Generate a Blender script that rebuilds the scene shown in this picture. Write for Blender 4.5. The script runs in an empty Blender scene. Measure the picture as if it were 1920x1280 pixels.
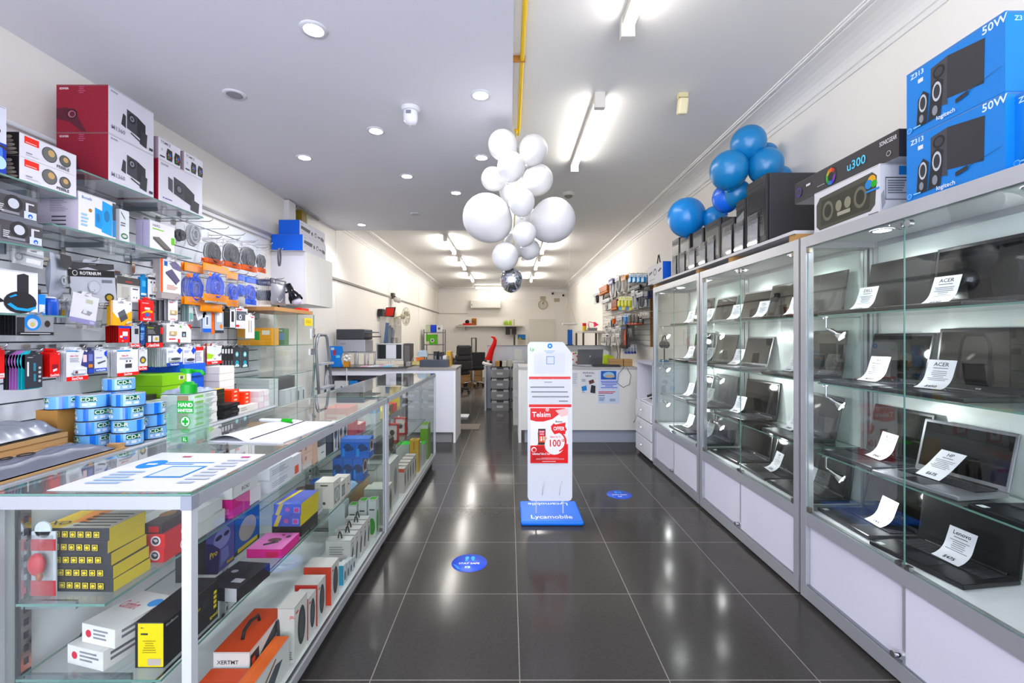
import bpy, bmesh, math, random
from mathutils import Vector, Matrix
R = random.Random(7)
SC = bpy.context.scene
COL = SC.collection
PI = math.pi
# ---- photograph geometry: one-point perspective, camera 1.38 m above the floor, tiles of 0.6 m
F, CX, CY, H = 835.0, 955.0, 631.0, 1.38
def yat(px, X): return F * X / (px - CX)          # depth of a vertical line seen on the plane x = X
def xat(px, Y): return (px - CX) * Y / F
def zat(py, Y): return H - (py - CY) * Y / F
def yz(py, Z): return F * (H - Z) / (py - CY)      # depth of a point of the level z = Z
# ---- materials
_M = {}
def lin(h):
    h = h.lstrip('#'); o = []
    for i in (0, 2, 4):
        c = int(h[i:i+2], 16) / 255
        o.append(c / 12.92 if c <= .04045 else ((c + .055) / 1.055) ** 2.4)
    return tuple(o) + (1,)
def M(c, r=.5, m=0.0, spec=.3, coat=0.0):
    k = (c, r, m, spec, coat)
    if k in _M: return _M[k]
    mt = bpy.data.materials.new('surface_' + c.strip('#')); mt.use_nodes = True
    b = mt.node_tree.nodes['Principled BSDF']
    q = lin(c); g = .2126*q[0] + .7152*q[1] + .0722*q[2]; b.inputs['Base Color'].default_value = tuple(max(.003, (g + (v - g)*1.35)*.85) for v in q[:3]) + (1,); b.inputs['Roughness'].default_value = r
    b.inputs['Metallic'].default_value = m; b.inputs['Specular IOR Level'].default_value = spec
    b.inputs['Coat Weight'].default_value = coat; b.inputs['Coat Roughness'].default_value = .08
    _M[k] = mt; return mt
def emit(c, s):
    k = ('e', c, s)
    if k in _M: return _M[k]
    mt = bpy.data.materials.new('glow'); mt.use_nodes = True; nt = mt.node_tree; nt.nodes.clear()
    o = nt.nodes.new('ShaderNodeOutputMaterial'); e = nt.nodes.new('ShaderNodeEmission')
    e.inputs[0].default_value = lin(c); e.inputs[1].default_value = s
    nt.links.new(e.outputs[0], o.inputs[0]); _M[k] = mt; return mt
def clear(name, tint, rough=.0, ior=1.5, haze=0.0, hazecol='#ffffff'):
    """thin clear sheet: what it does not mirror by Fresnel it lets through"""
    if name in _M: return _M[name]
    mt = bpy.data.materials.new(name); mt.use_nodes = True; nt = mt.node_tree; nt.nodes.clear()
    N = nt.nodes.new
    o = N('ShaderNodeOutputMaterial'); t = N('ShaderNodeBsdfTransparent'); g = N('ShaderNodeBsdfGlossy')
    t.inputs[0].default_value = lin(tint); g.inputs['Roughness'].default_value = rough
    fr = N('ShaderNodeFresnel'); fr.inputs[0].default_value = ior
    ge = N('ShaderNodeNewGeometry'); iv = N('ShaderNodeMath'); iv.operation = 'SUBTRACT'; iv.inputs[0].default_value = 1.4   # both skins of the sheet mirror; counted once, on the side first met
    m3 = N('ShaderNodeMath'); m3.operation = 'MULTIPLY'; bk = N('ShaderNodeMath'); bk.operation = 'MULTIPLY'; bk.inputs[1].default_value = 1.4
    nt.links.new(ge.outputs['Backfacing'], bk.inputs[0]); nt.links.new(bk.outputs[0], iv.inputs[1]); nt.links.new(iv.outputs[0], m3.inputs[0]); nt.links.new(fr.outputs[0], m3.inputs[1]); m3.use_clamp = True
    mx = N('ShaderNodeMixShader'); nt.links.new(m3.outputs[0], mx.inputs[0])
    src = t
    if haze > 0:
        d = N('ShaderNodeBsdfDiffuse'); d.inputs[0].default_value = lin(hazecol)
        m2 = N('ShaderNodeMixShader'); m2.inputs[0].default_value = haze
        nt.links.new(t.outputs[0], m2.inputs[1]); nt.links.new(d.outputs[0], m2.inputs[2]); src = m2
    nt.links.new(src.outputs[0], mx.inputs[1]); nt.links.new(g.outputs[0], mx.inputs[2])
    nt.links.new(mx.outputs[0], o.inputs[0]); _M[name] = mt; return mt
GLASS = clear('clear_glass', '#fcfefd')
GEDGE = M('#728f88', .15)
BAG = clear('clear_plastic_film', '#f8f8f8', .12, 1.45, .10, '#f0f2f5')
ACRY = clear('clear_acrylic', '#f4f4f4', .02, 1.45, .05, '#e8eaec')
TUBC = clear('smoky_plastic', '#d4d5d6', .25, 1.4, .5, '#c4c4c0')
ALU = M('#c4c6ca', .32, .55)
ALUW = M('#d3d5d9', .35, .25)
CHROME = M('#d8d8da', .12, 1.0)
WHITE = M('#eeeeec', .5)
WLAM = M('#e4e4ea', .35)
GREYL = M('#a9abb3', .45)
BLK = M('#17171a', .45)
BLKG = M('#101114', .16)
DGREY = M('#3b3c40', .45)
CARD = M('#b29473', .8)
PAPER = M('#d3d3d9', .6)
INK = M('#26262a', .6)
# ---- mesh builder
_TX = {}
def textgeo(s):
    if s in _TX: return _TX[s]
    cu = bpy.data.curves.new('lettering', 'FONT'); cu.body = s; cu.resolution_u = 2; cu.offset = .016
    ob = bpy.data.objects.new('lettering', cu); me = ob.to_mesh()
    vs = [(v.co.x / .69, v.co.y / .69) for v in me.vertices]; fs = [tuple(p.vertices) for p in me.polygons]
    # wind every face the same way
    out = []
    for f in fs:
        a = sum(vs[f[i]][0] * vs[f[(i + 1) % len(f)]][1] - vs[f[(i + 1) % len(f)]][0] * vs[f[i]][1] for i in range(len(f)))
        out.append(f if a > 0 else f[::-1])
    ob.to_mesh_clear(); bpy.data.objects.remove(ob); bpy.data.curves.remove(cu)
    w = max([v[0] for v in vs], default=0)
    _TX[s] = (vs, out, w); return _TX[s]
class FR:
    """a flat face: corner o, edges u (to the right) and v (up)"""
    def __init__(s, o, u, v):
        s.o, s.u, s.v = Vector(o), Vector(u), Vector(v); s.n = s.u.cross(s.v).normalized()
        s.W, s.H = s.u.length, s.v.length; s.k = 1
    def p(s, a, b, l=0): return s.o + s.u * a + s.v * b + s.n * l
class MB:
    def __init__(s): s.v, s.f, s.fm, s.sm, s.ml = [], [], [], [], []
    def mi(s, m):
        if isinstance(m, str): m = M(m)
        if m not in s.ml: s.ml.append(m)
        return s.ml.index(m)
    def face(s, pts, m, sm=False):
        b = len(s.v); s.v += [tuple(p) for p in pts]; s.f.append(tuple(range(b, b + len(pts)))); s.fm.append(s.mi(m)); s.sm.append(sm)
    def mesh(s, vs, fs, m, sm=False):
        b = len(s.v); s.v += [tuple(p) for p in vs]; i = s.mi(m)
        for f in fs: s.f.append(tuple(b + j for j in f)); s.fm.append(i); s.sm.append(sm)
    def box(s, x0, x1, y0, y1, z0, z1, m, mm=None, T=None):
        if x0 > x1: x0, x1 = x1, x0
        if y0 > y1: y0, y1 = y1, y0
        if z0 > z1: z0, z1 = z1, z0
        P = [Vector(p) for p in ((x0,y0,z0),(x1,y0,z0),(x1,y1,z0),(x0,y1,z0),(x0,y0,z1),(x1,y0,z1),(x1,y1,z1),(x0,y1,z1))]
        if T is not None: P = [T @ p for p in P]
        b = len(s.v); s.v += [tuple(p) for p in P]
        for k, f in (('B',(3,2,1,0)),('T',(4,5,6,7)),('S',(0,1,5,4)),('E',(1,2,6,5)),('N',(2,3,7,6)),('W',(3,0,4,7))):
            s.f.append(tuple(b + j for j in f)); s.sm.append(False)
            s.fm.append(s.mi((mm or {}).get(k, m)))
    def cbox(s, x0, x1, y0, y1, z0, z1, c, m, T=None, seg=2):
        bm = bmesh.new(); bmesh.ops.create_cube(bm, size=1)
        for v in bm.verts:
            v.co = Vector(((x0+x1)/2 + v.co.x*(x1-x0), (y0+y1)/2 + v.co.y*(y1-y0), (z0+z1)/2 + v.co.z*(z1-z0)))
        bmesh.ops.bevel(bm, geom=list(bm.edges), offset=c, segments=seg, profile=.5, affect='EDGES')
        s.bm(bm, m, T)
    def bm(s, bm, m, T=None, sm=False):
        bm.verts.index_update()
        vs = [(T @ v.co if T is not None else v.co.copy()) for v in bm.verts]; fs = [tuple(v.index for v in f.verts) for f in bm.faces]
        s.mesh(vs, fs, m, sm); bm.free()
    def prism(s, pts, z0, z1, m, T=None, side=None):
        """polygon (x, y) pulled up from z0 to z1"""
        n = len(pts); a = [Vector((p[0], p[1], z0)) for p in pts]; b = [Vector((p[0], p[1], z1)) for p in pts]
        if T is not None: a = [T @ p for p in a]; b = [T @ p for p in b]
        s.mesh(a + b, [tuple(range(n - 1, -1, -1)), tuple(range(n, 2 * n))], m)
        s.mesh(a + b, [(i, (i + 1) % n, n + (i + 1) % n, n + i) for i in range(n)], side or m)
    def cyl(s, p0, p1, r0, r1=None, m=None, n=16, cap=True, sm=True):
        r1 = r0 if r1 is None else r1
        p0, p1 = Vector(p0), Vector(p1); d = (p1 - p0).normalized()
        a = d.orthogonal().normalized(); b = d.cross(a)
        A = [p0 + (a * math.cos(t) + b * math.sin(t)) * r0 for t in [2*PI*i/n for i in range(n)]]
        B = [p1 + (a * math.cos(t) + b * math.sin(t)) * r1 for t in [2*PI*i/n for i in range(n)]]
        s.mesh(A + B, [(i, (i+1) % n, n + (i+1) % n, n + i) for i in range(n)], m, sm)
        if cap:
            if r0 > 1e-5: s.mesh(A, [tuple(range(n - 1, -1, -1))], m)
            if r1 > 1e-5: s.mesh(B, [tuple(range(n))], m)
    def tube(s, pts, r, m, n=8, closed=False):
        pts = [Vector(p) for p in pts]; k = len(pts); rings = []
        up = None
        for i, p in enumerate(pts):
            d = (pts[(i+1) % k] - pts[i-1]) if closed else (pts[min(i+1, k-1)] - pts[max(i-1, 0)])
            d.normalize()
            if up is None: up = d.orthogonal().normalized()
            up = (up - d * up.dot(d)); up = up.normalized() if up.length > 1e-6 else d.orthogonal().normalized()
            w = d.cross(up)
            rings.append([p + (up * math.cos(2*PI*j/n) + w * math.sin(2*PI*j/n)) * r for j in range(n)])
        vs = [v for q in rings for v in q]; fs = []
        for i in range(k if closed else k - 1):
            i2 = (i + 1) % k
            for j in range(n): fs.append((i*n+j, i*n+(j+1) % n, i2*n+(j+1) % n, i2*n+j))
        if not closed: fs += [tuple(range(n-1, -1, -1)), tuple((k-1)*n + j for j in range(n))]
        s.mesh(vs, fs, m, True)
    def lathe(s, prof, c, m, n=24, T=None):
        """profile (radius, height) turned about the vertical through c"""
        c = Vector(c); vs = []; k = len(prof)
        for r, z in prof:
            for j in range(n):
                p = Vector((r*math.cos(2*PI*j/n), r*math.sin(2*PI*j/n), z))
                vs.append((T @ p if T is not None else p) + c)
        fs = [(i*n+j, i*n+(j+1) % n, (i+1)*n+(j+1) % n, (i+1)*n+j) for i in range(k-1) for j in range(n)]
        s.mesh(vs, fs, m, True)
    def ball(s, c, r, m, n=24, k=14, T=None):
        rr = r if isinstance(r, (tuple, list)) else (r, r, r)
        vs, c = [], Vector(c)
        for i in range(k + 1):
            t = PI * i / k
            for j in range(n):
                p = Vector((rr[0]*math.sin(t)*math.cos(2*PI*j/n), rr[1]*math.sin(t)*math.sin(2*PI*j/n), -rr[2]*math.cos(t)))
                vs.append((T @ p if T is not None else p) + c)
        s.mesh(vs, [(i*n+j, i*n+(j+1) % n, (i+1)*n+(j+1) % n, (i+1)*n+j) for i in range(k) for j in range(n)], m, True)
    def grid(s, fn, nu, nv, m, sm=True):
        vs = [fn(i / nu, j / nv) for j in range(nv + 1) for i in range(nu + 1)]
        s.mesh(vs, [(j*(nu+1)+i, j*(nu+1)+i+1, (j+1)*(nu+1)+i+1, (j+1)*(nu+1)+i) for j in range(nv) for i in range(nu)], m, sm)
    # ---- print on a face
    def art(s, fr, items, dl=.00025):
        for it in items:
            l = dl * fr.k; fr.k += 1; k = it[0]
            if k == 'R': _, a, b, c, d, m = it; s.face([fr.p(a,b,l), fr.p(c,b,l), fr.p(c,d,l), fr.p(a,d,l)], m)
            elif k == 'P': s.face([fr.p(a, b, l) for a, b in it[1]], it[2])
            elif k in 'EC':
                a, b, ru, rv, m = (it[1], it[2], it[3] * fr.H / fr.W, it[3], it[4]) if k == 'C' else it[1:6]
                s.face([fr.p(a + ru*math.cos(t), b + rv*math.sin(t), l) for t in [2*PI*i/20 for i in range(20)]], m)
            elif k == 'T':   # text, u of its start (or middle), baseline v, cap height
                _, t, a, b, h, m = it[:6]; al = it[6] if len(it) > 6 else 'l'
                vs, fs, w = textgeo(t); q = h * fr.H / fr.W
                mx = it[7] / w if len(it) > 7 and w * q > it[7] and w > 0 else q
                off = {'l': 0, 'c': -w*mx/2, 'r': -w*mx}[al]
                s.mesh([fr.p(a + off + x*mx, b + y*h, l) for x, y in vs], fs, m)
            elif k == 'L':   # n lines of small print
                _, a, b, c, d, n, m = it
                for i in range(n):
                    y1 = d - (d - b) * i / n; y0 = y1 - (d - b) / n * .5; e = a + (c - a) * R.uniform(.6, 1)
                    s.face([fr.p(a,y0,l), fr.p(e,y0,l), fr.p(e,y1,l), fr.p(a,y1,l)], m)
            elif k == 'LC':  # centred lines
                _, a, b, c, d, n, m = it
                for i in range(n):
                    y1 = d - (d - b) * i / n; y0 = y1 - (d - b) / n * .42; e = (c - a) * R.uniform(.45, 1) / 2; g = (a + c) / 2
                    s.face([fr.p(g-e,y0,l), fr.p(g+e,y0,l), fr.p(g+e,y1,l), fr.p(g-e,y1,l)], m)
    def build(s, name, parent=None):
        me = bpy.data.meshes.new(name); me.from_pydata(s.v, [], s.f)
        for m in s.ml: me.materials.append(m)
        me.polygons.foreach_set('material_index', s.fm); me.polygons.foreach_set('use_smooth', s.sm)
        me.update(); o = bpy.data.objects.new(name, me); COL.objects.link(o)
        if parent is not None: o.parent = parent
        return o
def tag(o, label=None, cat=None, group=None, kind=None):
    if label: o['label'] = label
    if cat: o['category'] = cat
    if group: o['group'] = group
    if kind: o['kind'] = kind
    return o
def empty(name, loc, label, cat, group=None, rz=0, rx=0, ry=0):
    o = bpy.data.objects.new(name, None); COL.objects.link(o); o.location = loc; o.rotation_euler = (rx, ry, rz)
    return tag(o, label, cat, group)
def put(o, loc, rz=0, rx=0, ry=0): o.location = loc; o.rotation_euler = (rx, ry, rz); return o
def short(s, n): return ' '.join(s.split()[:n]).rstrip(',')
def copy_tree(o, parent=None):
    c = o.copy(); COL.objects.link(c)
    if parent is not None: c.parent = parent
    for ch in list(o.children): copy_tree(ch, c)
    return c
def bars(name, parent, m, *bs):
    for q in bs:
        b = MB(); b.box(*q, m); b.build(name, parent)
def struct(mb, name): return tag(mb.build(name), kind='structure')
def faces(dx, dy, dz):
    a, b = dx/2, dy/2
    return {'S': FR((-a,-b,0),(dx,0,0),(0,0,dz)), 'E': FR((a,-b,0),(0,dy,0),(0,0,dz)), 'W': FR((-a,b,0),(0,-dy,0),(0,0,dz)),
            'N': FR((a,b,0),(-dx,0,0),(0,0,dz)), 'T': FR((a,-b,dz),(0,dy,0),(-dx,0,0)), 'Q': FR((-a,-b,dz),(dx,0,0),(0,dy,0)), 'U': FR((-a,b,dz),(0,-dy,0),(dx,0,0))}
def pbox(name, label, cat, x, y, z, dx, dy, dz, col, art=None, mm=None, rz=0, group=None, flap=True, r=.5):
    """a carton: centre of its base at x, y, z; art = {face: [print]}, mm = {face: colour}"""
    b = MB(); mat = M(col, r) if isinstance(col, str) else col
    q = {k: (M(c, r) if isinstance(c, str) else c) for k, c in (mm or {}).items()}
    b.box(-dx/2, dx/2, -dy/2, dy/2, 0, dz, mat, q)
    fs = faces(dx, dy, dz)
    for k, it in (art or {}).items(): b.art(fs[k], it)
    if flap and min(dx, dy) > .05:   # closing seam of the lid, and a tuck tab
        g = M('#77777a', .7)
        for k in ('S', 'E', 'W'):
            f = fs[k]; f.k = 1; b.art(f, [('R', .02, .978, .98, .985, g)])
    o = b.build(name); put(o, (x, y, z), rz); return tag(o, label, cat, group)
def box3(name, label, cat, x0, x1, y0, y1, z0, dz, col, art=None, mm=None, rz=0, group=None, **k):
    return pbox(name, label, cat, (x0+x1)/2, (y0+y1)/2, z0, abs(x1-x0), abs(y1-y0), dz, col, art, mm, rz, group, **k)
def again(o, label, loc, rz=None, group=None):
    c = copy_tree(o); c['label'] = label; c.location = loc
    if rz is not None: c.rotation_euler = (0, 0, rz)
    if group: c['group'] = group
    return c
def glass_sheet(b, x0, x1, y0, y1, z0, z1):
    """a pane of real thickness: clear faces, green polished edges"""
    d = {'x': abs(x1-x0), 'y': abs(y1-y0), 'z': abs(z1-z0)}; t = min(d, key=d.get)
    e = {k: GEDGE for k in {'x': 'BTSN', 'y': 'BTEW', 'z': 'SNEW'}[t]}
    b.box(x0, x1, y0, y1, z0, z1, GLASS, e)
# ================= the room
XL, XR, YB, ZC, ZD = -2.41, 1.99, 15.2, 3.05, 2.85
Y0 = -1.6
def wallmat(name, c, bump=.03, rough=.65):
    mt = bpy.data.materials.new(name); mt.use_nodes = True; nt = mt.node_tree; p = nt.nodes['Principled BSDF']
    p.inputs['Roughness'].default_value = rough
    tc = nt.nodes.new('ShaderNodeTexCoord'); no = nt.nodes.new('ShaderNodeTexNoise'); no.inputs['Scale'].default_value = 1.3; no.inputs['Detail'].default_value = 4
    cr = nt.nodes.new('ShaderNodeMix'); cr.data_type = 'RGBA'; a = lin(c)
    cr.inputs[6].default_value = tuple(v*.965 for v in a[:3]) + (1,); cr.inputs[7].default_value = a
    nt.links.new(tc.outputs['Object'], no.inputs['Vector']); nt.links.new(no.outputs[0], cr.inputs[0]); nt.links.new(cr.outputs[2], p.inputs['Base Color'])
    n2 = nt.nodes.new('ShaderNodeTexNoise'); n2.inputs['Scale'].default_value = 180; bp = nt.nodes.new('ShaderNodeBump'); bp.inputs['Strength'].default_value = bump; bp.inputs['Distance'].default_value = .002
    nt.links.new(tc.outputs['Object'], n2.inputs['Vector']); nt.links.new(n2.outputs[0], bp.inputs['Height']); nt.links.new(bp.outputs[0], p.inputs['Normal'])
    return mt
PAINT = wallmat('painted_plaster', '#efeae2'); CEIL = wallmat('ceiling_paint', '#e9e7e3'); CEIL2 = wallmat('dropped_ceiling_paint', '#dedee4')
def floormat():
    mt = bpy.data.materials.new('polished_dark_tiles'); mt.use_nodes = True; nt = mt.node_tree; p = nt.nodes['Principled BSDF']; L = nt.links.new; N = nt.nodes.new
    tc = N('ShaderNodeTexCoord'); mp = N('ShaderNodeMapping'); mp.inputs['Location'].default_value = (-.042, .0094, 0)
    br = N('ShaderNodeTexBrick'); br.offset = 0; br.squash = 1
    for k, v in (('Scale', 1), ('Mortar Size', .0022), ('Mortar Smooth', .05), ('Brick Width', .6), ('Row Height', .6), ('Bias', 0)): br.inputs[k].default_value = v
    br.inputs['Color1'].default_value = lin('#3b3937'); br.inputs['Color2'].default_value = lin('#373533'); br.inputs['Mortar'].default_value = lin('#77736d')
    no = N('ShaderNodeTexNoise'); no.inputs['Scale'].default_value = 60; no.inputs['Detail'].default_value = 8; no.inputs['Roughness'].default_value = .75
    mx = N('ShaderNodeMix'); mx.data_type = 'RGBA'; mx.blend_type = 'MULTIPLY'; mx.inputs[0].default_value = .5
    rp = N('ShaderNodeMapRange'); rp.inputs[1].default_value = .3; rp.inputs[2].default_value = .7; rp.inputs[3].default_value = .7; rp.inputs[4].default_value = 1.2
    L(tc.outputs['Object'], mp.inputs[0]); L(mp.outputs[0], br.inputs[0]); L(mp.outputs[0], no.inputs['Vector']); L(no.outputs[0], rp.inputs[0])
    L(br.outputs[0], mx.inputs[6]); L(rp.outputs[0], mx.inputs[7]); L(mx.outputs[2], p.inputs['Base Color'])
    n2 = N('ShaderNodeTexNoise'); n2.inputs['Scale'].default_value = 2.2; n2.inputs['Detail'].default_value = 5
    r2 = N('ShaderNodeMapRange'); r2.inputs[3].default_value = .09; r2.inputs[4].default_value = .2
    L(mp.outputs[0], n2.inputs['Vector']); L(n2.outputs[0], r2.inputs[0]); L(r2.outputs[0], p.inputs['Roughness'])
    bp = N('ShaderNodeBump'); bp.inputs['Strength'].default_value = .05; bp.inputs['Distance'].default_value = .001
    L(no.outputs[0], bp.inputs['Height']); L(bp.outputs[0], p.inputs['Normal'])
    p.inputs['Specular IOR Level'].default_value = .16
    return mt
b = MB(); b.box(XL-.1, XR+.1, Y0, YB+.1, -.1, 0, floormat()); struct(b, 'floor')
b = MB(); b.box(XL-.1, XR+.1, Y0, YB+.1, ZC, ZC+.1, CEIL); struct(b, 'ceiling')
b = MB(); b.box(XL, .02, Y0, 6.17, ZD, ZC-.001, CEIL2); struct(b, 'ceiling_lower')
b = MB(); b.box(XL-.1, XL, Y0, YB, 0, ZC, PAINT); struct(b, 'wall_left')
b = MB(); b.box(XR, XR+.1, Y0, YB, 0, ZC, PAINT); struct(b, 'wall_right')
b = MB(); b.box(XL, XR, YB, YB+.1, 0, ZC, PAINT); struct(b, 'wall_back')
# plaster cornices: a cove with two beads above and two below
def cornice(name, x, sx, y0, y1, back=False):
    b = MB(); m = CEIL; pr = [(0, -.150), (.010, -.150), (.012, -.140), (.004, -.137), (.006, -.118), (.016, -.115), (.016, -.105)]
    for i in range(7):
        t = i / 6 * PI / 2; pr.append((.016 + .164*(1-math.cos(t)), -.105 + .085*math.sin(t)))
    pr += [(.185, -.020), (.187, -.010), (.198, -.010), (.200, -.016), (.216, -.016), (.218, -.008), (.228, -.008), (.23, 0)]
    for (a, c), (d, e) in zip(pr, pr[1:]):
        if back: q = [(y0, x - a, ZC + c), (y1, x - a, ZC + c), (y1, x - d, ZC + e), (y0, x - d, ZC + e)]
        else: q = [(x + sx*a, y0, ZC + c), (x + sx*a, y1, ZC + c), (x + sx*d, y1, ZC + e), (x + sx*d, y0, ZC + e)]
        b.face(q, m)
    return struct(b, name)
cornice('trim_1', XR, -1, Y0, YB); cornice('trim_2', XL, 1, 6.171, YB); cornice('trim_3', YB, 1, XL, XR, True)
# picture rail down the left wall and flat battens between the wall sheets
b = MB(); zr = lambda px, py: zat(py, yat(px, -2.4))
b.box(XL, XL+.022, 5.3, YB, 2.165, 2.195, M('#8d8983', .5)); b.box(XL, XL+1.0, YB-.02, YB, 2.16, 2.185, M('#cfc8bd', .5)); struct(b, 'trim_4')
for i, px in enumerate((630, 729, 742, 785, 809, 818)):
    y = yat(px, XL); b = MB(); b.box(XL, XL+.008, y-.02, y+.02, 0, 2.9, PAINT); struct(b, 'trim_%d' % (5+i))
b = MB(); b.box(XL, XR, YB-.012, YB, 2.62, 2.64, PAINT); struct(b, 'trim_12')
# the white door at the back: frame, leaf with one panel bead, knob
d0, d1, dt = xat(992, YB), xat(1040, YB), zat(598, YB)
dr = empty('door_1', ((d0+d1)/2, YB, 0), None, None); dr['kind'] = 'structure'; w = (d1-d0)/2
b = MB(); DP = M('#eeeae2', .45); b.box(-w+.07, w-.07, -.045, -.002, 0, dt-.07, DP)
b.build('leaf', dr)
b = MB(); b.box(-w, -w+.07, -.06, -.002, 0, dt, DP); b.box(w-.07, w, -.06, -.002, 0, dt, DP); b.box(-w+.07, w-.07, -.06, -.002, dt-.07, dt, DP); b.build('door_frame', dr)
b = MB(); b.cyl((-w+.13, -.045, 1.0), (-w+.13, -.08, 1.0), .012, m=CHROME); b.ball((-w+.13, -.1, 1.0), .03, CHROME, 16, 10); b.build('door_knob', dr)
b = MB(); b.box(XL+.001, XL+.015, 5.3, YB-.02, 0, .12, M('#d5d0c8', .5)); struct(b, 'baseboard_left')
b = MB(); b.box(d1+.02, XR, YB-.015, YB-.001, 0, .12, M('#d5d0c8', .5)); struct(b, 'baseboard_back')

# ================= camera and light
cam = bpy.data.cameras.new('camera'); co = bpy.data.objects.new('camera', cam); COL.objects.link(co); SC.camera = co
co.location = (0, 0, H); co.rotation_euler = (PI/2, 0, 0); cam.sensor_width = 36; cam.lens = 36*F/1920
cam.shift_x = (960-CX)/1920; cam.shift_y = -(640-CY)/1920; cam.clip_start = .05
wd = bpy.data.worlds.new('daylight'); SC.world = wd; wd.use_nodes = True
bg = wd.node_tree.nodes['Background']; bg.inputs[0].default_value = (.82, .86, 1.0, 1); bg.inputs[1].default_value = WORLD_S = 3.5
SC.view_settings.view_transform = 'Standard'; SC.view_settings.look = 'None'; SC.view_settings.gamma = 1; SC.view_settings.exposure = .9
c = SC.cycles; c.max_bounces = 9; c.diffuse_bounces = 4; c.glossy_bounces = 4; c.transparent_max_bounces = 28; c.transmission_bounces = 4
c.caustics_reflective = False; c.caustics_refractive = False; c.sample_clamp_indirect = 6; c.use_denoising = True
def lamp(kind, name, loc, power, col=(1, 1, 1), size=.1, rot=(0, 0, 0), sy=None, spot=None):
    l = bpy.data.lights.new(name, kind); l.energy = power; l.color = col
    if kind == 'AREA':
        l.size = size
        if sy: l.shape = 'RECTANGLE'; l.size_y = sy
    else: l.shadow_soft_size = size
    if spot: l.spot_size = spot; l.spot_blend = .6
    o = bpy.data.objects.new(name, l); COL.objects.link(o); o.location = loc; o.rotation_euler = rot; return o
TUBE = emit('#fffaf2', 16.0); TUBE_B = emit('#fffaf4', 60.0)
# ---- fluorescent battens
def batten(label, x, y, ln, z, along='y', g='fluorescent tubes on the ceiling', mat=TUBE):
    t = empty('fluorescent_light', (x, y, z), label, 'ceiling light', g, 0 if along == 'y' else PI/2)
    b = MB(); b.box(-.03, .03, -ln/2, ln/2, -.045, 0, M('#dcd9d2', .4)); b.box(-.035, .035, -ln/2-.012, -ln/2+.03, -.105, 0, M('#e8e4dc', .4)); b.box(-.035, .035, ln/2-.03, ln/2+.012, -.105, 0, M('#e8e4dc', .4)); b.build('housing', t)
    b = MB(); b.cyl((0, -ln/2+.03, -.08), (0, ln/2-.03, -.08), .018, m=mat, n=12); b.build('tube', t)
    return t
Z = ZC
def batt_px(label, px, py0, py1, **k):   # nearest and farthest end seen at rows py0, py1
    ya, yb = F*(Z-.08-H)/(CY-py0), F*(Z-.08-H)/(CY-py1); ln = yb - ya; x = xat(px, yb)
    return batten(label, x, (ya+yb)/2, ln, Z, **k)
batten('bare fluorescent tube nearest the shop front, over the right aisle', .62, 1.75, 1.2, ZC)
batten('bare fluorescent tube over the aisle, just right of the white balloons', .62, 3.65, 1.2, ZC)
for i, px_ in enumerate((-1.05, .62)):
    for j, y_ in enumerate((7.9, 9.9, 12.2)):
        batten('%s bare fluorescent tube of the rear ceiling row %s' % (('nearest', 'middle', 'farthest')[j], ('above the printer side', 'nearer the hanging product wall')[i]), px_, y_, 1.2, ZC, mat=TUBE_B)
batten('bare fluorescent tube set crosswise in front of the back wall', -.5, 14.55, 1.25, ZC, along='x', mat=emit('#fffaf4', 26.0))
# ---- downlights of the lower ceiling
DL = emit('#f4f7ff', 60.0)
def downlight(label, px, py, lit=True):
    y = F*(ZD-H)/(CY-py); x = xat(px, y)
    t = empty('downlight', (x, y, ZD), label, 'downlight', 'round downlights in the lower ceiling')
    b = MB(); b.lathe([(.045, -.006), (.062, -.006), (.066, 0)], (0, 0, 0), M('#e6e6ea', .4)); b.build('rim', t)
    b = MB(); b.lathe([(0, -.004), (.046, -.0045)], (0, 0, 0), DL if lit else M('#9c9ca0', .5)); b.build('lamp_face', t)
    if lit: lamp('SPOT', 'downlight_beam', (x, y, ZD-.03), 26, (.93, .95, 1), .05, spot=2.4)
for l, px, py in (('lit round downlight nearest the shop front', 588, 55), ('lit round downlight beside the yellow conduit', 901, 178), ('lit round downlight right of the unlit one', 705, 245),
                  ('lit round downlight closest to the speaker boxes on the top shelf', 571, 295), ('lit round downlight below the white ceiling beacon', 763, 330), ('lit round downlight touching the white balloons', 903, 295),
                  ('lit round downlight left of the large white balloon', 855, 361), ('lit round downlight farthest away, by the blue keyboard cartons', 678, 421)): downlight(l, px, py)
downlight('unlit round downlight over the wall shelves', 440, 177, False)
y = F*(ZD-H)/(CY-400); b = MB(); b.lathe([(0, -.008), (.03, -.008), (.034, -.016), (.055, -.014), (.06, 0)], (0, 0, 0), M('#d2d2d4', .5))
tag(put(b.build('ceiling_vent'), (xat(778, y), y, ZD)), 'small round white vent flush in the lower ceiling', 'vent')
y = F*(ZD-H)/(CY-203); t = empty('ceiling_beacon', (xat(770, y), y, ZD), 'white domed beacon mounted on the lower ceiling', 'alarm beacon')
b = MB(); b.cyl((0, 0, 0), (0, 0, -.025), .062, .058, M('#e8e8ec', .4), 20); b.build('base', t)
b = MB(); b.lathe([(.045, -.025), (.047, -.06), (.042, -.085), (.028, -.105), (0, -.11)], (0, 0, 0), M('#f1f1f4', .2), 20); b.build('dome', t)
b = MB(); b.box(-.02, .012, -.048, -.0465, -.055, -.033, M('#8b8c94')); b.build('rating_plate', t)
y = F*(ZC-H)/(CY-176); t = empty('motion_sensor', (xat(1280, y), y, ZC), 'cream motion sensor hanging from the ceiling over the cabinets', 'sensor')
b = MB(); b.box(-.03, .03, -.02, .02, -.03, 0, M('#d9cfae', .5)); b.build('bracket', t)
b = MB(); b.cbox(-.032, .032, -.045, .01, -.135, -.03, .012, M('#efe7c8', .4), Matrix.Rotation(.25, 4, 'X')); b.build('body', t)
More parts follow.
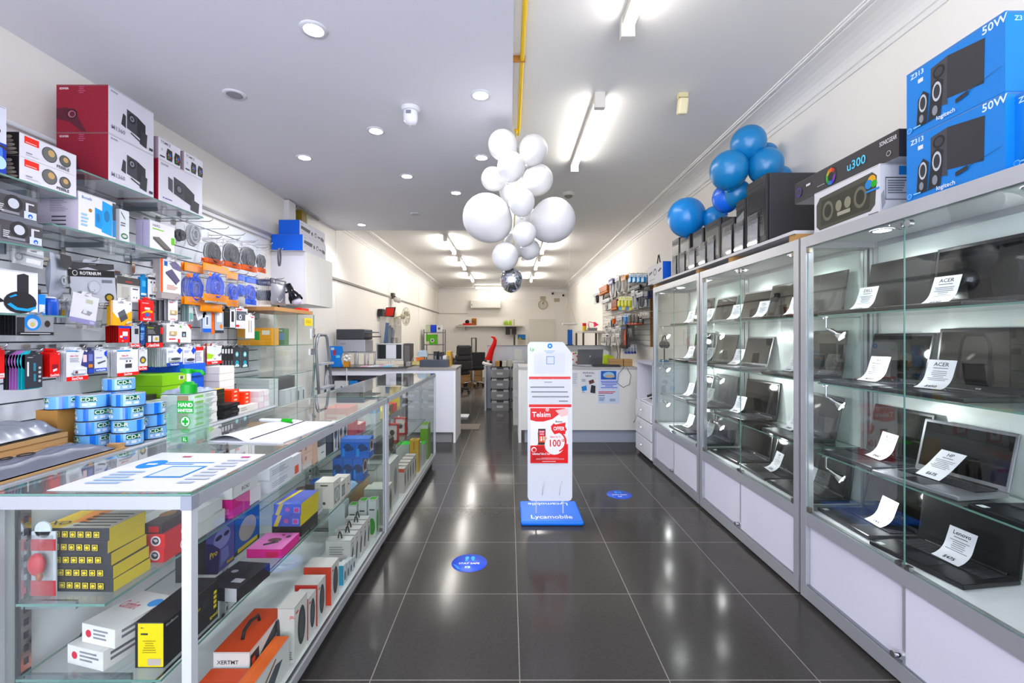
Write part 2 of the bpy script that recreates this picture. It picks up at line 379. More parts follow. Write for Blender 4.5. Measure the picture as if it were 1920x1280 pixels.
y = F*(ZC-H)/(CY-362); t = empty('smoke_detector', (xat(1066, y), y, ZC), 'round smoke detector behind the right white balloon', 'smoke detector')
b = MB(); b.lathe([(.07, 0), (.07, -.02), (.05, -.035), (0, -.036)], (0, 0, 0), M('#e3dfd6', .5)); b.build('cover', t)
b = MB(); b.lathe([(.052, -.034), (.03, -.055), (0, -.056)], (0, 0, 0), M('#8f8b84', .5), 16); b.build('sensor_head', t)
# yellow conduit along the ceiling edge, with its clips and hooked end
t = empty('yellow_conduit', (0, 0, ZC), 'yellow conduit clipped along the ceiling, ending in a hook over the balloons', 'conduit')
b = MB(); b.tube([(.078, -1.4, -.02), (.078, 1.9, -.02), (.075, 3.4, -.02), (.074, 3.52, -.03), (.066, 3.56, -.06), (.055, 3.54, -.06), (.05, 3.5, -.045)], .013, M('#f4d300', .4)); b.build('pipe', t)
for yy in (2.1, 2.65):
    b = MB(); b.box(.02, .095, yy-.006, yy+.006, -.036, 0, M('#b98a5c')); b.build('clip', t)
# ================= left wall: slatwall panel, glass shelves, products
SLAT = M('#eceff4', .4)
b = MB(); y0, y1, z0, z1 = -.9, 4.24, .87, 2.32; n = 15; hh = (z1-z0)/n
for i in range(n):
    b.box(XL+.012, XL+.035, y0, y1, z0+i*hh+.004, z0+(i+1)*hh-.004, SLAT)
b.box(XL+.001, XL+.012, y0, y1, z0, z1, M('#7b8088', .5))
tag(b.build('slatwall_panel'), 'pale grey slatted display panel along the left wall', 'display panel')
XS = XL + .035
b = MB(); b.tube([(XL+.03, 2.0, 2.40), (XL+.03, 5.1, 2.40)], .012, M('#d9d9da', .4)); b.box(XL+.002, XL+.02, 2.0, 5.1, 2.35, 2.375, M('#e3e3e4', .4))
tag(b.build('cable_duct'), 'white cable duct and pipe running above the slatwall panel', 'cable duct')
# ---- ledge cabinet under the slatwall
t = empty('wall_bench', (0, 0, 0), 'low white bench cabinet along the left wall carrying disc tubs and cartons', 'cabinet')
LX, LZ = -1.72, .87
b = MB(); b.box(XL+.002, LX+.02, -.9, 3.30, .08, LZ-.03, WLAM); b.box(XL+.002, LX+.06, -.9, 3.3, 0, .08, M('#55565a')); b.build('carcass', t)
b = MB(); b.box(XL+.002, LX-.02, -.9, 3.32, LZ-.03, LZ, M('#e6e7ea', .3)); b.build('worktop', t)
b = MB(); b.box(LX-.02, LX, -.9, 3.32, LZ-.035, LZ-.004, ALU); b.box(LX-.055, LX-.02, -.9, 3.32, LZ, LZ+.004, ALU); b.box(LX-.001, LX+.004, -.9, 3.32, LZ-.022, LZ-.017, M('#4a4c52')); b.build('edge_rail', t)
for i in range(5):
    b = MB(); b.box(LX+.02, LX+.036, -.88+i*.83, -.06+i*.83, .1, LZ-.05, WLAM); d = b.build('door', t)
    b = MB(); b.tube([(LX+.036, -.15+i*.83, .7), (LX+.055, -.15+i*.83, .7), (LX+.055, -.15+i*.83, .6), (LX+.036, -.15+i*.83, .6)], .005, CHROME); b.build('handle', d)
# ---- glass shelves on chrome brackets
def wall_shelf(label, y0, y1, z, x1=-2.05, brk=()):
    t = empty('glass_shelf', (0, 0, 0), label, 'shelf', 'glass shelves on the slatwall')
    b = MB(); glass_sheet(b, XS+.005, x1, y0, y1, z-.008, z); b.build('glass_sheet', t)
    for yy in brk:
        b = MB(); b.box(XS, XS+.012, yy-.012, yy+.012, z-.11, z-.008, CHROME); b.box(XS+.012, x1-.1, yy-.004, yy+.004, z-.035, z-.0085, M('#8f969c', .3, .7)); b.cyl((x1-.06, yy, z-.075), (x1-.06, yy, z-.0085), .016, m=ACRY, n=12); b.build('bracket', t)
wall_shelf('upper glass shelf carrying the small stone pattern speaker cartons', 1.15, 2.112, 2.04, brk=(1.3, 1.98))
wall_shelf('upper glass shelf carrying the tall red and white speaker cartons', 2.13, 2.985, 2.18, brk=(2.25, 2.72))
wall_shelf('middle glass shelf carrying two grey speaker cartons', 1.15, 1.985, 1.767, brk=(1.3, 1.9))
wall_shelf('middle glass shelf carrying the blue radio carton', 2.0, 2.875, 1.888, brk=(2.36, 2.8))
wall_shelf('lower glass shelf carrying the white headset carton', 1.15, 2.06, 1.476, brk=(1.3, 1.9))
XA = -2.05
# ---- printed speaker pictures
def spk(u, v, w, h, body='#34343a', cone='#8d8f96', ring='#1b1b1e'):
    return [('R', u, v, u+w, v+h, M(body)), ('E', u+w/2, v+h*.62, w*.36, h*.26, M(ring)), ('E', u+w/2, v+h*.62, w*.25, h*.18, M(cone)), ('E', u+w/2, v+h*.62, w*.1, h*.07, M(ring)), ('E', u+w/2, v+h*.22, w*.2, h*.12, M(ring))]
def stones(): return [('E', .62, .12+i*.17, .34-i*.05, .075, M(c)) for i, c in enumerate(('#8a817a', '#9b938b', '#a29a92', '#8f857d', '#b0a79e'))] + [('R', .05, .85, .2, .87, M('#c8c2bd'))]
# top shelf, second bay
y0, y1 = yat(203, XA), yat(288, XA); dz = .243
a1 = {'E': [('T', 'EDIFIER', .05, .9, .035, M('#4a4550')), ('P', [(.26, .32), (.36, .28), (.36, .55), (.30, .58)], M('#3a3a40')), ('P', [(.38, .30), (.60, .24), (.60, .68), (.38, .72)], M('#44444c')), ('P', [(.60, .24), (.80, .18), (.80, .58), (.60, .68)], M('#2c2c31')), ('E', .49, .56, .08, .105, M('#19191b')), ('E', .49, .56, .05, .065, M('#8c8c94')), ('E', .49, .56, .02, .03, M('#222226')), ('P', [(.66, .10), (.82, .06), (.84, .38), (.68, .42)], M('#35353b')), ('P', [(.46, .22), (.7, .12), (.7, .15), (.46, .25)], M('#202024')), ('T', 'M1360', .05, .12, .085, M('#9a94a4')), ('R', .88, .06, .97, .12, M('#3c3c42'))],
      'S': [('T', 'EDIFIER', .06, .9, .04, M('#e9dfe2')), ('P', [(0, .28), (.25, .22), (.48, .02), (.58, 0), (.36, .42), (.22, .52), (0, .5)], M('#4c1a28')), ('E', .3, .38, .11, .11, M('#2b1219')), ('E', .3, .38, .075, .075, M('#a8657a')), ('E', .31, .38, .05, .055, M('#4b1a28')), ('R', .42, .86, .56, .875, M('#a9607a')), ('L', .44, .8, .58, .96, 4, M('#a4566f'))]}
RB = {'S': '#7d1f31', 'W': '#7d1f31', 'N': '#e8e6ee'}
o1 = box3('speaker_carton', 'large dark red and white speaker carton, lower of the pair on the top shelf', 'carton', -2.315, XA, y0, y1, 2.1806, dz, '#e6e4ec', a1, RB)
again(o1, 'large dark red and white speaker carton, upper of the pair near the ceiling', (o1.location.x, o1.location.y, 2.181+dz+.001))
ya, yb = yat(297, XA), yat(379, XA)
a2 = {'E': [('T', 'EDIFIER', .05, .88, .05, M('#56505c')), ('P', [(.2, .36), (.3, .3), (.3, .62), (.2, .66)], M('#4a4d55')), ('P', [(.32, .3), (.55, .22), (.55, .66), (.32, .72)], M('#3b3d44')), ('P', [(.55, .22), (.8, .14), (.8, .5), (.55, .66)], M('#2b2d33')), ('E', .44, .46, .08, .12, M('#1a1b1e')), ('E', .44, .46, .05, .08, M('#6f7079')), ('P', [(.7, .06), (.9, .0+.03), (.92, .3), (.72, .36)], M('#34363c')), ('C', .1, .1, .02, M('#5b4f9a')), ('R', .13, .09, .28, .11, M('#5b4f9a'))], 'S': [('R', .2, .86, .8, .95, M('#e4dfe0'))]}
box3('speaker_carton', 'white speaker carton with dark red end, under the two small game speaker cartons', 'carton', -2.29, XA, ya, yb, 2.1806, .245, '#e4e2ea', a2, {'S': '#8b1c33', 'W': '#8b1c33'})
a3 = {'E': [('T', 'TOMKZ', .1, .78, .12, M('#3a3743')), ('C', .16, .48, .05, M('#6c6a74')), ('C', .16, .48, .03, M('#e8e6ee'))] + [('P', [(u, .1), (u+.24, .1), (u+.27, .3), (u+.25, .62), (u+.03, .66), (u-.02, .4)], M('#1d1d22')) for u in (.36, .72)] + [q for u in (.36, .72) for q in (('P', [(u+.05, .18), (u+.12, .2), (u+.1, .34)], M('#2ab04a')), ('P', [(u+.12, .2), (u+.2, .3), (u+.15, .4)], M('#d43a2a')), ('P', [(u+.1, .34), (u+.2, .3), (u+.16, .5)], M('#3a6ee0')), ('P', [(u+.05, .3), (u+.1, .34), (u+.08, .48)], M('#e0b020')))] + [('R', .05, .12, .26, .18, M('#26262b'))],
      'S': [('R', 0, 0, 1, 1, M('#a5969f')), ('E', .4, .4, .3, .25, M('#6d6270'))]}
o = box3('game_speaker_carton', 'small white carton of rainbow lit speakers, beside the red and white pair', 'carton', -2.22, XA, yat(297, XA), yat(338, XA), 2.426, .125, '#eceaf1', a3)
again(o, 'small white carton of rainbow lit speakers, farther one on the top shelf', (o.location.x, o.location.y+.205, 2.4255))
# top shelf, near bay
y0, y1 = yat(36, XA), yat(143, XA)
a4 = {'E': [('R', .08, .62, .32, .93, M('#e2491f')), ('R', .1, .67, .28, .70, M('#f6d9cf')), ('C', .5, .52, .34, M('#4f5052')), ('C', .5, .52, .3, M('#6d6d6a')), ('C', .53, .6, .15, M('#c7a981')), ('C', .78, .50, .27, M('#444547')), ('C', .78, .50, .23, M('#63635f')), ('C', .79, .56, .12, M('#c7a981')), ('T', 'PEBBLE', .62, .08, .13, M('#3b3b3f')), ('R', .1, .2, .2, .25, M('#9a9aa2')), ('R', .1, .12, .3, .14, M('#b3b3ba'))], 'S': [('R', .03, .02, .97, .98, M('#1a1416'))] + stones()}
o = box3('stone_speaker_carton', 'white carton of two round stone speakers with orange corner, lower of the pair', 'carton', XA-.115, XA, y0, y1, 2.0406, .098, '#e9e7ee', a4, {'S': '#1a1416'})
again(o, 'white carton of two round stone speakers with orange corner, upper of the pair', (o.location.x, o.location.y, 2.139))
a5 = {'E': [('R', 0, 0, 1, .45, M('#2140a8')), ('E', .8, .3, .15, .2, M('#5f86e6')), ('E', .9, .15, .1, .1, M('#c9e3f4')), ('E', .86, .62, .06, .05, M('#52424a')), ('P', [(0, .45), (.4, .55), (1, .4), (1, .36), (.4, .5)], M('#3d3239'))]}
box3('white_blue_carton', 'tall white and blue carton at the front end of the top shelf', 'carton', XA-.2, XA, 1.56, 1.815, 2.0406, .27, '#e6e7f2', a5)
# middle shelf, near bay: grey boxes
y0, y1 = 1.68, yat(80, XA)
GB = [('R', .0, 0, 1, 1, M('#70727a')), ('R', .32, .1, 1, .85, M('#4d4a4d')), ('P', [(.2, .14), (.42, .1), (.42, .62), (.2, .72)], M('#5c5a60')), ('C', .3, .46, .18, M('#2f2f33')), ('C', .3, .46, .12, M('#c4c6cc')), ('C', .66, .56, .34, M('#312f33')), ('C', .66, .56, .2, M('#cfd2d8')), ('R', .5, .14, .74, .24, M('#8f9096')), ('L', .44, .15, .55, .45, 4, M('#d9dade')), ('R', .8, .08, .98, .38, M('#d7deee')), ('C', .89, .2, .09, M('#2d62c4')), ('C', .89, .17, .045, M('#d7deee')), ('R', .82, .36, .86, .7, M('#d8d8dc')), ('R', .82, .66, .94, .72, M('#d8d8dc')), ('R', .22, .82, .34, .92, M('#d9dae2'))]
o = box3('grey_speaker_carton', 'grey speaker carton with blue pad lock sticker, lower of the pair', 'carton', XA-.16, XA, y0, y1, 1.7676, .104, '#3a3a3f', {'E': GB})
again(o, 'grey speaker carton with blue pad lock sticker, upper of the pair', (o.location.x, o.location.y-.022, 1.872))
# middle shelf, second bay
y0, y1 = yat(147, XA), yat(217, XA)
a6 = {'E': [('T', 'Bonelk', .08, .84, .07, M('#3c6f9c')), ('C', .3, .58, .05, M('#a4763f')), ('P', [(.42, .2), (.6, .16), (.62, .66), (.42, .7)], M('#1f93cf')), ('P', [(.6, .1), (.88, .04), (.9, .88), (.62, .94)], M('#1b9ddd')), ('E', .74, .55, .08, .16, M('#1477a8')), ('E', .5, .44, .05, .12, M('#1477a8')), ('R', .9, .04, .99, .5, M('#2a7fb5')), ('L', .06, .1, .3, .46, 4, M('#9fc2d8')), ('R', .9, .5, .99, .96, M('#3a4550'))], 'S': [('L', .3, .45, .75, .75, 7, M('#a49fae'))] + [('R', .35, .12+i*.1, .7, .155+i*.1, M('#4a4550')) for i in range(3)] + [('T', 'W', .45, .86, .05, M('#b03b4e'))]}
box3('radio_carton', 'white carton with two blue walkie radios on its side', 'carton', -2.245, XA, y0, y1, 1.8886, .187, '#eceaf0', a6, {'S': '#d3ccd9'})
box3('black_carton', 'black carton half hidden behind the radio carton', 'carton', -2.34, -2.255, 2.01, 2.2, 1.8886, .135, '#1d1a1c', {'S': [('L', .3, .2, .8, .8, 4, M('#6d6d70'))]})
a7 = {'E': [('P', [(.1, .95), (.55, .75), (.6, .68), (.15, .88)], M('#2f2f33')), ('E', .5, .18, .36, .09, M('#2f5b3c')), ('E', .5, .18, .26, .05, M('#cbd0cb')), ('L', .1, .45, .8, .6, 2, M('#67676c'))]}
box3('cable_blister', 'clear and white cable blister pack leaning next to the radio carton', 'blister pack', XA-.05, XA-.015, yat(219, -2.08), yat(237, -2.08), 1.888, .17, '#dfe2e6', a7)
y0, y1 = yat(281, XA), yat(327, XA)
a8 = {'E': [('T', 'HARD', .1, .8, .09, M('#58555e')), ('R', .1, .7, .55, .74, M('#93c25a')), ('P', [(.12, .42), (.36, .46), (.86, .12), (.84, .03), (.58, .02), (.12, .34)], M('#55534f')), ('P', [(.12, .42), (.36, .46), (.86, .12), (.6, .1)], M('#6f6d68')), ('R', .86, .3, 1, .56, M('#7fbf3a'))], 'S': [('R', .48, .06, .52, .94, M('#8d87a0'))]}
box3('drive_enclosure_carton', 'pale carton showing a grey drive case, at the end of the middle shelf', 'carton', -2.13, XA, y0, y1, 1.889, .16, '#e7e5ec', a8, {'S': '#b4b0c6'})
# lower shelf: headset carton and neighbours
y0, y1 = 1.62, yat(71, XA)
a9 = {'E': [('R', .06, .93, .2, .95, M('#77777e')), ('T', 'XENON', .28, .07, .085, M('#3c7fb0')), ('T', '2', .74, .07, .085, M('#4aa84f')), ('P', [(.74, .4), (.88, .4), (.88, .92), (.82, .95), (.74, .9)], M('#28282c')), ('P', [(.0, .44), (.55, .33), (.6, .26), (.55, .24), (0, .38)], M('#202024')), ('E', .78, .26, .2, .26, M('#232327')), ('P', [(.62, .2), (.72, .08), (.88, .06), (.98, .14), (.96, .18), (.86, .12), (.74, .14), (.66, .24)], M('#1d9fe0')), ('P', [(.66, .36), (.74, .42), (.72, .45), (.64, .38)], M('#1d9fe0')), ('C', .45, .62, .02, M('#d8d4de'))]}
box3('headset_carton', 'big white headset carton with blue lit ear cup at the front end', 'carton', -2.2, XA, y0, y1, 1.477, .178, '#eceaf0', a9)
box3('small_blue_pack', 'slim blue and white pack between the headset carton and a blue pack', 'pack', -2.12, -2.06, yat(72, -2.06), yat(81, -2.06)+.01, 1.4765, .09, '#2b85d8', {'E': [('R', .1, .1, .9, .5, M('#e4e7ee'))]})
b = MB(); b.lathe([(.03, 0), (.033, .05), (.03, .06), (.03, .075), (.0, .078)], (0, 0, 0), M('#1f4fa8', .3)); b.lathe([(.026, .078), (.02, .085), (0, .087)], (0, 0, 0), M('#d9dde6', .3))
tag(put(b.build('blue_tub'), (-2.1, yat(92, -2.1), 1.4765)), 'small blue tub with pale lid beside the headset carton', 'tub')
# ================= hanging stock on the slatwall
XF = -2.12
def hook(label, y, z, x=None, g='display hooks on the slatwall'):
    x = XF if x is None else x
    b = MB(); b.box(XS, XS+.006, y-.018, y+.018, z-.02, z+.02, CHROME); b.tube([(XS, y, z), (x, y, z), (x+.018, y, z+.006), (x+.028, y, z+.018)], .003, CHROME, 6)
    return tag(b.build('display_hook'), label, 'hook', g)
def cardmesh(w, h, col, art, bl=None, tab=True):
    """hang card: board with a euro-slot tab, print and a moulded blister"""
    b = MB(); m = M(col) if isinstance(col, str) else col
    b.box(-.0008, .0008, -w/2, w/2, -h, 0, m)
    if tab: b.prism([(-w*.2, 0), (w*.2, 0), (w*.16, .016), (-w*.16, .016)], -.0007, .0007, m, Matrix(((0,0,1,0),(1,0,0,0),(0,1,0,0),(0,0,0,1)))); 
    fr = FR((.0008, -w/2, -h), (0, w, 0), (0, 0, h)); b.art(fr, art)
    b.art(FR((.0008, -w/2, -h), (0, w, 0), (0, 0, h)), [('R', .42, .955, .58, .975, M('#6f7075'))], .0006)
    return b
NH = [0]
def hung(name, label, px0, px1, py0, py1, col, art, n=1, back=None, dx=.012, blister=None, x=None, glabel=None, cat='card pack', hooklab=None, tilt=0):
    """one hook of hang cards: the front one in full, the rest behind it toward the wall"""
    x = XF if x is None else x; name = 'hanging_' + name
    ya, yb = yat(px0, x), yat(px1, x); w = yb - ya; y = (ya+yb)/2; zt, zb = zat(py0, y), zat(py1, y); h = zt - zb
    t = empty(name, (x, y, zt), label, cat, None, rx=tilt)
    if n > 1: t['group'] = glabel or label; 
    cardmesh(w, h, col, art).build('card', t)
    if blister:
        u0, v0, u1, v1, d, bc, bart = blister
        b = MB(); b.cbox(.001, d, -w/2+u0*w, -w/2+u1*w, -h+v0*h, -h+v1*h, d*.3, M(bc, .25) if isinstance(bc, str) else bc)
        b.art(FR((d, -w/2+u0*w, -h+v0*h), (0, (u1-u0)*w, 0), (0, 0, (v1-v0)*h)), bart); b.build('blister', t)
    backs = back or [col]*(n-1); cache = {}
    for i in range(n-1):
        c = backs[i % len(backs)]
        if c not in cache:
            o = cardmesh(w, h, c, []).build(name); cache[c] = o
        else: o = cache[c].copy(); COL.objects.link(o)
        o.location = (x - dx*(i+1), y + R.uniform(-.002, .002), zt + R.uniform(-.002, .002)); o.rotation_euler = (R.uniform(-.02, .02), 0, R.uniform(-.04, .04))
        tag(o, label, cat, glabel or label)
    hook(hooklab or ('hook holding the ' + short(label, 13)), y, zt + .009, x + .012)
    return t
def wordband(s, col='#d5202b', v0=0, v1=.14, tc='#ffffff', u0=0, u1=1): return [('R', u0, v0, u1, v1, M(col)), ('T', s, (u0+u1)/2, v0+(v1-v0)*.22, (v1-v0)*.6, M(tc), 'c', (u1-u0)*.9)]
usb = lambda c='#3b3c44': [('R', .3, .1, .7, .9, M('#d4d6da')), ('R', .3, .1, .7, .6, M(c))]
# -- bottom row
hung('memory_card_pack', 'red memory card pack at the near end of the bottom row', -14, 8, 656, 710, '#c81e2a', wordband('SanDisk', '#f2f2f4', .04, .18, '#c81e2a'), 4)
hung('flash_drive_card', 'black key shaped flash drive card in front of purple and teal ones', 47, 79, 664, 727, '#33353b', [('C', .5, .86, .2, M('#33353b')), ('T', 'verbatim', .12, .9, .03, M('#e7e7ea')), ('R', .1, .36, .2, .78, M('#e7e7ea')), ('R', .46, .5, .6, .74, M('#4e7f93')), ('R', .47, .2, .6, .42, M('#4e7f93'))] + [('C', .82, .2+.13*i, .04, M('#b5b6bb')) for i in range(4)], 1)
for c, n, k, l in (('#26b3bd', 2, 1, 'teal key shaped flash drive card'), ('#b57fc0', 3, 3, 'purple key shaped flash drive card'), ('#35363c', 2, 6, 'black key shaped flash drive card behind the purple ones')):
    for i in range(n):
        x = XF - .013*(k+i); y = (yat(47, XF)+yat(79, XF))/2; bb = cardmesh(.078, .155, c, []); bb.lathe([(0, -.0008), (.045, -.0008), (.045, .0008), (0, .0008)], (0, 0, -.03), M(c), 16, Matrix.Rotation(PI/2, 4, 'Y'))
        tag(put(bb.build('hanging_flash_drive_card'), (x, y, zat(664, y))), l + (' between the black ones' if k < 6 else ''), 'card pack', l)
hung('flash_drive_card', 'red flash drive card stacked beside the key shaped ones', 93, 112, 660, 706, '#cf1f2b', wordband('SanDisk', '#cf1f2b') + [('P', [(.2, .3), (.8, .36), (.8, .5), (.25, .5)], M('#7d2028')), ('P', [(.3, .2), (.7, .26), (.7, .34), (.3, .3)], M('#e9e9ec')), ('C', .85, .92, .03, M('#f0c9cc'))], 6, dx=.009)
hung('flash_drive_card', 'wide white flash drive card with red brand band, bottom row', 124, 165, 657, 713, '#e4e5ea', wordband('SanDisk') + [('R', 0, .97, .5, 1, M('#3d8fd0')), ('T', 'Ultra Flair', .15, .8, .05, M('#c9404a')), ('L', .15, .6, .6, .76, 4, M('#a7a8b2')), ('P', [(.8, 1), (1, .9), (1, .4), (.65, .5)], M('#3a3d72')), ('R', .74, .6, .92, .85, M('#e7d0cf')), ('P', [(.2, .26), (.9, .3), (.9, .24), (.3, .18)], M('#8d9098'))], 5, blister=(.3, .2, .85, .36, .008, '#b9bcc4', [('R', .3, .2, .95, .8, M('#e6e7ec')), ('C', .16, .5, .3, M('#6d3f44'))]))
hung('flash_drive_card', 'dark navy flash drive card between two white ones, bottom row', 163, 176, 657, 701, '#3b3f6e', [('R', .2, .55, .8, .85, M('#7078b0')), ('R', .2, .28, .8, .42, M('#c98450')), ('R', .1, .06, .9, .2, M('#2748a8'))], 2)
hung('flash_drive_card', 'white and blue flash drive card with blue arrow, near the disc tubs', 177, 200, 656, 696, '#dddfe8', wordband('verbatim', '#2c4fb4', 0, .16) + [('P', [(.78, .9), (1, .98), (1, .64), (.78, .76)], M('#2444b0')), ('P', [(.2, .42), (.85, .52), (.9, .46), (.3, .34)], M('#54565e')), ('R', .1, .62, .6, .68, M('#9aa4cc'))], 2)
hung('flash_drive_card', 'wide white card of a tiny flash drive with red band, bottom row', 219, 260, 655, 704, '#e9e9ed', wordband('SanDisk', '#d5202b', 0, .13) + [('R', 0, .93, .6, .98, M('#3d8fd0')), ('T', 'Ultra Fit', .2, .74, .06, M('#c9404a')), ('R', .36, .3, .66, .46, M('#3d3f45')), ('C', .43, .56, .035, M('#2d2d31')), ('C', .58, .56, .035, M('#2d2d31')), ('L', .1, .62, .9, .7, 2, M('#b1b2ba'))], 5, dx=.011)
hung('flash_drive_card', 'narrow white card with red band beside the long blue edged stack', 259, 276, 655, 694, '#dcdde2', wordband('SanDisk', '#d5202b', 0, .2) + [('C', .5, .5, .18, M('#55575e')), ('C', .5, .48, .1, M('#c9b05a'))], 2)
VB = lambda: wordband('Verbatim', '#27409c', 0, .19) + [('P', [(.8, 1), (1, .84), (.82, .62), (.62, .8)], M('#2748b8')), ('L', .08, .7, .5, .82, 2, M('#9aa4cc'))]
hung('flash_drive_card', 'white flash drive card with blue base and dark stick, front of the long stack', 312, 342, 651, 686, '#e2e4ea', VB(), 12, dx=.0105, blister=(.12, .26, .85, .5, .01, '#c9ccd3', [('E', .5, .5, .42, .3, M('#43464e'))]))
hung('flash_drive_card', 'white flash drive card with blue base, second stack along the bottom row', 343, 367, 650, 689, '#e2e4ea', VB(), 4, dx=.0105, blister=(.1, .26, .85, .5, .01, '#c9ccd3', [('E', .5, .5, .42, .3, M('#34363c'))]))
hung('adapter_card', 'red topped white adapter card, narrow one by the green and white pack', 366, 381, 650, 684, '#dfdfe3', [('R', 0, .8, 1, 1, M('#c8262e')), ('L', .1, .2, .8, .7, 6, M('#9a9aa2'))], 4)
hung('flash_drive_card', 'white and lime flash drive card with red band, bottom row', 388, 416, 648, 682, '#dcdfe0', wordband('SanDisk', '#d5202b', 0, .17) + [('P', [(0, .3), (.3, .3), (.45, .5), (0, .62)], M('#a8cc4a')), ('P', [(.4, .34), (.95, .62), (.98, .5), (.5, .24)], M('#5a5c63')), ('R', .45, .3, .75, .46, M('#e9eaec'))], 5, back=['#b43540', '#d8dadd', '#c9cf9d'])
for i in range(4):
    p0 = 415 + i*5.6
    hung('pen_stylus_card', 'slim black stylus card with white window beside the teal pair', p0, p0+5.4, 651, 689, '#1e1f23', [('R', .2, .7, .8, .92, M('#d9dadd')), ('R', .3, .05, .7, .35, M('#6b6c70'))], 2, glabel='slim black stylus cards with white windows beside the teal pair')
for i, l in enumerate(('nearer', 'farther')):
    hung('bluetooth_adapter_card', l + ' of two black cards with teal discs at the end of the bottom row', 437+i*15, 451+i*15, 651, 689, '#3a3d42', [('C', .5, .66, .13, M('#7cc5cc')), ('C', .5, .66, .08, M('#d7eef0')), ('C', .5, .22, .14, M('#1f9fb0')), ('P', [(.2, .1), (.5, .2), (.8, .12), (.8, .04), (.2, .04)], M('#cfe6ea'))], 1)
# -- middle row
hung('memory_card_pack', 'red and blue memory card pack in front of many dark red ones', 222, 246, 611, 642, '#d3242f', [('R', 0, .86, 1, 1, M('#2b3fa0')), ('R', .3, .4, .7, .66, M('#efe9ea')), ('R', .1, .3, .3, .42, M('#efe9ea')), ('R', .38, .2, .6, .34, M('#3d52b8')), ('C', .3, .1, .05, M('#f0a9a9'))], 8, back=['#8e1c26'], dx=.010)
hung('memory_card_pack', 'grey memory card pack with red band and one black card', 243, 263, 611, 651, '#b9bcc2', wordband('SanDisk', '#d5202b', 0, .18) + [('R', .45, .62, .8, .88, M('#2c2d31'))], 2)
hung('memory_card_pack', 'narrow dark blue memory card pack, middle row', 261, 272, 610, 646, '#24457e', [('R', .2, .75, .8, .9, M('#6f9ed0')), ('L', .15, .2, .85, .6, 5, M('#8cb2dd'))], 2)
hung('memory_card_pack', 'black memory card pack with green heading and red band', 273, 305, 609, 651, '#2b2c30', wordband('SanDisk', '#d5202b', 0, .2) + [('T', 'Extreme', .1, .84, .07, M('#b7c23a')), ('R', .84, .6, 1, .9, M('#c22d35')), ('R', .12, .24, .3, .52, M('#d9d9dc')), ('L', .1, .58, .6, .78, 3, M('#8b8c91'))], 2, blister=(.36, .24, .72, .52, .008, '#cfd0d4', [('R', .3, .25, .7, .75, M('#b9a23a'))]))
hung('memory_card_pack', 'white memory card pack with small gold stick, middle row', 312, 333, 606, 641, '#e6e6e9', [('R', .2, .12, .8, .2, M('#d65a62')), ('R', .3, .84, .7, .9, M('#3b3c42'))], 5, blister=(.25, .36, .85, .58, .008, '#c2ad86', [('R', .1, .2, .5, .8, M('#d9d2c0'))]))
hung('memory_card_pack', 'white memory card pack with red corner and black chip, middle row', 333, 358, 608, 642, '#e8e9ec', [('P', [(.7, 1), (1, 1), (1, .7)], M('#cf2b36')), ('R', 0, 0, .16, .2, M('#cf2b36')), ('R', .3, .3, .62, .6, M('#3b3d43')), ('R', .38, .34, .54, .5, M('#9fb3b8')), ('P', [(.1, .85), (.2, .95), (.3, .8)], M('#6fb04a'))], 3)
BL2 = lambda c: [('R', .0, 0, 1, .18, M('#2f5fc0')), ('R', .25, .3, .75, .8, M('#dfe2e8')), ('R', .4, .35, .6, .7, M(c))]
hung('plug_adapter_pack', 'blue and white adapter blister hanging below the yellow cable bags', 380, 396, 582, 623, '#c3ccdc', BL2('#4b5d7a'), 2, cat='blister pack')
hung('cable_band_pack', 'tall orange pack hanging below the yellow cable bags', 396, 402, 580, 626, '#d5731e', [('R', .2, .5, .8, .9, M('#b05a14'))], 1, cat='pack')
hung('plug_adapter_pack', 'clear adapter blister with orange corner below the yellow bags', 403, 419, 583, 624, '#aab2bd', [('R', .2, .5, .8, .92, M('#e5e6e9')), ('R', 0, 0, 1, .12, M('#30343d')), ('C', .7, .3, .1, M('#e08434'))], 2, cat='blister pack')
hung('adapter_card', 'plain black adapter card next to the white one', 420, 431, 578, 613, '#141416', [('R', .2, .8, .8, .86, M('#4a4a4e'))], 2)
hung('adapter_card', 'white adapter card with a black slot window', 430, 442, 578, 614, '#e3e3e6', [('R', .3, .3, .7, .85, M('#26272b'))], 1)
hung('webcam_card', 'white and red card with a small webcam picture', 441, 464, 578, 616, '#e6e6e8', [('R', .08, .4, .92, .86, M('#5a6068')), ('C', .4, .56, .12, M('#f0f0f2')), ('C', .4, .56, .07, M('#5a6068')), ('R', .05, .08, .3, .18, M('#d53a40')), ('R', .1, .9, .5, .96, M('#d53a40'))], 1)
hung('cable_card', 'tall white cable card hanging in front of the glass tower', 460, 477, 591, 634, '#ececee', [('R', .3, .25, .45, .78, M('#b9a78f')), ('R', .55, .25, .7, .78, M('#a8a9ae')), ('R', .6, .9, .9, .95, M('#d6505a'))], 1, x=-2.02)
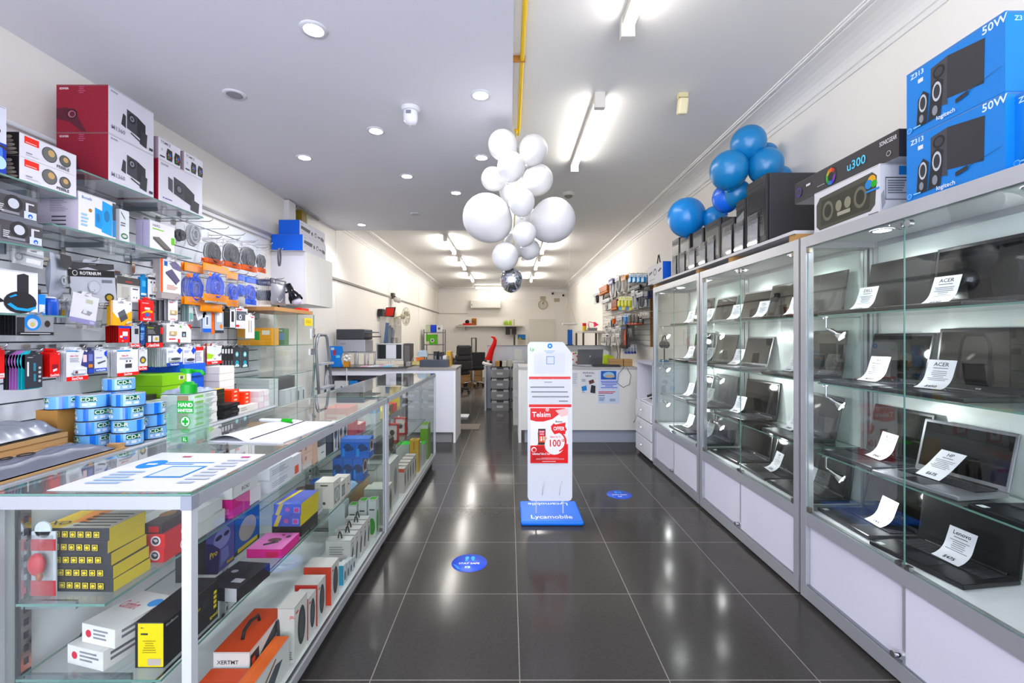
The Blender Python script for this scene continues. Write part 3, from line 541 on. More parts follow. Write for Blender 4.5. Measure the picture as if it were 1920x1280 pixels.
# -- upper row
hung('memory_card_pack', 'bright red memory card pack with yellow device picture, upper row', 263, 288, 563, 602, '#d8202c', [('T', 'SanDisk', .5, .06, .1, M('#ffffff'), 'c', .9), ('P', [(.1, .42), (.6, .56), (.9, .5), (.9, .4), (.5, .44), (.1, .34)], M('#e0b430')), ('R', .35, .22, .65, .4, M('#3b66b0')), ('R', .3, .56, .7, .66, M('#f3e4e4')), ('R', .1, .84, .6, .88, M('#f0b4b8'))], 2)
hung('memory_card_pack', 'white card pack with gold stick, front of the tightly hung grey stack', 315, 333, 562, 601, '#e7e7ea', wordband('SanDisk', '#e7e7ea', .02, .14, '#d5202b') + [('R', .1, .84, .5, .88, M('#d06068'))], 8, back=['#8f8c90', '#d0d1d6', '#4d4a50'], dx=.011, blister=(.2, .3, .85, .5, .008, '#c2ad86', [('R', .1, .2, .5, .8, M('#dcd6c8'))]))
hung('memory_card_pack', 'pale green edged card pack from the row of thin cards', 354, 362, 571, 602, '#c7d2cf', [('R', .1, .1, .9, .5, M('#7fa9a3'))], 6, back=['#a9b4b3', '#7fa9a3', '#cfd3d4'], dx=.011)
hung('price_leaflet', 'white leaflet hanging askew below the yellow cable bag', 362, 381, 566, 598, '#dedfe3', [('L', .12, .15, .85, .85, 8, M('#9799a2'))], 1, cat='leaflet', tilt=.35)
t = hung('hard_drive_carton', 'yellow and white portable drive box on the upper row', 208, 247, 564, 610, '#ecebef', [('P', [(0, 0), (1, 0), (1, .62), (.3, .3), (0, .62)], M('#f0b021')), ('R', 0, 0, .07, 1, M('#d99a14')), ('P', [(.3, .5), (.62, .68), (.8, .3), (.46, .12)], M('#5c5f66')), ('P', [(.38, .32), (.72, .48), (.8, .3), (.46, .12)], M('#474a51')), ('T', 'TOSHIBA', .3, .9, .05, M('#8a8a92')), ('C', .9, .9, .03, M('#55555a')), ('R', .72, .06, .94, .18, M('#d6cfae'))], 1, cat='carton')
bb = MB(); bb.box(-.03, -.001, -.058, .058, -.135, -.002, M('#cda055')); bb.build('carton_body', t)
t = hung('white_drive_pack', 'clear blister with a white booklet tilted in front of the banner bag', 137, 186, 553, 607, '#eeeef2', [('R', 0, 0, 1, .16, M('#8a85b8')), ('R', .5, .72, .78, .86, M('#c7c4b0')), ('P', [(.38, .34), (.72, .3), (.82, .44), (.46, .5)], M('#8f929a')), ('R', .46, .36, .6, .5, M('#e6e6ea')), ('R', .76, .04, .94, .12, M('#b9b6d4'))], 1, cat='blister pack', tilt=-.16)
bb = MB(); bb.cbox(-.002, .02, -.085, .085, -.175, .012, .006, BAG); bb.build('clamshell', t)
# printed plastic bags
def flatbag(name, label, px0, px1, py0, py1, x, m, art, bulge=.02, tilt=0, cat='bag', curl=0, rz=0):
    ya, yb = yat(px0, x), yat(px1, x); w = yb-ya; y = (ya+yb)/2; zt = zat(py0, y); h = zt - zat(py1, y)
    t = empty(name, (x, y, zt), label, cat, rx=tilt, rz=rz)
    b = MB()
    for sg in (1, -1): b.grid(lambda u, v: Vector((sg*bulge*math.sin(PI*u)**.7*math.sin(PI*min(1, v*1.0))**.6 + curl*math.sin(u*9+v*4), (u-.5)*w, -v*h)), 14, 14, m)
    b.build('bag_film', t)
    f = FR((bulge*.9, -w/2, -h), (0, w, 0), (0, 0, h)); q = MB()
    return t, w, h
t, w, h = flatbag('printed_bag', 'folded camouflage patterned plastic bag hanging behind the headset carton', 84, 126, 476, 560, -2.13, M('#a9adb6', .3), None, .03, curl=.005, rz=.35)
bb = MB(); f = FR((.034, -w/2, -h), (0, w, 0), (0, 0, h)); bb.art(f, [('P', [(.05, .99), (.9, .99), (1, .82), (.6, .66), (.1, .72)], M('#34353a')), ('P', [(.6, .5), (.8, .56), (.85, .38), (.66, .34)], M('#26272b')), ('P', [(.7, .3), (.9, .26), (.86, .1), (.72, .14)], M('#2c2d31')), ('C', .28, .4, .12, M('#77797f')), ('C', .28, .4, .1, M('#a9adb6')), ('T', 'R', .28, .36, .09, M('#55575d'), 'c'), ('R', .08, .22, .5, .25, M('#6d6f76'))], .001); bb.build('print', t)
t = hung('printed_pouch', 'big silver pouch with black brand banner, hanging tilted', 126, 213, 493, 574, '#b5b7c0', [('P', [(0, 1), (1, 1), (1, .88), (.7, .82), (.4, .9), (.1, .82), (0, .9)], M('#3a3a3e')), ('P', [(.3, .98), (.55, .93), (.8, .99)], M('#1e1e21')), ('R', -.02, .68, 1.0, .84, M('#131315')), ('T', 'ROTRNIUM', .22, .725, .07, M('#f2f2f4'), 'l', .66), ('C', .12, .76, .06, M('#e6e6e8')), ('C', .12, .76, .048, M('#131315')), ('R', .68, .55, .92, .62, M('#6f727a')), ('E', .82, .2, .11, .1, M('#2e2b22')), ('E', .82, .2, .07, .06, M('#a08a3a')), ('R', .55, 0, 1, .08, M('#131315')), ('T', 'SPECIALIST', .58, .02, .045, M('#e8e8ea'), 'l', .38), ('E', .2, .3, .1, .05, M('#2a2a2d')), ('C', .5, .45, .16, M('#a5a8b3')), ('C', .5, .45, .13, M('#b9bcc6'))], 1, cat='pouch', tilt=.1, x=-2.14)
hung('usb_hub_card', 'grey and white charger card with black head beside the silver pouch', 219, 262, 520, 566, '#c5c3bf', [('R', 0, .7, 1, 1, M('#4b4a49')), ('T', 'wintec', .5, .78, .08, M('#d84a4a'), 'c'), ('R', .58, .04, .98, .62, M('#e8e8ea')), ('R', .2, .05, .5, .6, M('#b2b0aa')), ('C', .72, .2, .03, M('#55555a')), ('C', .84, .2, .03, M('#55555a')), ('R', .66, .52, .9, .57, M('#3b3b40'))], 2, x=-2.15)
hung('adapter_card', 'slim sky blue adapter card between charger card and cable card', 263, 276, 519, 555, '#3f86bd', [('R', .1, .05, .9, .16, M('#d7e6f2')), ('R', .25, .5, .75, .8, M('#6fb1de'))], 2, x=-2.15)
hung('usb_cable_card', 'white card with black head and a plug picture below the long hook', 277, 306, 517, 561, '#e5e5e6', [('R', 0, .82, 1, .92, M('#3b3b40')), ('R', .1, .08, .5, .18, M('#4a4a50'))] + [('C', .2+.2*i, .7, .04, M('#3b3b40')) for i in range(4)], 3, x=-2.14, blister=(.24, .3, .82, .5, .012, '#c9c4ba', [('R', .5, .2, .95, .8, M('#b59a6a'))]))
t = hung('drive_case_carton', 'white carton with orange edge and a grey drive case, hanging under the middle shelf', 300, 339, 488, 549, '#e9e7ec', [('R', 0, 0, .12, 1, M('#e2672c')), ('R', .18, .8, .34, .94, M('#3560a0')), ('P', [(.42, .9), (.7, 1), (1, .86), (1, .7), (.6, .76)], M('#6f6a85')), ('P', [(.25, .62), (.55, .74), (.95, .42), (.78, .3)], M('#5c5870')), ('P', [(.25, .62), (.78, .3), (.76, .26), (.24, .58)], M('#3f3c4e')), ('L', .3, .08, .9, .24, 4, M('#c99a86'))], 1, cat='carton', x=-2.1)
bb = MB(); bb.box(-.055, -.001, -.07, .07, -.24, -.004, M('#a9a2a0')); bb.build('carton_body', t)
hung('cable_blister', 'clear double cable blister hanging under the grey speaker cartons', 28, 83, 460, 499, '#d8d9dd', [('R', .0, .0, 1, 1, M('#c9cbd0')), ('C', .15, .35, .2, M('#9b9da3')), ('C', .15, .35, .12, M('#c9cbd0')), ('R', .4, .66, .95, .86, M('#efeff1')), ('R', .4, .14, .9, .36, M('#efeff1')), ('R', .2, .46, .98, .54, M('#8a8c92')), ('T', 'cable', .5, .72, .1, M('#6a6c72'))], 2, cat='blister pack', tilt=-.08)
hung('mouse_pad_pack', 'black pack with a blue disc under the lower shelf', 30, 100, 592, 628, '#8d9096', [('C', .42, .66, .42, M('#2f7fc4')), ('C', .42, .6, .26, M('#c9ccd2')), ('C', .42, .55, .12, M('#c2b380')), ('E', .82, .6, .08, .18, M('#2e2b22')), ('R', 0, 0, 1, .16, M('#1a1a1c')), ('R', .1, .06, .9, .1, M('#c9c9cc')), ('R', 0, .16, .2, .9, M('#2a2a2d'))], 5, back=['#1d1d20'], dx=.016, x=-2.05, cat='pack')
for i, (a, c1, c2) in enumerate(((106, '#6d7075', 'black'), (114, '#d9b430', 'yellow'), (124, '#2c5596', 'dark blue'))):
    hung('lens_pack', 'small %s and white blister behind the headset carton' % c2, a, a+9, 570, 605, '#c5c8ce', [('R', .2, .3, .8, .7, M(c1)), ('R', .1, .8, .9, .92, M('#e8e8ea'))], 2, cat='blister pack', x=-2.18)
# -- cables in bags
def cable_bag(name, label, px0, px1, py0, py1, x, cab, film=BAG, top=None, bot=None, n=1, dx=.02, group=None, r=.006, mark=None):
    name = 'hanging_' + name
    ya, yb = yat(px0, x), yat(px1, x); w = yb-ya; y = (ya+yb)/2; zt = zat(py0, y); h = zt - zat(py1, y)
    t = empty(name, (x, y, zt), label, 'bagged cable', group)
    b = MB(); hh = h*(.78 if top else .9); rr = min(w*.36, hh*.36); c = -h + hh*.5
    for k in range(9):
        q = 1.05-.085*k+R.uniform(-.03, .03); oz = R.uniform(-.06, .06)*rr; dxx = ((k*2) % 5-2)*r*1.1
        b.tube([(dxx + .002*math.sin(7*a), q*rr*math.cos(a), c + oz + q*min(hh*.42, rr*1.25)*math.sin(a)) for a in [2*PI*j/22 for j in range(22)]], r, M(cab, .4), 6, True)
    b.build('cable_coil', t)
    b = MB(); B = r*4.2
    for sg in (1, -1): b.grid(lambda u, v: Vector((sg*(B*math.sin(PI*u)**.6*math.sin(PI*min(1, max(0, v)))**.5) + .0015*math.sin(u*31+v*23), (u-.5)*w*(1-.06*math.sin(PI*v)), -v*h)), 12, 12, film)
    b.build('bag_film', t)
    if top:
        b = MB(); b.grid(lambda u, v: Vector((.012*math.sin(PI*u)*v + .003, (u-.5)*w, -v*h*.2)), 8, 3, M(top, .35)); b.grid(lambda u, v: Vector((-.012*math.sin(PI*u)*v - .003, (u-.5)*w, -v*h*.2)), 8, 3, M(top, .35))
        if mark:
            f = FR((B+.003, -w*.4, -h*.42), (0, w*.6, 0), (0, 0, h*.18)); b.art(f, [('P', [(.1, .5), (.3, 1), (.42, 1), (.24, .5), (.42, 0), (.3, 0)], M('#1d56c4')), ('P', [(.4, .5), (.6, 1), (.72, 1), (.54, .5), (.72, 0), (.6, 0)], M('#1d56c4')), ('C', .05, .6, .3, M('#f08a20'))])
        b.build('header', t)
    if bot:
        b = MB(); b.grid(lambda u, v: Vector((B*.7*math.sin(PI*u)*(1-v)+.003, (u-.5)*w, -h + (1-v)*h*.18)), 8, 3, M(bot, .35)); b.build('bottom_band', t)
    for i in range(n-1):
        c2 = copy_tree(t); c2.location = (x - dx*(i+1), y + R.uniform(-.004, .004), zt + R.uniform(-.004, .004))
    hook('hook holding the ' + short(label, 13), y, zt + .006, x + .03)
    return t
OR = '#d0661f'
cable_bag('cable_bag', 'black coiled cable in a clear bag, nearest on the top hook row', 330, 346, 416, 461, -2.15, '#26272b')
cable_bag('cable_bag', 'silver grey coiled cable in a clear bag, second on the top hook row', 348, 378, 412, 463, -2.13, '#b9bcc0', r=.005)
for i, (a, c, d, e) in enumerate(((382, 420, 448, 495), (421, 452, 450, 502), (453, 481, 456, 508), (482, 498, 466, 511))):
    cable_bag('cable_bag', '%s clear bag of dark cable with an orange bottom, upper hook row' % ('first', 'second', 'third', 'fourth')[i], a, c, d, e, -2.12, '#34363d', bot=OR, n=2 if i < 3 else 1, group='clear bags of dark cable with orange bottoms, hook %d' % (i+1), r=.005)
YB_ = '#f09a16'
cable_bag('network_cable_bag', 'big yellow topped bag of blue network cable, nearest of three', 345, 383, 495, 571, -2.1, '#2450c8', top=YB_, bot=YB_, n=2, r=.006, mark=True, group='nearest yellow topped bags of blue cable')
cable_bag('network_cable_bag', 'big yellow topped bag of blue network cable, middle of three', 380, 428, 497, 565, -2.06, '#1f53d4', top=YB_, bot=YB_, r=.006, mark=True)
cable_bag('network_cable_bag', 'yellow topped bag of blue network cable, farthest of three', 424, 446, 510, 574, -2.1, '#2456cc', top=YB_, bot=YB_, r=.006)
cable_bag('network_cable_bag', 'narrow blue topped bag of blue cable beside the yellow ones', 445, 459, 516, 563, -2.1, '#2f62d6', top='#1d5cd0', r=.005)
cable_bag('network_cable_bag', 'wide blue topped bag of blue cable beside the foil bags', 459, 480, 520, 571, -2.1, '#1e56ce', top='#1d5cd0', bot='#1d5cd0', r=.005)
FOIL = M('#a9adb8', .25, .6)
for i in range(7):
    cable_bag('foil_cable_bag', 'dark and silver cable bag in the row of thin bags before the foil one', 481+i*3.6, 492+i*3.6, 525+i*.3, 571, -2.1-.004*i, '#4b526b', top='#333a58', r=.004, group='thin dark and silver cable bags in a row')
cable_bag('foil_cable_bag', 'shiny silver foil cable bag at the end of the cable row', 507, 536, 524, 572, -2.05, '#d8dae0', FOIL, top='#3b3d48', r=.004)
cable_bag('foil_cable_bag', 'yellow lettered bag hanging low between the yellow cable bags', 374, 418, 569, 585, -2.1, '#d98f1a', M('#e0941c', .35), r=.003)
# bare cable ring on a long hook; empty hooks of the top row
y = yat(523, -2.0); b = MB()
for k in range(3): b.tube([(-2.0+.004*k, y+.02*math.cos(a), zat(482, y)+.075*math.sin(a)) for a in [2*PI*j/28 for j in range(28)]], .004, M('#55565c'), 6, True)
tag(b.build('hanging_cable_ring'), 'loose ring of grey cable hanging on the farthest hook', 'cable'); hook('long chrome hook holding the loose grey cable ring', y, zat(467, y)-.008, -1.99)
for i, (px, py) in enumerate(((392, 415), (422, 429), (453, 441), (478, 452), (505, 459))):
    yy = yat(px, -2.12); hook(('nearest', 'second', 'third', 'fourth', 'farthest')[i] + ' empty chrome hook of the topmost row, above the cable bags', yy, zat(py, yy))
# ================= things on the bench
CDm = M('#8fb6dc', .25)
def tub(label, x, y, z, rot):
    t = empty('disc_tub', (x, y, z), label, 'disc tub', 'blue shrink-wrapped tubs of blank discs', rz=rot)
    b = MB(); r, h = .0625, .058; n = 40
    for j in range(n):
        a0, a1 = 2*PI*j/n, 2*PI*(j+1)/n; q = (j*360/n) % 120
        c = '#1f74d2' if q < 18 else '#5f9fdc' if q < 27 else '#9fc1e2' if q < 80 else '#82b2e0'
        P = lambda a, zz, rr=r: (rr*math.cos(a), rr*math.sin(a), zz)
        b.face([P(a0, .004), P(a1, .004), P(a1, h), P(a0, h)], M(c, .2, 0, .7), True)
        for s in range(3):   # three repeats of the printed wrap
            if 33 <= q < 96: 
                b.face([P(a0, .03, r+.0004), P(a1, .03, r+.0004), P(a1, .053, r+.0004), P(a0, .053, r+.0004)], M('#1e8f63', .3)) if (36 <= q < 82) else None
            if 36 <= q < 90 and (j % 3) != 2 and s == 0: b.face([P(a0, .012, r+.0004), P(a1, .012, r+.0004), P(a1, .024, r+.0004), P(a0, .024, r+.0004)], M('#dfe6f0', .3))
    for base in range(3):
        vs, fs, w = textgeo('CD-R'); q = .017; ang0 = math.radians(base*120+37)
        b.mesh([(( r+.0009)*math.cos(ang0 + X_*q/r), (r+.0009)*math.sin(ang0 + X_*q/r),   .033 + Y_*q) for X_, Y_ in vs], fs, M('#f0f6f4', .4))
    b.lathe([(0, 0), (r+.0015, 0), (r+.0015, .004)], (0, 0, 0), M('#1d2a44', .3), 40); b.build('wrapped_stack', t)
    b = MB(); b.lathe([(r, h), (r-.002, h+.0015), (.02, h+.001), (.0075, h+.001), (.0075, h-.01), (0, h-.01)], (0, 0, 0), M('#c6ccd4', .15, .4), 40); b.build('top_disc', t)
    return t
x0, yy = -1.80, 2.10; q = 0
spots = [(-1.80, 2.10, 4), (-1.925, 2.06, 4), (-1.80, 2.235, 3), (-1.93, 2.2, 5)]
names = ['front column', 'column left of the front one', 'column right of the front one', 'rear column against the wall']
for (xx, yy, k), nm in zip(spots, names):
    for i in range(k):
        lv = ('bottom', 'second', 'third', 'fourth', 'topmost')[i]
        tub('blue wrapped tub of blank discs, %s one of the %s' % (lv, nm), xx + R.uniform(-.003, .003), yy + R.uniform(-.003, .003), LZ+.0045+i*.0605, R.uniform(0, 2*PI))
# one tub leaning out at the left
tub('blue wrapped tub of blank discs set apart at the left on the flat bags', -2.02, 2.02, LZ+.0045+.182, 1.0)
b = MB(); b.box(-2.085, -1.99, 1.96, 2.09, LZ+.0045, LZ+.186, M('#a9835a', .8)); tag(b.build('card_spacer'), 'brown cardboard block under the tub set apart', 'cardboard block')
# flat cardboard and bagged parts at the near end
def lid(name, label, x0, x1, y0, y1, z0, dz, col=CARD, rz=0, cat='carton'):
    b = MB(); w, l = x1-x0, y1-y0
    b.box(-w/2, w/2, -l/2, l/2, 0, dz, col); b.box(-w/2-.002, w/2+.002, -l/2-.002, l/2+.002, dz*.55, dz*.6, M('#84694d', .8))
    b.art(FR((w/2+.0025, -l/2, 0), (0, l, 0), (0, 0, dz)), [('R', .46, .3, .5, .7, M('#6d5233'))])
    return tag(put(b.build(name), ((x0+x1)/2, (y0+y1)/2, z0), rz), label, cat)
lid('flat_carton', 'long flat brown carton, lower of two under the grey plastic bags', -2.33, -1.9, 1.2, 1.94, LZ+.001, .048)
lid('flat_carton', 'long flat brown carton, upper of two under the grey plastic bags', -2.33, -1.92, 1.2, 1.94, LZ+.05, .045, rz=.02)
def soft_bag(name, label, x0, x1, y0, y1, z, hgt, m, rings=(), seed=1, rz=0):
    rr = random.Random(seed); w, l = x1-x0, y1-y0; ph = [rr.uniform(0, 6) for _ in range(6)]
    def fn(u, v, s=1):
        e = (min(1, 8*min(u, 1-u))*min(1, 8*min(v, 1-v)))
        return Vector(((u-.5)*w, (v-.5)*l, max(0, hgt*.1 + e*(hgt*.9*(.88+.12*math.sin(5*u+ph[0])*math.sin(4*v+ph[1])) + .003*math.sin(23*u+ph[2]+9*v) + .003*math.sin(31*v+ph[3])))))
    t = empty(name, ((x0+x1)/2, (y0+y1)/2, z), label, 'bagged part', rz=rz)
    b = MB(); b.grid(fn, 26, 40, m); b.face([(-w/2, -l/2, 0), (-w/2, l/2, 0), (w/2, l/2, 0), (w/2, -l/2, 0)], m); b.build('film', t)
    if rings:
        b = MB()
        for u, v, r in rings:
            p = fn(u, v); b.tube([(p.x + r*math.cos(a), p.y + 1.5*r*math.sin(a), p.z+.004) for a in [2*PI*j/20 for j in range(20)]], .0025, M('#202126'), 6, True)
        b.build('part_outline', t)
    return t
soft_bag('bagged_keyboard', 'grey bubble bag with round parts showing, at the bench edge', -1.9, -1.745, 1.28, 1.98, LZ+.012, .05, M('#6d6f7a', .25), ((.5, .25, .017), (.3, .32, .02), (.6, .55, .018), (.35, .5, .014)), 3)
soft_bag('bagged_headset', 'dark glossy bag lying on the flat brown cartons', -2.3, -1.95, 1.22, 1.6, LZ+.1, .055, M('#4d5058', .18), (), 5)
soft_bag('bagged_tray', 'pale grey clear bag on top of the dark bag pile', -2.3, -1.93, 1.61, 1.93, LZ+.1, .06, M('#7d818a', .25), (), 8, .08)
b = MB(); b.prism([(-1.76, 1.3), (-1.735, 1.3), (-1.735, 2.02), (-1.8, 2.02), (-1.8, 1.9), (-1.76, 1.85)], LZ+.0045, LZ+.012, CARD); b.box(-1.80, -1.745, 1.99, 2.02, LZ+.012, LZ+.03, CARD)
tag(b.build('cardboard_sheet'), 'torn flat cardboard sheet under the grey bubble bag', 'cardboard')
lid('small_brown_box', 'small brown box lying open at the near bench edge', -1.775, -1.72, 1.34, 1.42, LZ+.0125, .022, cat='box')
b = MB(); b.cbox(-1.86, -1.78, 1.17, 1.335, LZ+.001, LZ+.05, .008, BLK); b.box(-1.85, -1.79, 1.18, 1.32, LZ+.05, LZ+.053, M('#2f55c9', .3))
tag(b.build('blue_topped_case'), 'black case with blue top at the picture edge of the bench', 'case')
# cartons beside the disc tubs
GRN = '#8fc13a'
def bx(px0, px1, X): return yat(px0, X), yat(px1, X)
a, c = 2.44, 2.62
ga = {'E': [('R', .62, .4, .86, .8, M('#d5dcc2')), ('R', .68, .46, .8, .74, M('#5d6656'))], 'S': [('R', .05, .5, .2, .6, M('#dfeac6'))]}
zb = LZ+.001
for i in range(3): box3('green_toner_carton', 'bright green carton, %s of the green stack' % ('bottom', 'middle', 'top')[i], 'carton', -2.36, -2.05+.004*i, 2.62, 2.83, zb+.085+i*.066, .065, GRN, ga, {'N': '#7aa82f'})
box3('black_flat_box', 'flat black box half under the green cartons', 'box', -2.36, -2.06, 2.44, 2.60, zb+.145, .03, '#23261f', {'E': [('R', .1, .3, .5, .7, M('#6b7a3a'))]})
box3('white_carton', 'plain white carton under the flat black box', 'carton', -2.36, -2.03, 2.42, 2.61, zb, .144, '#dcd9d2')
box3('white_carton', 'plain white carton under the green cartons', 'carton', -2.36, -2.0, 2.62, 2.84, zb, .084, '#d9d6d0', {'E': [('L', .1, .2, .7, .8, 4, M('#9aa08e'))]})
for i in range(4): box3('blue_toner_carton', 'blue carton, %s of the blue stack' % ('bottom', 'second', 'third', 'topmost')[i], 'carton', -2.36, -2.10+.012*(i % 2), 2.86, 3.06, zb+i*.083, .082, '#1d5fc4', {'E': [('R', .1, .1, .3, .2, M('#5f93e0'))]})
for i in range(6):
    box3('white_green_box', 'slim white box with green label, %s of the stack near the hand gel' % ('lowest', 'second', 'third', 'fourth', 'fifth', 'topmost')[i], 'box', -1.9, -1.745-.003*(i % 2), 2.42+.006*(i % 2), 2.66, zb+.0045+i*.0305, .030, '#e9e9e6', {'E': [('R', .2, .3, .5, .75, M('#8fc13a')), ('R', .02, .1, .98, .14, M('#c9c9c4')), ('L', .58, .2, .9, .8, 3, M('#a0a0a0'))], 'S': [('R', .6, 0, 1, 1, M('#b9855c'))]})
soft_bag('bagged_leaflets', 'grey and blue plastic bag lying on the slim white boxes', -1.93, -1.76, 2.45, 2.68, zb+.19, .022, M('#9aa3b4', .25), (), 11)
YW = '#e2c711'
for i in range(3): box3('yellow_ink_box', 'yellow and black ink box, %s of the yellow stack' % ('bottom', 'middle', 'top')[i], 'box', -2.04, -1.83, 2.72+.006*i, 2.86, zb+.092+i*.029, .028, YW, {'S': [('R', .0, .0, .62, 1, M('#e2c711'))]}, {'E': '#2a2a22'})
for i in range(4): box3('black_ink_box', 'matt black ink box, %s of the black stack' % ('bottom', 'second', 'third', 'top')[i], 'box', -2.0, -1.75+.01*(i % 2), 2.72, 2.87, zb+.0045+i*.0215, .021, '#1a1a1c', {'E': [('R', .55, .3, .9, .6, M('#4a4a50')), ('R', .1, .1, .2, .2, M('#3a3a40'))]})
for i in range(4):
    box3('orange_ink_box', 'small orange ink box, %s of the left orange stack' % ('bottom', 'second', 'third', 'top')[i], 'box', -1.98, -1.82, 2.92, 3.0, zb+.05+i*.027, .0265, '#e9571c', {'E': [('R', .3, .3, .7, .7, M('#f6c9b4'))]})
    if i < 3: box3('orange_ink_box', 'small orange ink box, %s of the right orange stack' % ('bottom', 'middle', 'top')[i], 'box', -1.96, -1.8, 3.02, 3.09, zb+.05+i*.027, .0265, '#e9571c', {'E': [('R', .3, .3, .7, .7, M('#f6c9b4'))]})
box3('white_flat_carton', 'flat white carton under the orange ink boxes', 'carton', -2.02, -1.76, 2.9, 3.12, zb+.0045, .043, '#e6e2dc', {'E': [('L', .1, .2, .5, .8, 2, M('#b0a9a0'))]})
for i in range(6): box3('plain_white_box', 'plain white box, level %s of the white stack by the glass tower' % ('one', 'two', 'three', 'four', 'five', 'six')[i], 'box', -2.3, -2.02, 3.1+.004*(i % 2), 3.27, zb+.0+i*.05, .049, '#e8e5e0', {'S': [('R', 0, 0, 1, .03, M('#b9b5ae'))]})
for i in range(3):
    for j in range(2): box3('pale_toner_box', 'pale pink and white box, %s of the %s low stack' % (('bottom', 'middle', 'top')[i], ('left', 'right')[j]), 'box', -1.99, -1.765, 3.135+.07*j, 3.2+.07*j, zb+.0045+i*.04, .039, ('#e2d4d8', '#e9e7e6')[(i+j) % 2])
# ================= glass tower, its stock, the lamp on it, the wall cupboard
TX0, TX1, TY0, TY1, TZ = -2.37, -1.98, 3.75, 4.52, 1.60
t = empty('glass_tower', (0, 0, 0), 'tall glass display tower with a timber top by the left wall', 'display cabinet')
b = MB(); b.box(TX0, TX1, TY0-.01, TY1+.01, .0, .10, WLAM); b.build('plinth', t)
b = MB(); b.box(TX0, TX1+.015, TY0-.02, 4.45, TZ, TZ+.032, M('#b58c68', .5)); b.build('timber_top', t)
for l, a in (('side_pane', (TX0, TX1, TY0, TY0+.006)), ('side_pane', (TX0, TX1, TY1-.006, TY1)), ('front_pane', (TX1-.006, TX1, TY0+.007, 4.16)), ('glass_door', (TX1-.006, TX1, 4.165, TY1-.007))):
    b = MB(); glass_sheet(b, *a, .10, TZ); g = b.build(l, t)
    if l == 'glass_door':
        b = MB(); b.box(TX1, TX1+.016, 4.46, 4.5, 1.36, 1.46, CHROME); b.cyl((TX1+.016, 4.48, 1.39), (TX1+.03, 4.48, 1.39), .012, m=CHROME); b.build('lock', g)
        b = MB(); b.box(TX1, TX1+.012, 4.42, 4.51, 1.2, 1.26, CHROME); b.build('hinge', g)
for z in (.42, .73, 1.04, 1.305):
    b = MB(); glass_sheet(b, TX0+.01, TX1-.01, TY0+.01, TY1-.01, z-.006, z); b.build('shelf', t)
box3('yellow_drive_carton', 'yellow carton with a green strip on the upper tower shelf', 'carton', -2.32, -2.03, 3.8, 3.92, 1.306, .15, '#dda321', {'S': [('R', .5, .3, .65, .8, M('#4a9a5a')), ('R', .72, .6, .95, .85, M('#ece6d2')), ('R', 0, .3, .4, .45, M('#a9a48a'))]})
box3('green_router_carton', 'green and blue router carton standing on the upper tower shelf', 'carton', -2.2, -2.02, 4.0, 4.08, 1.306, .15, '#4e7a58', {'S': [('R', 0, .3, 1, .7, M('#5f8fb8')), ('C', .3, .15, .08, M('#8fc15a')), ('R', .1, .82, .9, .9, M('#bfd6c2'))]})
for i in range(7): box3('white_phone_box', 'flat white box, level %s in the glass tower stack' % ('one', 'two', 'three', 'four', 'five', 'six', 'seven')[i], 'box', -2.33, -2.05, 3.8, 3.95, .731+i*.04, .039, '#e3e6e6')
for i in range(4): box3('white_upright_box', 'upright white box, %s in the tower row on the lower shelf' % ('first', 'second', 'third', 'last')[i], 'box', -2.06, -2.0, 3.98+i*.1, 4.07+i*.1, .731, .17, '#dfe2e2', {'E': [('R', .35, .3, .65, .8, M('#5a5d60'))] if i > 1 else []})
box3('dark_device_box', 'dark grey box standing behind the upright white boxes', 'box', -2.3, -2.12, 4.05, 4.4, .731, .27, '#4c4d48', {'E': [('R', .1, .5, .9, .9, M('#33342f'))]})
t = empty('desk_lamp', (-2.13, 4.12, TZ+.033), 'small black desk lamp on the timber top of the tower', 'lamp')
b = MB(); b.lathe([(0, 0), (.06, 0), (.06, .012), (.015, .022), (0, .022)], (0, 0, 0), M('#b9bcc0', .2, .7)); b.build('base', t)
b = MB(); b.tube([(0, 0, .02), (-.01, -.02, .07), (0, -.03, .12), (.04, -.02, .15), (.08, 0, .16)], .009, BLK); b.build('neck', t)
b = MB(); TT = Matrix.Rotation(-.5, 4, 'Y'); b.lathe([(0, .085), (.028, .085), (.03, .01), (.034, 0), (.058, -.05), (.06, -.085)], (.12, 0, .155), BLKG, 24, TT); b.build('shade', t)
b = MB(); b.ball((.12+.04, 0, .155-.075), .045, M('#d6d3e4', .3), 16, 10); b.build('bulb', t)
b = MB(); b.box(-2.05, -1.99, 4.26, 4.42, TZ+.033, TZ+.055, M('#e0491a', .5)); tag(b.build('orange_box'), 'flat orange box at the end of the timber top', 'box')
t = empty('price_flag', (-1.97, 4.36, 1.56), 'yellow paper flag stuck by the top of the tower door', 'paper sign')
b = MB(); b.cbox(0, .003, -.08, .09, -.075, 0, .001, M('#e9d21a', .6)); b.art(FR((.0032, -.08, -.075), (0, .17, 0), (0, 0, .075)), [('L', .15, .3, .8, .7, 2, M('#b7a30c'))]); b.build('flag', t)
t = empty('wall_cupboard', (0, 0, 0), 'white hanging wall cupboard under the blue keyboard cartons', 'cupboard')
CX0, CX1, CY0, CY1, CZ0, CZ1 = XL+.001, -2.05, 4.5, 5.16, 1.71, 2.24
b = MB(); b.box(CX0, CX1-.02, CY0, CY1, CZ0, CZ1, WLAM); b.build('carcass', t)
for k in range(2):
    b = MB(); m = (CY1-CY0)/2; b.box(CX1-.019, CX1, CY0+k*m+.002, CY0+(k+1)*m-.002, CZ0+.002, CZ1-.002, M('#e8e6e2', .35)); b.build('door', t)
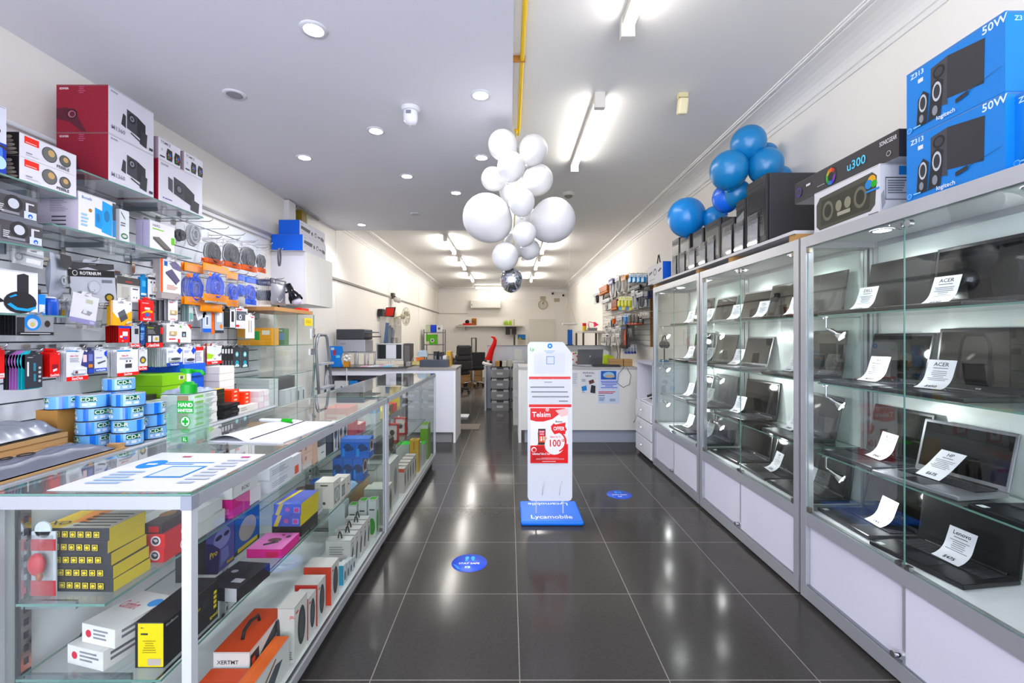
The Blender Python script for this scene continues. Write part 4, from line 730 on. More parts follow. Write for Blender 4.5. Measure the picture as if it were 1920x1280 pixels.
KB = {'E': [('T', 'logitech', .05, .82, .07, M('#2a8fc0')), ('P', [(.04, .5), (.36, .42), (.4, .66), (.06, .7)], M('#3b3c40')), ('E', .46, .5, .03, .13, M('#34353a')), ('C', .6, .52, .16, M('#2d2d31')), ('C', .6, .5, .1, M('#e9e8ec')), ('R', .68, .44, .8, .54, M('#4b4c52')), ('P', [(.8, .4), (.93, .3), (.95, .5), (.84, .62)], M('#3b3c40')), ('C', .1, .34, .04, M('#a6c83a'))], 'T': []}
box3('keyboard_carton', 'blue ended white keyboard carton, lower of the pair on the cupboard', 'carton', -2.37, -2.06, 4.44, 5.0, CZ1+.001, .16, '#e6e5ec', KB, {'S': '#1667cf', 'N': '#1667cf'})
box3('keyboard_carton', 'blue ended white keyboard carton, upper of the pair on the cupboard', 'carton', -2.33, -2.12, 4.5, 5.12, CZ1+.162, .16, '#e6e5ec', KB, {'S': '#1667cf', 'N': '#1667cf'})
b = MB(); b.box(XL+.001, XL+.06, 4.75, 4.9, 2.42, 2.84, M('#e6e4e4')); tag(b.build('pipe_boxing'), 'white boxed pipe in the corner above the keyboard cartons', 'pipe boxing')
b = MB(); b.box(XL+.001, XL+.08, 5.0, 5.12, 2.66, 2.8, M('#7c6a32')); b.box(XL+.001, XL+.07, 5.12, 5.16, 2.67, 2.78, M('#a9c27a')); b.tube([(XL+.05, 4.95, 2.82), (XL+.05, 5.5, 2.82)], .012, M('#8a857c'))
tag(b.build('junction_box'), 'old brown and green junction box with pipe at the ceiling corner', 'junction box')
# step ladder leaning by the tower
t = empty('step_ladder', (-2.02, 4.95, 0), 'folded grey aluminium step ladder standing behind the glass tower', 'step ladder')
LD = M('#8d9196', .35, .5)
for s in (-1, 1):
    b = MB(); b.tube([(.04, s*.2, 0), (-.06, s*.16, 1.25), (-.06, s*.13, 1.36), (-.06, s*.09, 1.4)], .016, LD); b.build('rail', t)
    b = MB(); b.tube([(-.12, s*.19, .0), (-.08, s*.15, 1.1)], .013, LD); b.build('rear_leg', t)
b = MB(); b.tube([(-.06, -.09, 1.4), (-.06, .09, 1.4)], .016, LD); b.build('top_bow', t)
for z in (.28, .55, .82, 1.08):
    b = MB(); q = .04-.1*z/1.25; b.box(q-.04, q+.05, -.17, .17, z-.012, z+.012, M('#a9acb0', .4)); b.build('step', t)
# ================= the two glass counter cases on the left of the aisle
KX0, KX1, KZ = -1.32, -.80, .98
def counter_case(label, y0, y1, near_solid=False):
    t = empty('display_case', (0, 0, 0), label, 'display case')
    b = MB(); b.box(KX0+.03, KX1-.035, y0+.03, y1-.03, 0, .075, M('#2b2b2e', .5)); b.build('plinth', t)
    b = MB(); b.box(KX0+.012, KX1-.012, y0+.012, y1-.012, .093, .112, M('#e9ebec', .35)); b.build('floor_board', t)
    for z0, z1 in ((.075, .112), (KZ-.035, KZ-.002)):
        bars('rail', t, ALU, (KX1-.022, KX1, y0, y1, z0, z1), (KX0, KX0+.022, y0, y1, z0, z1), (KX0+.022, KX1-.022, y0, y0+.022, z0, z1), (KX0+.022, KX1-.022, y1-.022, y1, z0, z1))
    for x in (KX0, KX1-.024):
        for y in (y0, y1-.024):
            b = MB(); b.box(x, x+.024, y, y+.024, .112, KZ-.035, ALUW); b.build('corner_post', t)
    b = MB(); b.box(KX1-.026, KX1+.0015, y0-.0015, y0+.026, KZ-.037, KZ-.0015, M('#8d9098', .4)); b.build('corner_cap', t)
    b = MB(); glass_sheet(b, KX0+.004, KX1-.004, y0+.004, y1-.004, KZ-.002, KZ+.003); b.build('glass_top', t)
    b = MB(); glass_sheet(b, KX1-.014, KX1-.009, y0+.024, y1-.024, .112, KZ-.035); b.build('front_pane', t)
    for y in (y0+.008, y1-.013):
        b = MB(); glass_sheet(b, KX0+.024, KX1-.024, y, y+.005, .112, KZ-.035); b.build('end_pane', t)
    for k in range(2):
        m = (y1-y0)/2; b = MB(); b.box(KX0+.004+.007*k, KX0+.009+.007*k, y0+.022+k*(m-.04), y0+m+.02+k*(m-.04), .112, KZ-.035, M('#dfe3e3', .3)); b.build('sliding_back_door', t)
    for yy in (y0+.06, (y0+y1)/2, y1-.06):
        b = MB(); b.box(KX0+.024, KX0+.04, yy-.013, yy+.013, .112, KZ-.036, CHROME)
        for i in range(24): b.box(KX0+.0402, KX0+.0404, yy-.006, yy+.006, .14+i*.034, .158+i*.034, M('#2c2d31'))
        b.build('slotted_upright', t)
    for z, x1 in ((.69, -1.045), (.495, -.90)):
        b = MB(); glass_sheet(b, KX0+.045, x1, y0+.03, y1-.05, z-.007, z); s = b.build('glass_shelf', t)
        for yy in (y0+.06, (y0+y1)/2, y1-.06):
            b = MB(); b.box(KX0+.04, x1-.1, yy-.004, yy+.004, z-.03, z-.0075, M('#aeb4b8', .3, .7)); b.build('bracket', s)
    return t
counter_case('near glass display counter, full of speakers and phone gear', 1.12, 2.92)
counter_case('far glass display counter, nearest the rear service desk', 2.93, 4.84)
ZU, ZL, ZF = .6905, .4955, .1125
def items(*a): return list(a)
# ---- on the glass tops
def sheet(name, label, cat, pts, z, th, art, fr, m=PAPER):
    b = MB(); b.prism(pts, z, z+th, m); b.art(fr, art); return tag(b.build(name), label, cat)
gz = KZ + .0035
sheet('notice_sheet', 'printed white notice with blue round logo on the near end of the glass counter', 'paper', [(-1.19, 1.145), (-.815, 1.14), (-.82, 1.5), (-1.185, 1.52)], gz, .0012,
      [('E', .2, .66, .1, .13, M('#2f7fd0')), ('R', .16, .64, .24, .68, M('#ffffff')), ('L', .3, .62, .72, .72, 2, M('#5f8fd0')), ('R', .42, .28, .72, .6, M('#3f7fb8')), ('R', .44, .31, .70, .57, M('#c9cdd2')), ('L', .1, .1, .4, .45, 5, M('#9db4d4')), ('L', .78, .1, .96, .8, 8, M('#b3b9c9')), ('R', .84, .86, .92, .9, M('#b54a7c')), ('R', .3, .88, .38, .91, M('#b54a5c'))], FR((-1.18, 1.15, gz+.0012), (.36, 0, 0), (0, .35, 0)))
t = empty('writing_pad', (-.965, 1.86, gz), 'open white writing pad lying on the glass counter', 'writing pad', rz=-.1)
b = MB(); b.box(-.15, .15, -.2, .2, 0, .006, PAPER); b.build('pages', t)
b = MB(); b.grid(lambda u, v: Vector((-.15+u*.145, -.2+v*.4, .0065+.02*math.sin(PI*u)*(1-v*.6))), 10, 10, PAPER); b.build('turned_page', t)
b = MB(); b.box(-.004, .002, -.17, .2, .0065, .0085, M('#35353a')); b.build('centre_fold', t)
t = empty('marker_pen', (-1.03, 2.0, gz+.02), 'white marker pen with green cap resting on the writing pad', 'pen', rz=-.12)
b = MB(); b.cyl((-.09, 0, 0), (.01, 0, 0), .0085, m=M('#d9dadd', .3)); b.cyl((-.1, 0, 0), (-.09, 0, 0), .004, .0085, M('#d9dadd', .3)); b.build('barrel', t)
b = MB(); b.cyl((.011, 0, 0), (.06, 0, 0), .0095, m=M('#12a04a', .3)); b.cyl((.06, 0, 0), (.075, 0, 0), .006, .005, M('#dfe2e2', .3)); b.build('cap', t)
# hand gel
t = empty('hand_gel_bottle', (-1.18, 1.64, gz), 'square clear hand sanitizer bottle with green pump on the glass counter', 'bottle', rz=-.12)
b = MB(); GEL = clear('tinted_gel', '#eef8f3', .05, 1.3, .06, '#e2f2ea'); b.cbox(-.062, .062, -.04, .04, 0, .19, .014, GEL, seg=3); b.build('bottle_body', t)
b = MB(); b.cbox(-.057, .057, -.036, .036, .012, .15, .012, clear('gel', '#e2f3ea', .1, 1.15, .12, '#cfeadd')); b.build('gel_fill', t)
GG = M('#129a4e', .35)
b = MB(); fr = FR((-.05, -.0405, .01), (.1, 0, 0), (0, 0, .165))
b.art(fr, [('R', .4, .68, 1.05, .95, GG), ('T', 'HAND', .44, .82, .085, M('#ffffff'), 'l', .58), ('T', 'SANITIZER', .43, .71, .065, M('#ffffff'), 'l', .6), ('C', .74, .5, .12, GG), ('C', .74, .5, .1, M('#dcefe6')), ('R', .7, .42, .78, .58, GG), ('R', .62, .47, .86, .53, GG), ('LC', .5, .24, .98, .34, 3, GG), ('R', .6, .06, .84, .17, GG), ('T', '1L', .64, .08, .07, M('#ffffff'), 'l', .16)] + [('R', .02+.055*i, .1+.05*j, .05+.055*i, .115+.05*j, M('#7cc8a0')) for i in range(5) for j in range(12)]); b.build('printed_label', t)
b = MB(); b.cyl((0, 0, .19), (0, 0, .222), .026, m=GG, n=24); b.cyl((0, 0, .222), (0, 0, .232), .02, .014, GG, 24); b.cyl((0, 0, .232), (0, 0, .262), .007, m=M('#e3efe8'), n=12); b.cyl((0, 0, .262), (0, 0, .278), .016, .014, GG, 20); b.tube([(0, 0, .272), (.05, 0, .27), (.062, 0, .258)], .006, GG); b.tube([(0, 0, .27), (-.03, 0, .272)], .008, GG); b.build('pump', t)
# ---- near case, upper shelf
ic = []
for i in range(6): ic += [('R', .22+i*.115, .28, .30+i*.115, .74, M('#d8c62a')), ('R', .232+i*.115, .33, .288+i*.115, .69, M('#26272a')), ('C', .26+i*.115, .5, .13, M('#d8c62a'))]
for i, dx in enumerate((.012, .008, .0, -.004, -.002)):
    art = {'S': ic}
    if i == 4: art['Q'] = [('R', 0, 0, 1, 1, M('#d8d4c4')), ('P', [(0, 0), (.3, 0), (.5, 1), (0, 1)], M('#e2c41a')), ('P', [(.3, .3), (.5, .3), (.5, 1), (.2, 1)], M('#e79a3c'))] + [('R', .42, .1+.16*k, .95, .15+.16*k, M('#2d2d30')) for k in range(5)] + [('E', .46, .12+.16*k, .04, .03, M('#2d2d30')) for k in range(5)] + [('T', 'XO', .04, .12, .2, M('#2d2d30'))]
    box3('phone_gear_box', 'black and yellow phone accessory box, %s of the leaning stack' % ('lowest', 'second', 'third', 'fourth', 'topmost')[i], 'box', -1.272+dx, -1.08+dx, 1.205, 1.325, ZU+i*.0345, .034, '#27282b', art, {'E': '#d9c51c', 'N': '#d9c51c', 'W': '#27282b'}, rz=.02*(i % 3-1))
t = empty('earphone_blister', (-1.31+.035, 1.18, ZU), 'clear and red earphone blister pack at the picture edge', 'blister pack')
t.location = (-1.244, 1.187, ZU)
b = MB(); b.box(-.03, .035, .0, .004, 0, .17, M('#c9cfd2')); b.box(-.03, .035, -.002, 0, .12, .15, M('#b8323f')); b.box(-.03, .035, -.002, 0, 0, .04, M('#b8323f')); b.cyl((0, .0, .175), (0, .004, .175), .022, m=M('#c9cfd2')); b.build('card', t)
b = MB(); b.ball((.0, -.015, .09), (.022, .012, .03), M('#b82c3a', .3), 16, 10); b.ball((.012, -.02, .06), (.007, .007, .012), M('#a05a2a', .3), 10, 8); b.build('earphones', t)
b = MB(); b.cbox(-.03, .035, -.035, -.003, 0, .165, .006, ACRY); b.build('clamshell', t)
CAM = lambda: [('C', .75, .5, .36, M('#f0e4e4')), ('C', .75, .5, .25, M('#2a2a2e')), ('P', [(.68, .6), (.78, .64), (.82, .5), (.75, .4)], M('#d0d0d4'))]
for i in range(2): box3('red_webcam_box', 'small red box with round picture, %s of the pair behind the yellow stack' % ('lower', 'upper')[i], 'box', -1.165, -1.055+.003*i, 1.36, 1.47, ZU+i*.044, .043, '#c4212e', {'S': CAM(), 'E': CAM()})
box3('black_white_box', 'black and white box with a red tag on the red webcam boxes', 'box', -1.165, -1.06, 1.36, 1.49, ZU+.089, .03, '#3a2f2e', {'Q': [('R', 0, 0, .5, 1, M('#d5d3d0')), ('E', .6, .6, .2, .2, M('#8d6d50'))], 'S': [('R', .6, .1, .9, .7, M('#b3302f'))], 'E': [('R', .6, .1, .9, .7, M('#b3302f'))]})
box3('white_green_tablet_box', 'flat white box with green stripes behind the near corner post', 'box', -1.2, -1.06, 1.5, 1.66, ZU, .05, '#dadcd9', {'Q': [('P', [(.2, .2), (.6, .2), (.9, .9), (.5, .9)], M('#9fd06a'))]})
box3('white_dark_box', 'flat white and grey carton stacked on the green striped box', 'box', -1.2, -1.07, 1.5, 1.66, ZU+.051, .04, '#e2e3e4', {'Q': [('E', .5, .5, .3, .2, M('#8d9096'))]})
box3('magenta_box', 'magenta box below the slim white cable box', 'box', -1.19, -1.05, 1.69, 1.8, ZU, .07, '#c42b80', {'S': [('R', .1, .2, .9, .5, M('#e07ab2'))]})
box3('slim_white_box', 'slim white box with green patch lying on the magenta box', 'box', -1.19, -1.052, 1.69, 1.86, ZU+.071, .045, '#e8e8e4', {'E': [('T', 'ROKI', .35, .3, .35, M('#33343a'))], 'Q': [('R', .3, .3, .8, .7, M('#8fc85a'))]})
box3('orange_white_box', 'white box with an orange edge beside the magenta box', 'box', -1.19, -1.06, 1.805, 1.9, ZU, .065, '#e6e4e2', {'S': [('R', .8, 0, 1, 1, M('#e57a2a'))], 'E': [('R', 0, 0, .15, 1, M('#e57a2a'))]})
for i in range(2): box3('flat_white_box', 'wide flat white box, %s of the pair near the glass top' % ('lower', 'upper')[i], 'box', -1.2+.01*i, -1.055, 1.96, 2.16, ZU+i*.055, .054, '#e3e4e8', {'Q': [('R', .1, .1, .4, .2, M('#d56a94')), ('L', .2, .3, .8, .8, 4, M('#b9bbc2'))], 'E': [('L', .1, .2, .9, .7, 3, M('#a9abb2'))]})
box3('pink_label_box', 'white box with rosy label next to the wide flat boxes', 'box', -1.18, -1.06, 2.17, 2.27, ZU, .1, '#e4dfe4', {'S': [('R', .1, .5, .9, .9, M('#d98aa0'))], 'E': [('R', .3, .1, .7, .5, M('#d0604a'))]})
PCH = {'S': [('R', .76, .3, .92, .8, M('#a58f8d'))], 'E': [('R', .1, .3, .3, .7, M('#a58f8d'))]}
for i in range(2): box3('peach_phone_case_box', 'peach coloured box, %s of the flat pair' % ('lower', 'upper')[i], 'box', -1.2, -1.06, 2.3, 2.4, ZU+.03+i*.052, .051, '#e3c6b8', PCH)
box3('white_spacer_box', 'low white box under the peach boxes', 'box', -1.2, -1.065, 2.3, 2.4, ZU, .029, '#e4e0dc')
box3('peach_phone_case_box', 'peach coloured box standing upright beside the flat pair', 'box', -1.12, -1.06, 2.405, 2.46, ZU, .16, '#dcbba9')
box3('white_grey_box', 'white box with dark grey lid next to the peach boxes', 'box', -1.16, -1.055, 2.47, 2.56, ZU, .14, '#e6e5e0', {'S': [('R', 0, .55, 1, 1, M('#6b6c69'))], 'E': [('R', 0, .55, 1, 1, M('#6b6c69')), ('R', .3, .25, .7, .29, M('#3a3a3a'))]})
box3('black_watch_box', 'tall black box beside the smart watch boxes on the upper shelf', 'box', -1.17, -1.06, 2.58, 2.66, ZU+.0, .19, '#3a3c42')
for i, (yy, c) in enumerate(((2.665, '#35373c'), (2.75, '#8d6f63'), (2.82, '#3f4a55'))):
    box3('smart_watch_box', 'white box with a round %s watch picture on the upper shelf' % ('black', 'bronze', 'blue grey')[i], 'box', -1.13, -1.052, yy, yy+.068, ZU, .17 - .01*i, '#dcdcdc', {'E': [('E', .5, .6, .36, .2, M(c)), ('E', .5, .6, .24, .13, M('#1c1d20')), ('R', .38, .1, .62, .42, M(c))]}, {'S': '#2d2f34'})
# ---- near case, lower shelf
box3('yellow_label_speaker_box', 'black party speaker box with a big yellow label on its end, lower shelf', 'box', -1.0, -.923, 1.19, 1.41, ZL, .122, '#232326', {'S': [('R', .1, .02, .98, .97, M('#e3d13a')), ('T', 'Mini', .2, .86, .03, M('#3a3a30')), ('R', .2, .72, .45, .76, M('#3a3a30')), ('LC', .2, .3, .8, .6, 6, M('#a3952c')), ('R', .45, .06, .9, .2, M('#b9ada8'))], 'E': [('T', 'MiniBoom', .03, .86, .06, M('#b0b0b4')), ('P', [(.66, .5), (.82, .5), (.82, .74), (.7, .72)], M('#2f3034')), ('T', 'speed', .82, .1, .09, M('#dccb20')), ('T', 'M-01', .52, .56, .07, M('#dccb20'))] + [('R', .9, .3+.12*k, .96, .38+.12*k, M('#dccb20')) for k in range(4)]})
FACE = [('R', 0, 0, 1, 1, M('#50568e')), ('E', .55, .7, .3, .22, M('#8389b8')), ('E', .42, .74, .12, .05, M('#23264a')), ('E', .7, .74, .1, .05, M('#23264a')), ('P', [(0, 0), (.4, 0), (.45, .5), (.2, .7), (0, .8)], M('#262a55')), ('P', [(.45, .1), (.8, .2), (.75, .45), (.5, .45)], M('#7076a8')), ('T', 'Pro', .1, .42, .12, M('#dccb20')), ('R', .7, .06, .95, .12, M('#b3a23a'))]
box3('blue_portrait_box', 'black box with a large violet portrait picture standing on the lower shelf', 'box', -1.2, -1.09, 1.6, 1.765, ZL, .175, '#26262c', {'E': FACE, 'S': []})
box3('blue_picture_box', 'dark blue picture box with yellow writing behind the portrait box', 'box', -1.2, -1.1, 1.785, 1.96, ZL, .165, '#2a2a30', {'E': [('R', 0, .1, 1, .95, M('#2d5a9a')), ('E', .5, .5, .35, .3, M('#a5a29c')), ('R', .1, .04, .9, .14, M('#dccb20'))]})
box3('black_mouse_box', 'flat black box with a white end stripe lying on the lower shelf', 'box', -1.01, -.885, 1.49, 1.66, ZL+.0, .045, '#24252a', {'S': [('C', .34, .5, .28, M('#c9ccd2')), ('R', .66, 0, 1, 1, M('#d5d6d9'))], 'Q': [('R', .1, .05, .2, .2, M('#d9c51c')), ('E', .3, .6, .1, .06, M('#a9aab0')), ('R', .6, .2, .9, .35, M('#b9bac0'))]}, rz=-.12).location.x = -.96
box3('pink_flat_box', 'flat pink box with brown shapes lying on the lower shelf', 'box', -1.05, -.91, 1.78, 1.93, ZL, .035, '#d8468f', {'Q': [('R', 0, 0, 1, 1, M('#e189c0')), ('E', .5, .55, .2, .12, M('#6b4a4a')), ('P', [(.3, .3), (.6, .5), (.7, .4), (.35, .2)], M('#3d2f38')), ('E', .8, .75, .07, .08, M('#5b4044')), ('E', .6, .85, .05, .05, M('#a03a3a'))], 'S': [('R', .55, .1, .9, .7, M('#c7165e'))]})
t_ = box3('black_yellow_flat_box', 'flat black box with yellow end under the blue headset boxes', 'box', -1.05, -.92, 1.97, 2.14, ZL, .045, '#2a2a28', {'Q': [('R', 0, .8, .2, 1, M('#d9c51c')), ('L', .3, .2, .8, .5, 3, M('#d9c51c'))]}, {'W': '#d9c51c'})
for i in range(2): box3('blue_yellow_headset_box', 'violet blue box with yellow ends, %s of the stacked pair' % ('lower', 'upper')[i], 'box', -1.05+.008*i, -.925+.004*i, 1.97, 2.15, ZL+.0455+i*.05, .049, '#5d68b4', {'S': [('P', [(.05, 0), (.2, 0), (.35, 1), (.2, 1)], M('#d9c51c')), ('R', .72, .2, .95, .7, M('#8f9ad8')), ('C', .83, .45, .2, M('#c05a8c')), ('C', .5, .5, .22, M('#b06a9a'))], 'Q': [('P', [(.1, 0), (.25, 0), (.4, 1), (.25, 1)], M('#d9c51c'))]}, {'E': '#e0cf1e', 'N': '#e0cf1e'})
t = empty('clear_clock_pack', (-1.0, 2.23, ZL), 'clear hang pack of a white cable winder on the lower shelf', 'blister pack')
b = MB(); b.box(-.05, .05, -.035, .035, .0, .01, M('#d9dadd')); b.box(-.02, .02, -.004, .004, .115, .145, M('#3a3a3e')); b.build('hang_tab', t)
b = MB(); b.lathe([(0, .011), (.035, .011), (.04, .02), (.035, .05), (.02, .06), (0, .06)], (0, 0, 0), M('#d4d6d8', .3), 24); b.build('winder', t)
b = MB(); b.cbox(-.052, .052, -.037, .037, .011, .115, .006, ACRY); b.build('clamshell', t)
box3('clock_face_box', 'white box with a silver round speaker in its window, lower shelf', 'box', -1.0, -.905, 2.29, 2.39, ZL, .135, '#e4e1d8', {'E': [('R', .14, .12, .86, .74, M('#8f8f8c')), ('E', .5, .43, .3, .27, M('#cdd0d2')), ('E', .5, .43, .2, .18, M('#aeb2b6')), ('C', .5, .88, .03, M('#3a3a3e'))], 'S': [('R', .3, .85, .7, .9, M('#4a4a4e')), ('C', .5, .2, .06, M('#6b6b6f'))]})
for i in range(2): box3('small_watch_box', 'small white box with a dark window, %s one on the lower shelf' % ('nearer', 'farther')[i], 'box', -.985, -.91, 2.41+.075*i, 2.475+.075*i, ZL, .1, '#e6e3da', {'E': [('R', .15, .15, .8, .75, M('#5b5e60')), ('R', .2, .22, .7, .65, M('#9aa0a2'))] if i == 0 else [('P', [(.2, .4), (.4, .6), (.8, .5), (.8, .45), (.4, .52), (.25, .35)], M('#b04a4a'))]})
for i, c in enumerate(('#5a4450', '#2f6fc0')):
    b = MB(); b.lathe([(0, 0), (.035, 0), (.038, .01), (.034, .06), (.026, .07), (.02, .064), (0, .064)], (0, 0, 0), M(c, .35), 24)
    tag(put(b.build('mini_speaker'), (-1.12+.02*i, 2.4+.14*i, ZL)), 'small round %s speaker behind the white boxes' % ('plum', 'blue')[i], 'speaker')
soft_bag('bubble_bag', 'small pale blue bubble bag lying beyond the white boxes', -1.0, -.91, 2.56, 2.68, ZL+.0005, .03, M('#9db8cf', .25), (), 21)
BLUEB = {'S': [('C', .5, .55, .2, M('#15406a')), ('R', .1, .1, .3, .5, M('#4f93d6')), ('C', .8, .5, .1, M('#15406a'))], 'E': [('R', 0, .0, 1, .25, M('#1668b8')), ('C', .5, .6, .3, M('#d8c6b4')), ('C', .5, .6, .2, M('#4a3a34')), ('R', .1, .3, .9, .35, M('#e4e6ea'))]}
for i in range(3): box3('blue_headphone_box', 'bright blue headphone box, %s of the bottom row' % ('first', 'second', 'third')[i], 'box', -1.085+.062*i, -1.026+.062*i, 2.735, 2.83, ZL, .135, '#1668b8', BLUEB)
for i in range(2): box3('blue_headphone_box', 'bright blue headphone box, %s of the upper row' % ('left', 'right')[i], 'box', -1.038+.088*i, -.952+.088*i, 2.74, 2.84, ZL+.136, .12, '#1668b8', BLUEB)
# ---- near case, floor
FL = lambda c='#3a3a40': [('P', [(.08, .1), (.3, .06), (.75, .62), (.85, .86), (.7, .94), (.4, .62)], M(c)), ('R', .48, .42, .56, .5, M('#e05a2a'))]
t = box3('portable_speaker_carton', 'large white and orange speaker carton with a carry handle on the case floor', 'carton', -1.03, -.905, 1.55, 1.80, ZF, .17, '#e6e4e2', {'E': [('P', [(.0, .05), (.25, .05), (.6, .55), (.9, .92), (.7, .97), (.3, .7)], M('#46474c')), ('R', .02, .5, .24, .9, M('#2b2b2e')), ('R', .06, .66, .14, .8, M('#e05a2a')), ('R', .38, .4, .44, .48, M('#e05a2a'))] + [('C', .55+.07*k, .12, .03, M('#4a4b50')) for k in range(6)], 'S': [('T', 'XERTMT', .1, .75, .08, M('#3a3a40')), ('R', .1, .62, .5, .64, M('#8a8a90')), ('E', .5, .16, .36, .12, M('#3a3a40'))]}, {'T': '#d8602b'})
b = MB(); b.tube([(.0, -.06, .17), (.0, -.05, .195), (0, -.01, .205), (0, .04, .195), (0, .05, .17)], .006, BLK); b.build('handle', t)
box3('orange_top_carton', 'orange topped carton at the bottom edge of the picture', 'carton', -1.03, -.9, 1.25, 1.54, ZF, .12, '#e4e2e0', {'E': FL()}, {'T': '#d8602b'})
box3('slim_orange_speaker_carton', 'slim white and orange speaker carton against the glass', 'carton', -.895, -.84, 1.45, 1.70, ZF, .125, '#e6e4e2', {'E': [('P', [(.1, 0), (.5, .1), (.8, .6), (.6, .7), (.3, .4)], M('#4a5058')), ('P', [(.3, .6), (.6, .9), (.62, .84), (.34, .54)], M('#8a5a3a'))]}, {'T': '#e87a2a', 'S': '#e87a2a'})
SPK = lambda c='#3d3e42': [('E', .55, .52, .3, .36, M(c)), ('E', .55, .52, .2, .26, M('#55575c')), ('R', .1, .84, .3, .88, M('#d24a3a'))]
box3('white_speaker_carton', 'white speaker carton with a tall dark grille picture, behind the handle carton', 'carton', -.9, -.835, 1.73, 1.84, ZF, .215, '#e8e7e2', {'E': SPK(), 'S': [('T', 'JBL', .72, .8, .05, M('#d2382a')), ('E', .05, .5, .1, .3, M('#55565a')), ('L', .7, .04, .9, .2, 4, M('#8a8a8a'))]})
for i, (yy, h, sc, lab) in enumerate(((1.86, .2, '#d04038', 'white speaker carton with red top edge'), (1.95, .21, '#d8472f', 'white speaker carton with orange side, middle of the row'), (2.1, .21, '#e2572a', 'white speaker carton with bright orange side'))):
    box3('speaker_carton', lab + ' on the case floor', 'carton', -.91-.03*i, -.84, yy, yy+.075+.01*i, ZF, h*.86, '#e6e3e0', {'E': SPK('#37383c')}, {'S': sc})
for i in range(4): box3('cyan_white_box', 'tiny cyan and white box, %s of the floor row' % ('first', 'second', 'third', 'fourth')[i], 'box', -.885+.006*i, -.845, 2.27+.045*i, 2.31+.045*i, ZF, .1-.01*i, '#e2e6e8', {'E': [('E', .5, .4, .25, .25, M('#44464a'))]}, {'S': '#2aa3c4'})
for i in range(5):
    o = box3('car_charger_box', 'white hang box with a black device, %s of the floor row' % ('first', 'second', 'third', 'fourth', 'fifth')[i], 'box', -.99+.03*(i % 2), -.855, 2.40+.07*i, 2.455+.07*i, ZF, .17, '#e4e3e0', {'E': [('P', [(.2, .2), (.5, .15), (.8, .6), (.6, .75), (.3, .5)], M('#3b3c40')), ('R', .3, .82, .6, .86, M('#c04a4a'))], 'S': [('E', .5, .2, .3, .12, M('#44454a')), ('L', .15, .5, .85, .8, 4, M('#a5a3a0'))]})
    b = MB(); b.tube([(-.01, 0, .17), (-.01, .012, .195), (0, 0, .205), (.01, -.012, .195), (.01, 0, .17)], .004, BLK, 6); b.build('hang_loop', o)
GB3 = {'S': [('R', .0, .0, 1, .35, M('#dfe4de')), ('E', .5, .3, .4, .22, M('#3f9a3a')), ('R', .15, .72, .8, .76, M('#55595a'))], 'Q': [('R', .1, .1, .9, .9, M('#6fbf5a'))], 'E': [('E', .5, .4, .35, .3, M('#4fa84a'))]}
for i in range(3): box3('white_green_speaker_box', 'white and green upright box, %s of the floor group' % ('first', 'second', 'third')[i], 'box', -1.0+.055*i, -.95+.055*i, 2.765+.02*i, 2.83+.02*i, ZF, .22+.02*(i > 0), '#d9dfdc', GB3)
box3('clear_white_box', 'tall pale box behind the green and white boxes', 'box', -1.12, -1.02, 2.76, 2.84, ZF, .24, '#cfd8d6')
# lower shelf/floor at the picture corner
for i in range(2): box3('white_router_box', 'long white box with red writing at the bottom left corner, %s of the pair' % ('lower', 'upper')[i], 'box', -1.18+.03*i, -1.05+.02*i, 1.19+.01*i, 1.36, ZL-.0+i*.052, .051, '#e6e4e0', {'Q': [('T', 'Comfort', .1, .5, .2, M('#c44a5a'), 'l', .5), ('C', .85, .75, .12, M('#3f8fd0'))], 'S': [('C', .2, .5, .2, M('#c43a4a')), ('L', .35, .2, .9, .8, 3, M('#8a8a90'))], 'E': [('C', .8, .5, .3, M('#3f8fd0')), ('L', .1, .2, .6, .8, 2, M('#77777c'))]}, rz=-.25)
box3('flat_laptop_stand_box', 'flat white box with dark print beyond the black headband', 'box', -1.14, -1.01, 1.46, 1.6, ZL, .03, '#dfe0e2', {'Q': [('R', .2, .1, .8, .2, M('#3a3a40')), ('L', .2, .4, .8, .8, 3, M('#77777c'))]})
b = MB(); b.tube([(.05*math.cos(a), .035*math.sin(a), .012) for a in [2*PI*j/24 for j in range(24)]], .011, BLK, 8, True); b.tube([(.05+.05*math.cos(a), .07+.035*math.sin(a), .012) for a in [PI*j/14 for j in range(15)]], .010, BLK, 8)
tag(put(b.build('black_headband'), (-1.2, 1.32, ZL)), 'black looped headband lying beside the long white boxes', 'headband')
# ---- far case
YP = '#d6bf1a'
box3('red_kit_carton', 'big red carton seen under the glass top at the joint of the counters', 'carton', -1.24, -1.08, 2.985, 3.17, ZU, .21, '#c8424a', {'S': [('L', .1, .5, .6, .8, 2, M('#f0c9c9')), ('R', .5, .6, .9, .8, M('#f0d9d9'))], 'E': [('L', .2, .4, .8, .8, 3, M('#f0c9c9'))]})
box3('red_white_tray', 'red and white tray box in front of the big red carton', 'box', -1.2, -1.07, 2.985+.2, 3.32, ZU, .06, '#c4353f', {'Q': [('R', .1, .1, .9, .9, M('#e6dcda')), ('R', .3, .4, .8, .6, M('#5a4a50'))]})
soft_bag('bubble_pouch', 'clear bubble wrapped part on the far case shelf', -1.22, -1.08, 3.35, 3.5, ZU, .13, M('#cdd5d4', .2), (), 31)
box3('pale_blue_box', 'pale blue and white box on the far case upper shelf', 'box', -1.2, -1.06, 3.53, 3.66, ZU, .16, '#dfe5ea', {'E': [('R', 0, .5, 1, .75, M('#8fc0da'))], 'S': [('R', 0, .5, 1, .75, M('#8fc0da'))]})
for i in range(2): soft_bag('yellow_cable_pouch', 'crumpled yellow pouch, %s of two on the far case upper shelf' % ('nearer', 'farther')[i], -1.2, -1.06, 3.7+.14*i, 3.83+.14*i, ZU, .08, M('#e0cc12', .35), (), 41+i)
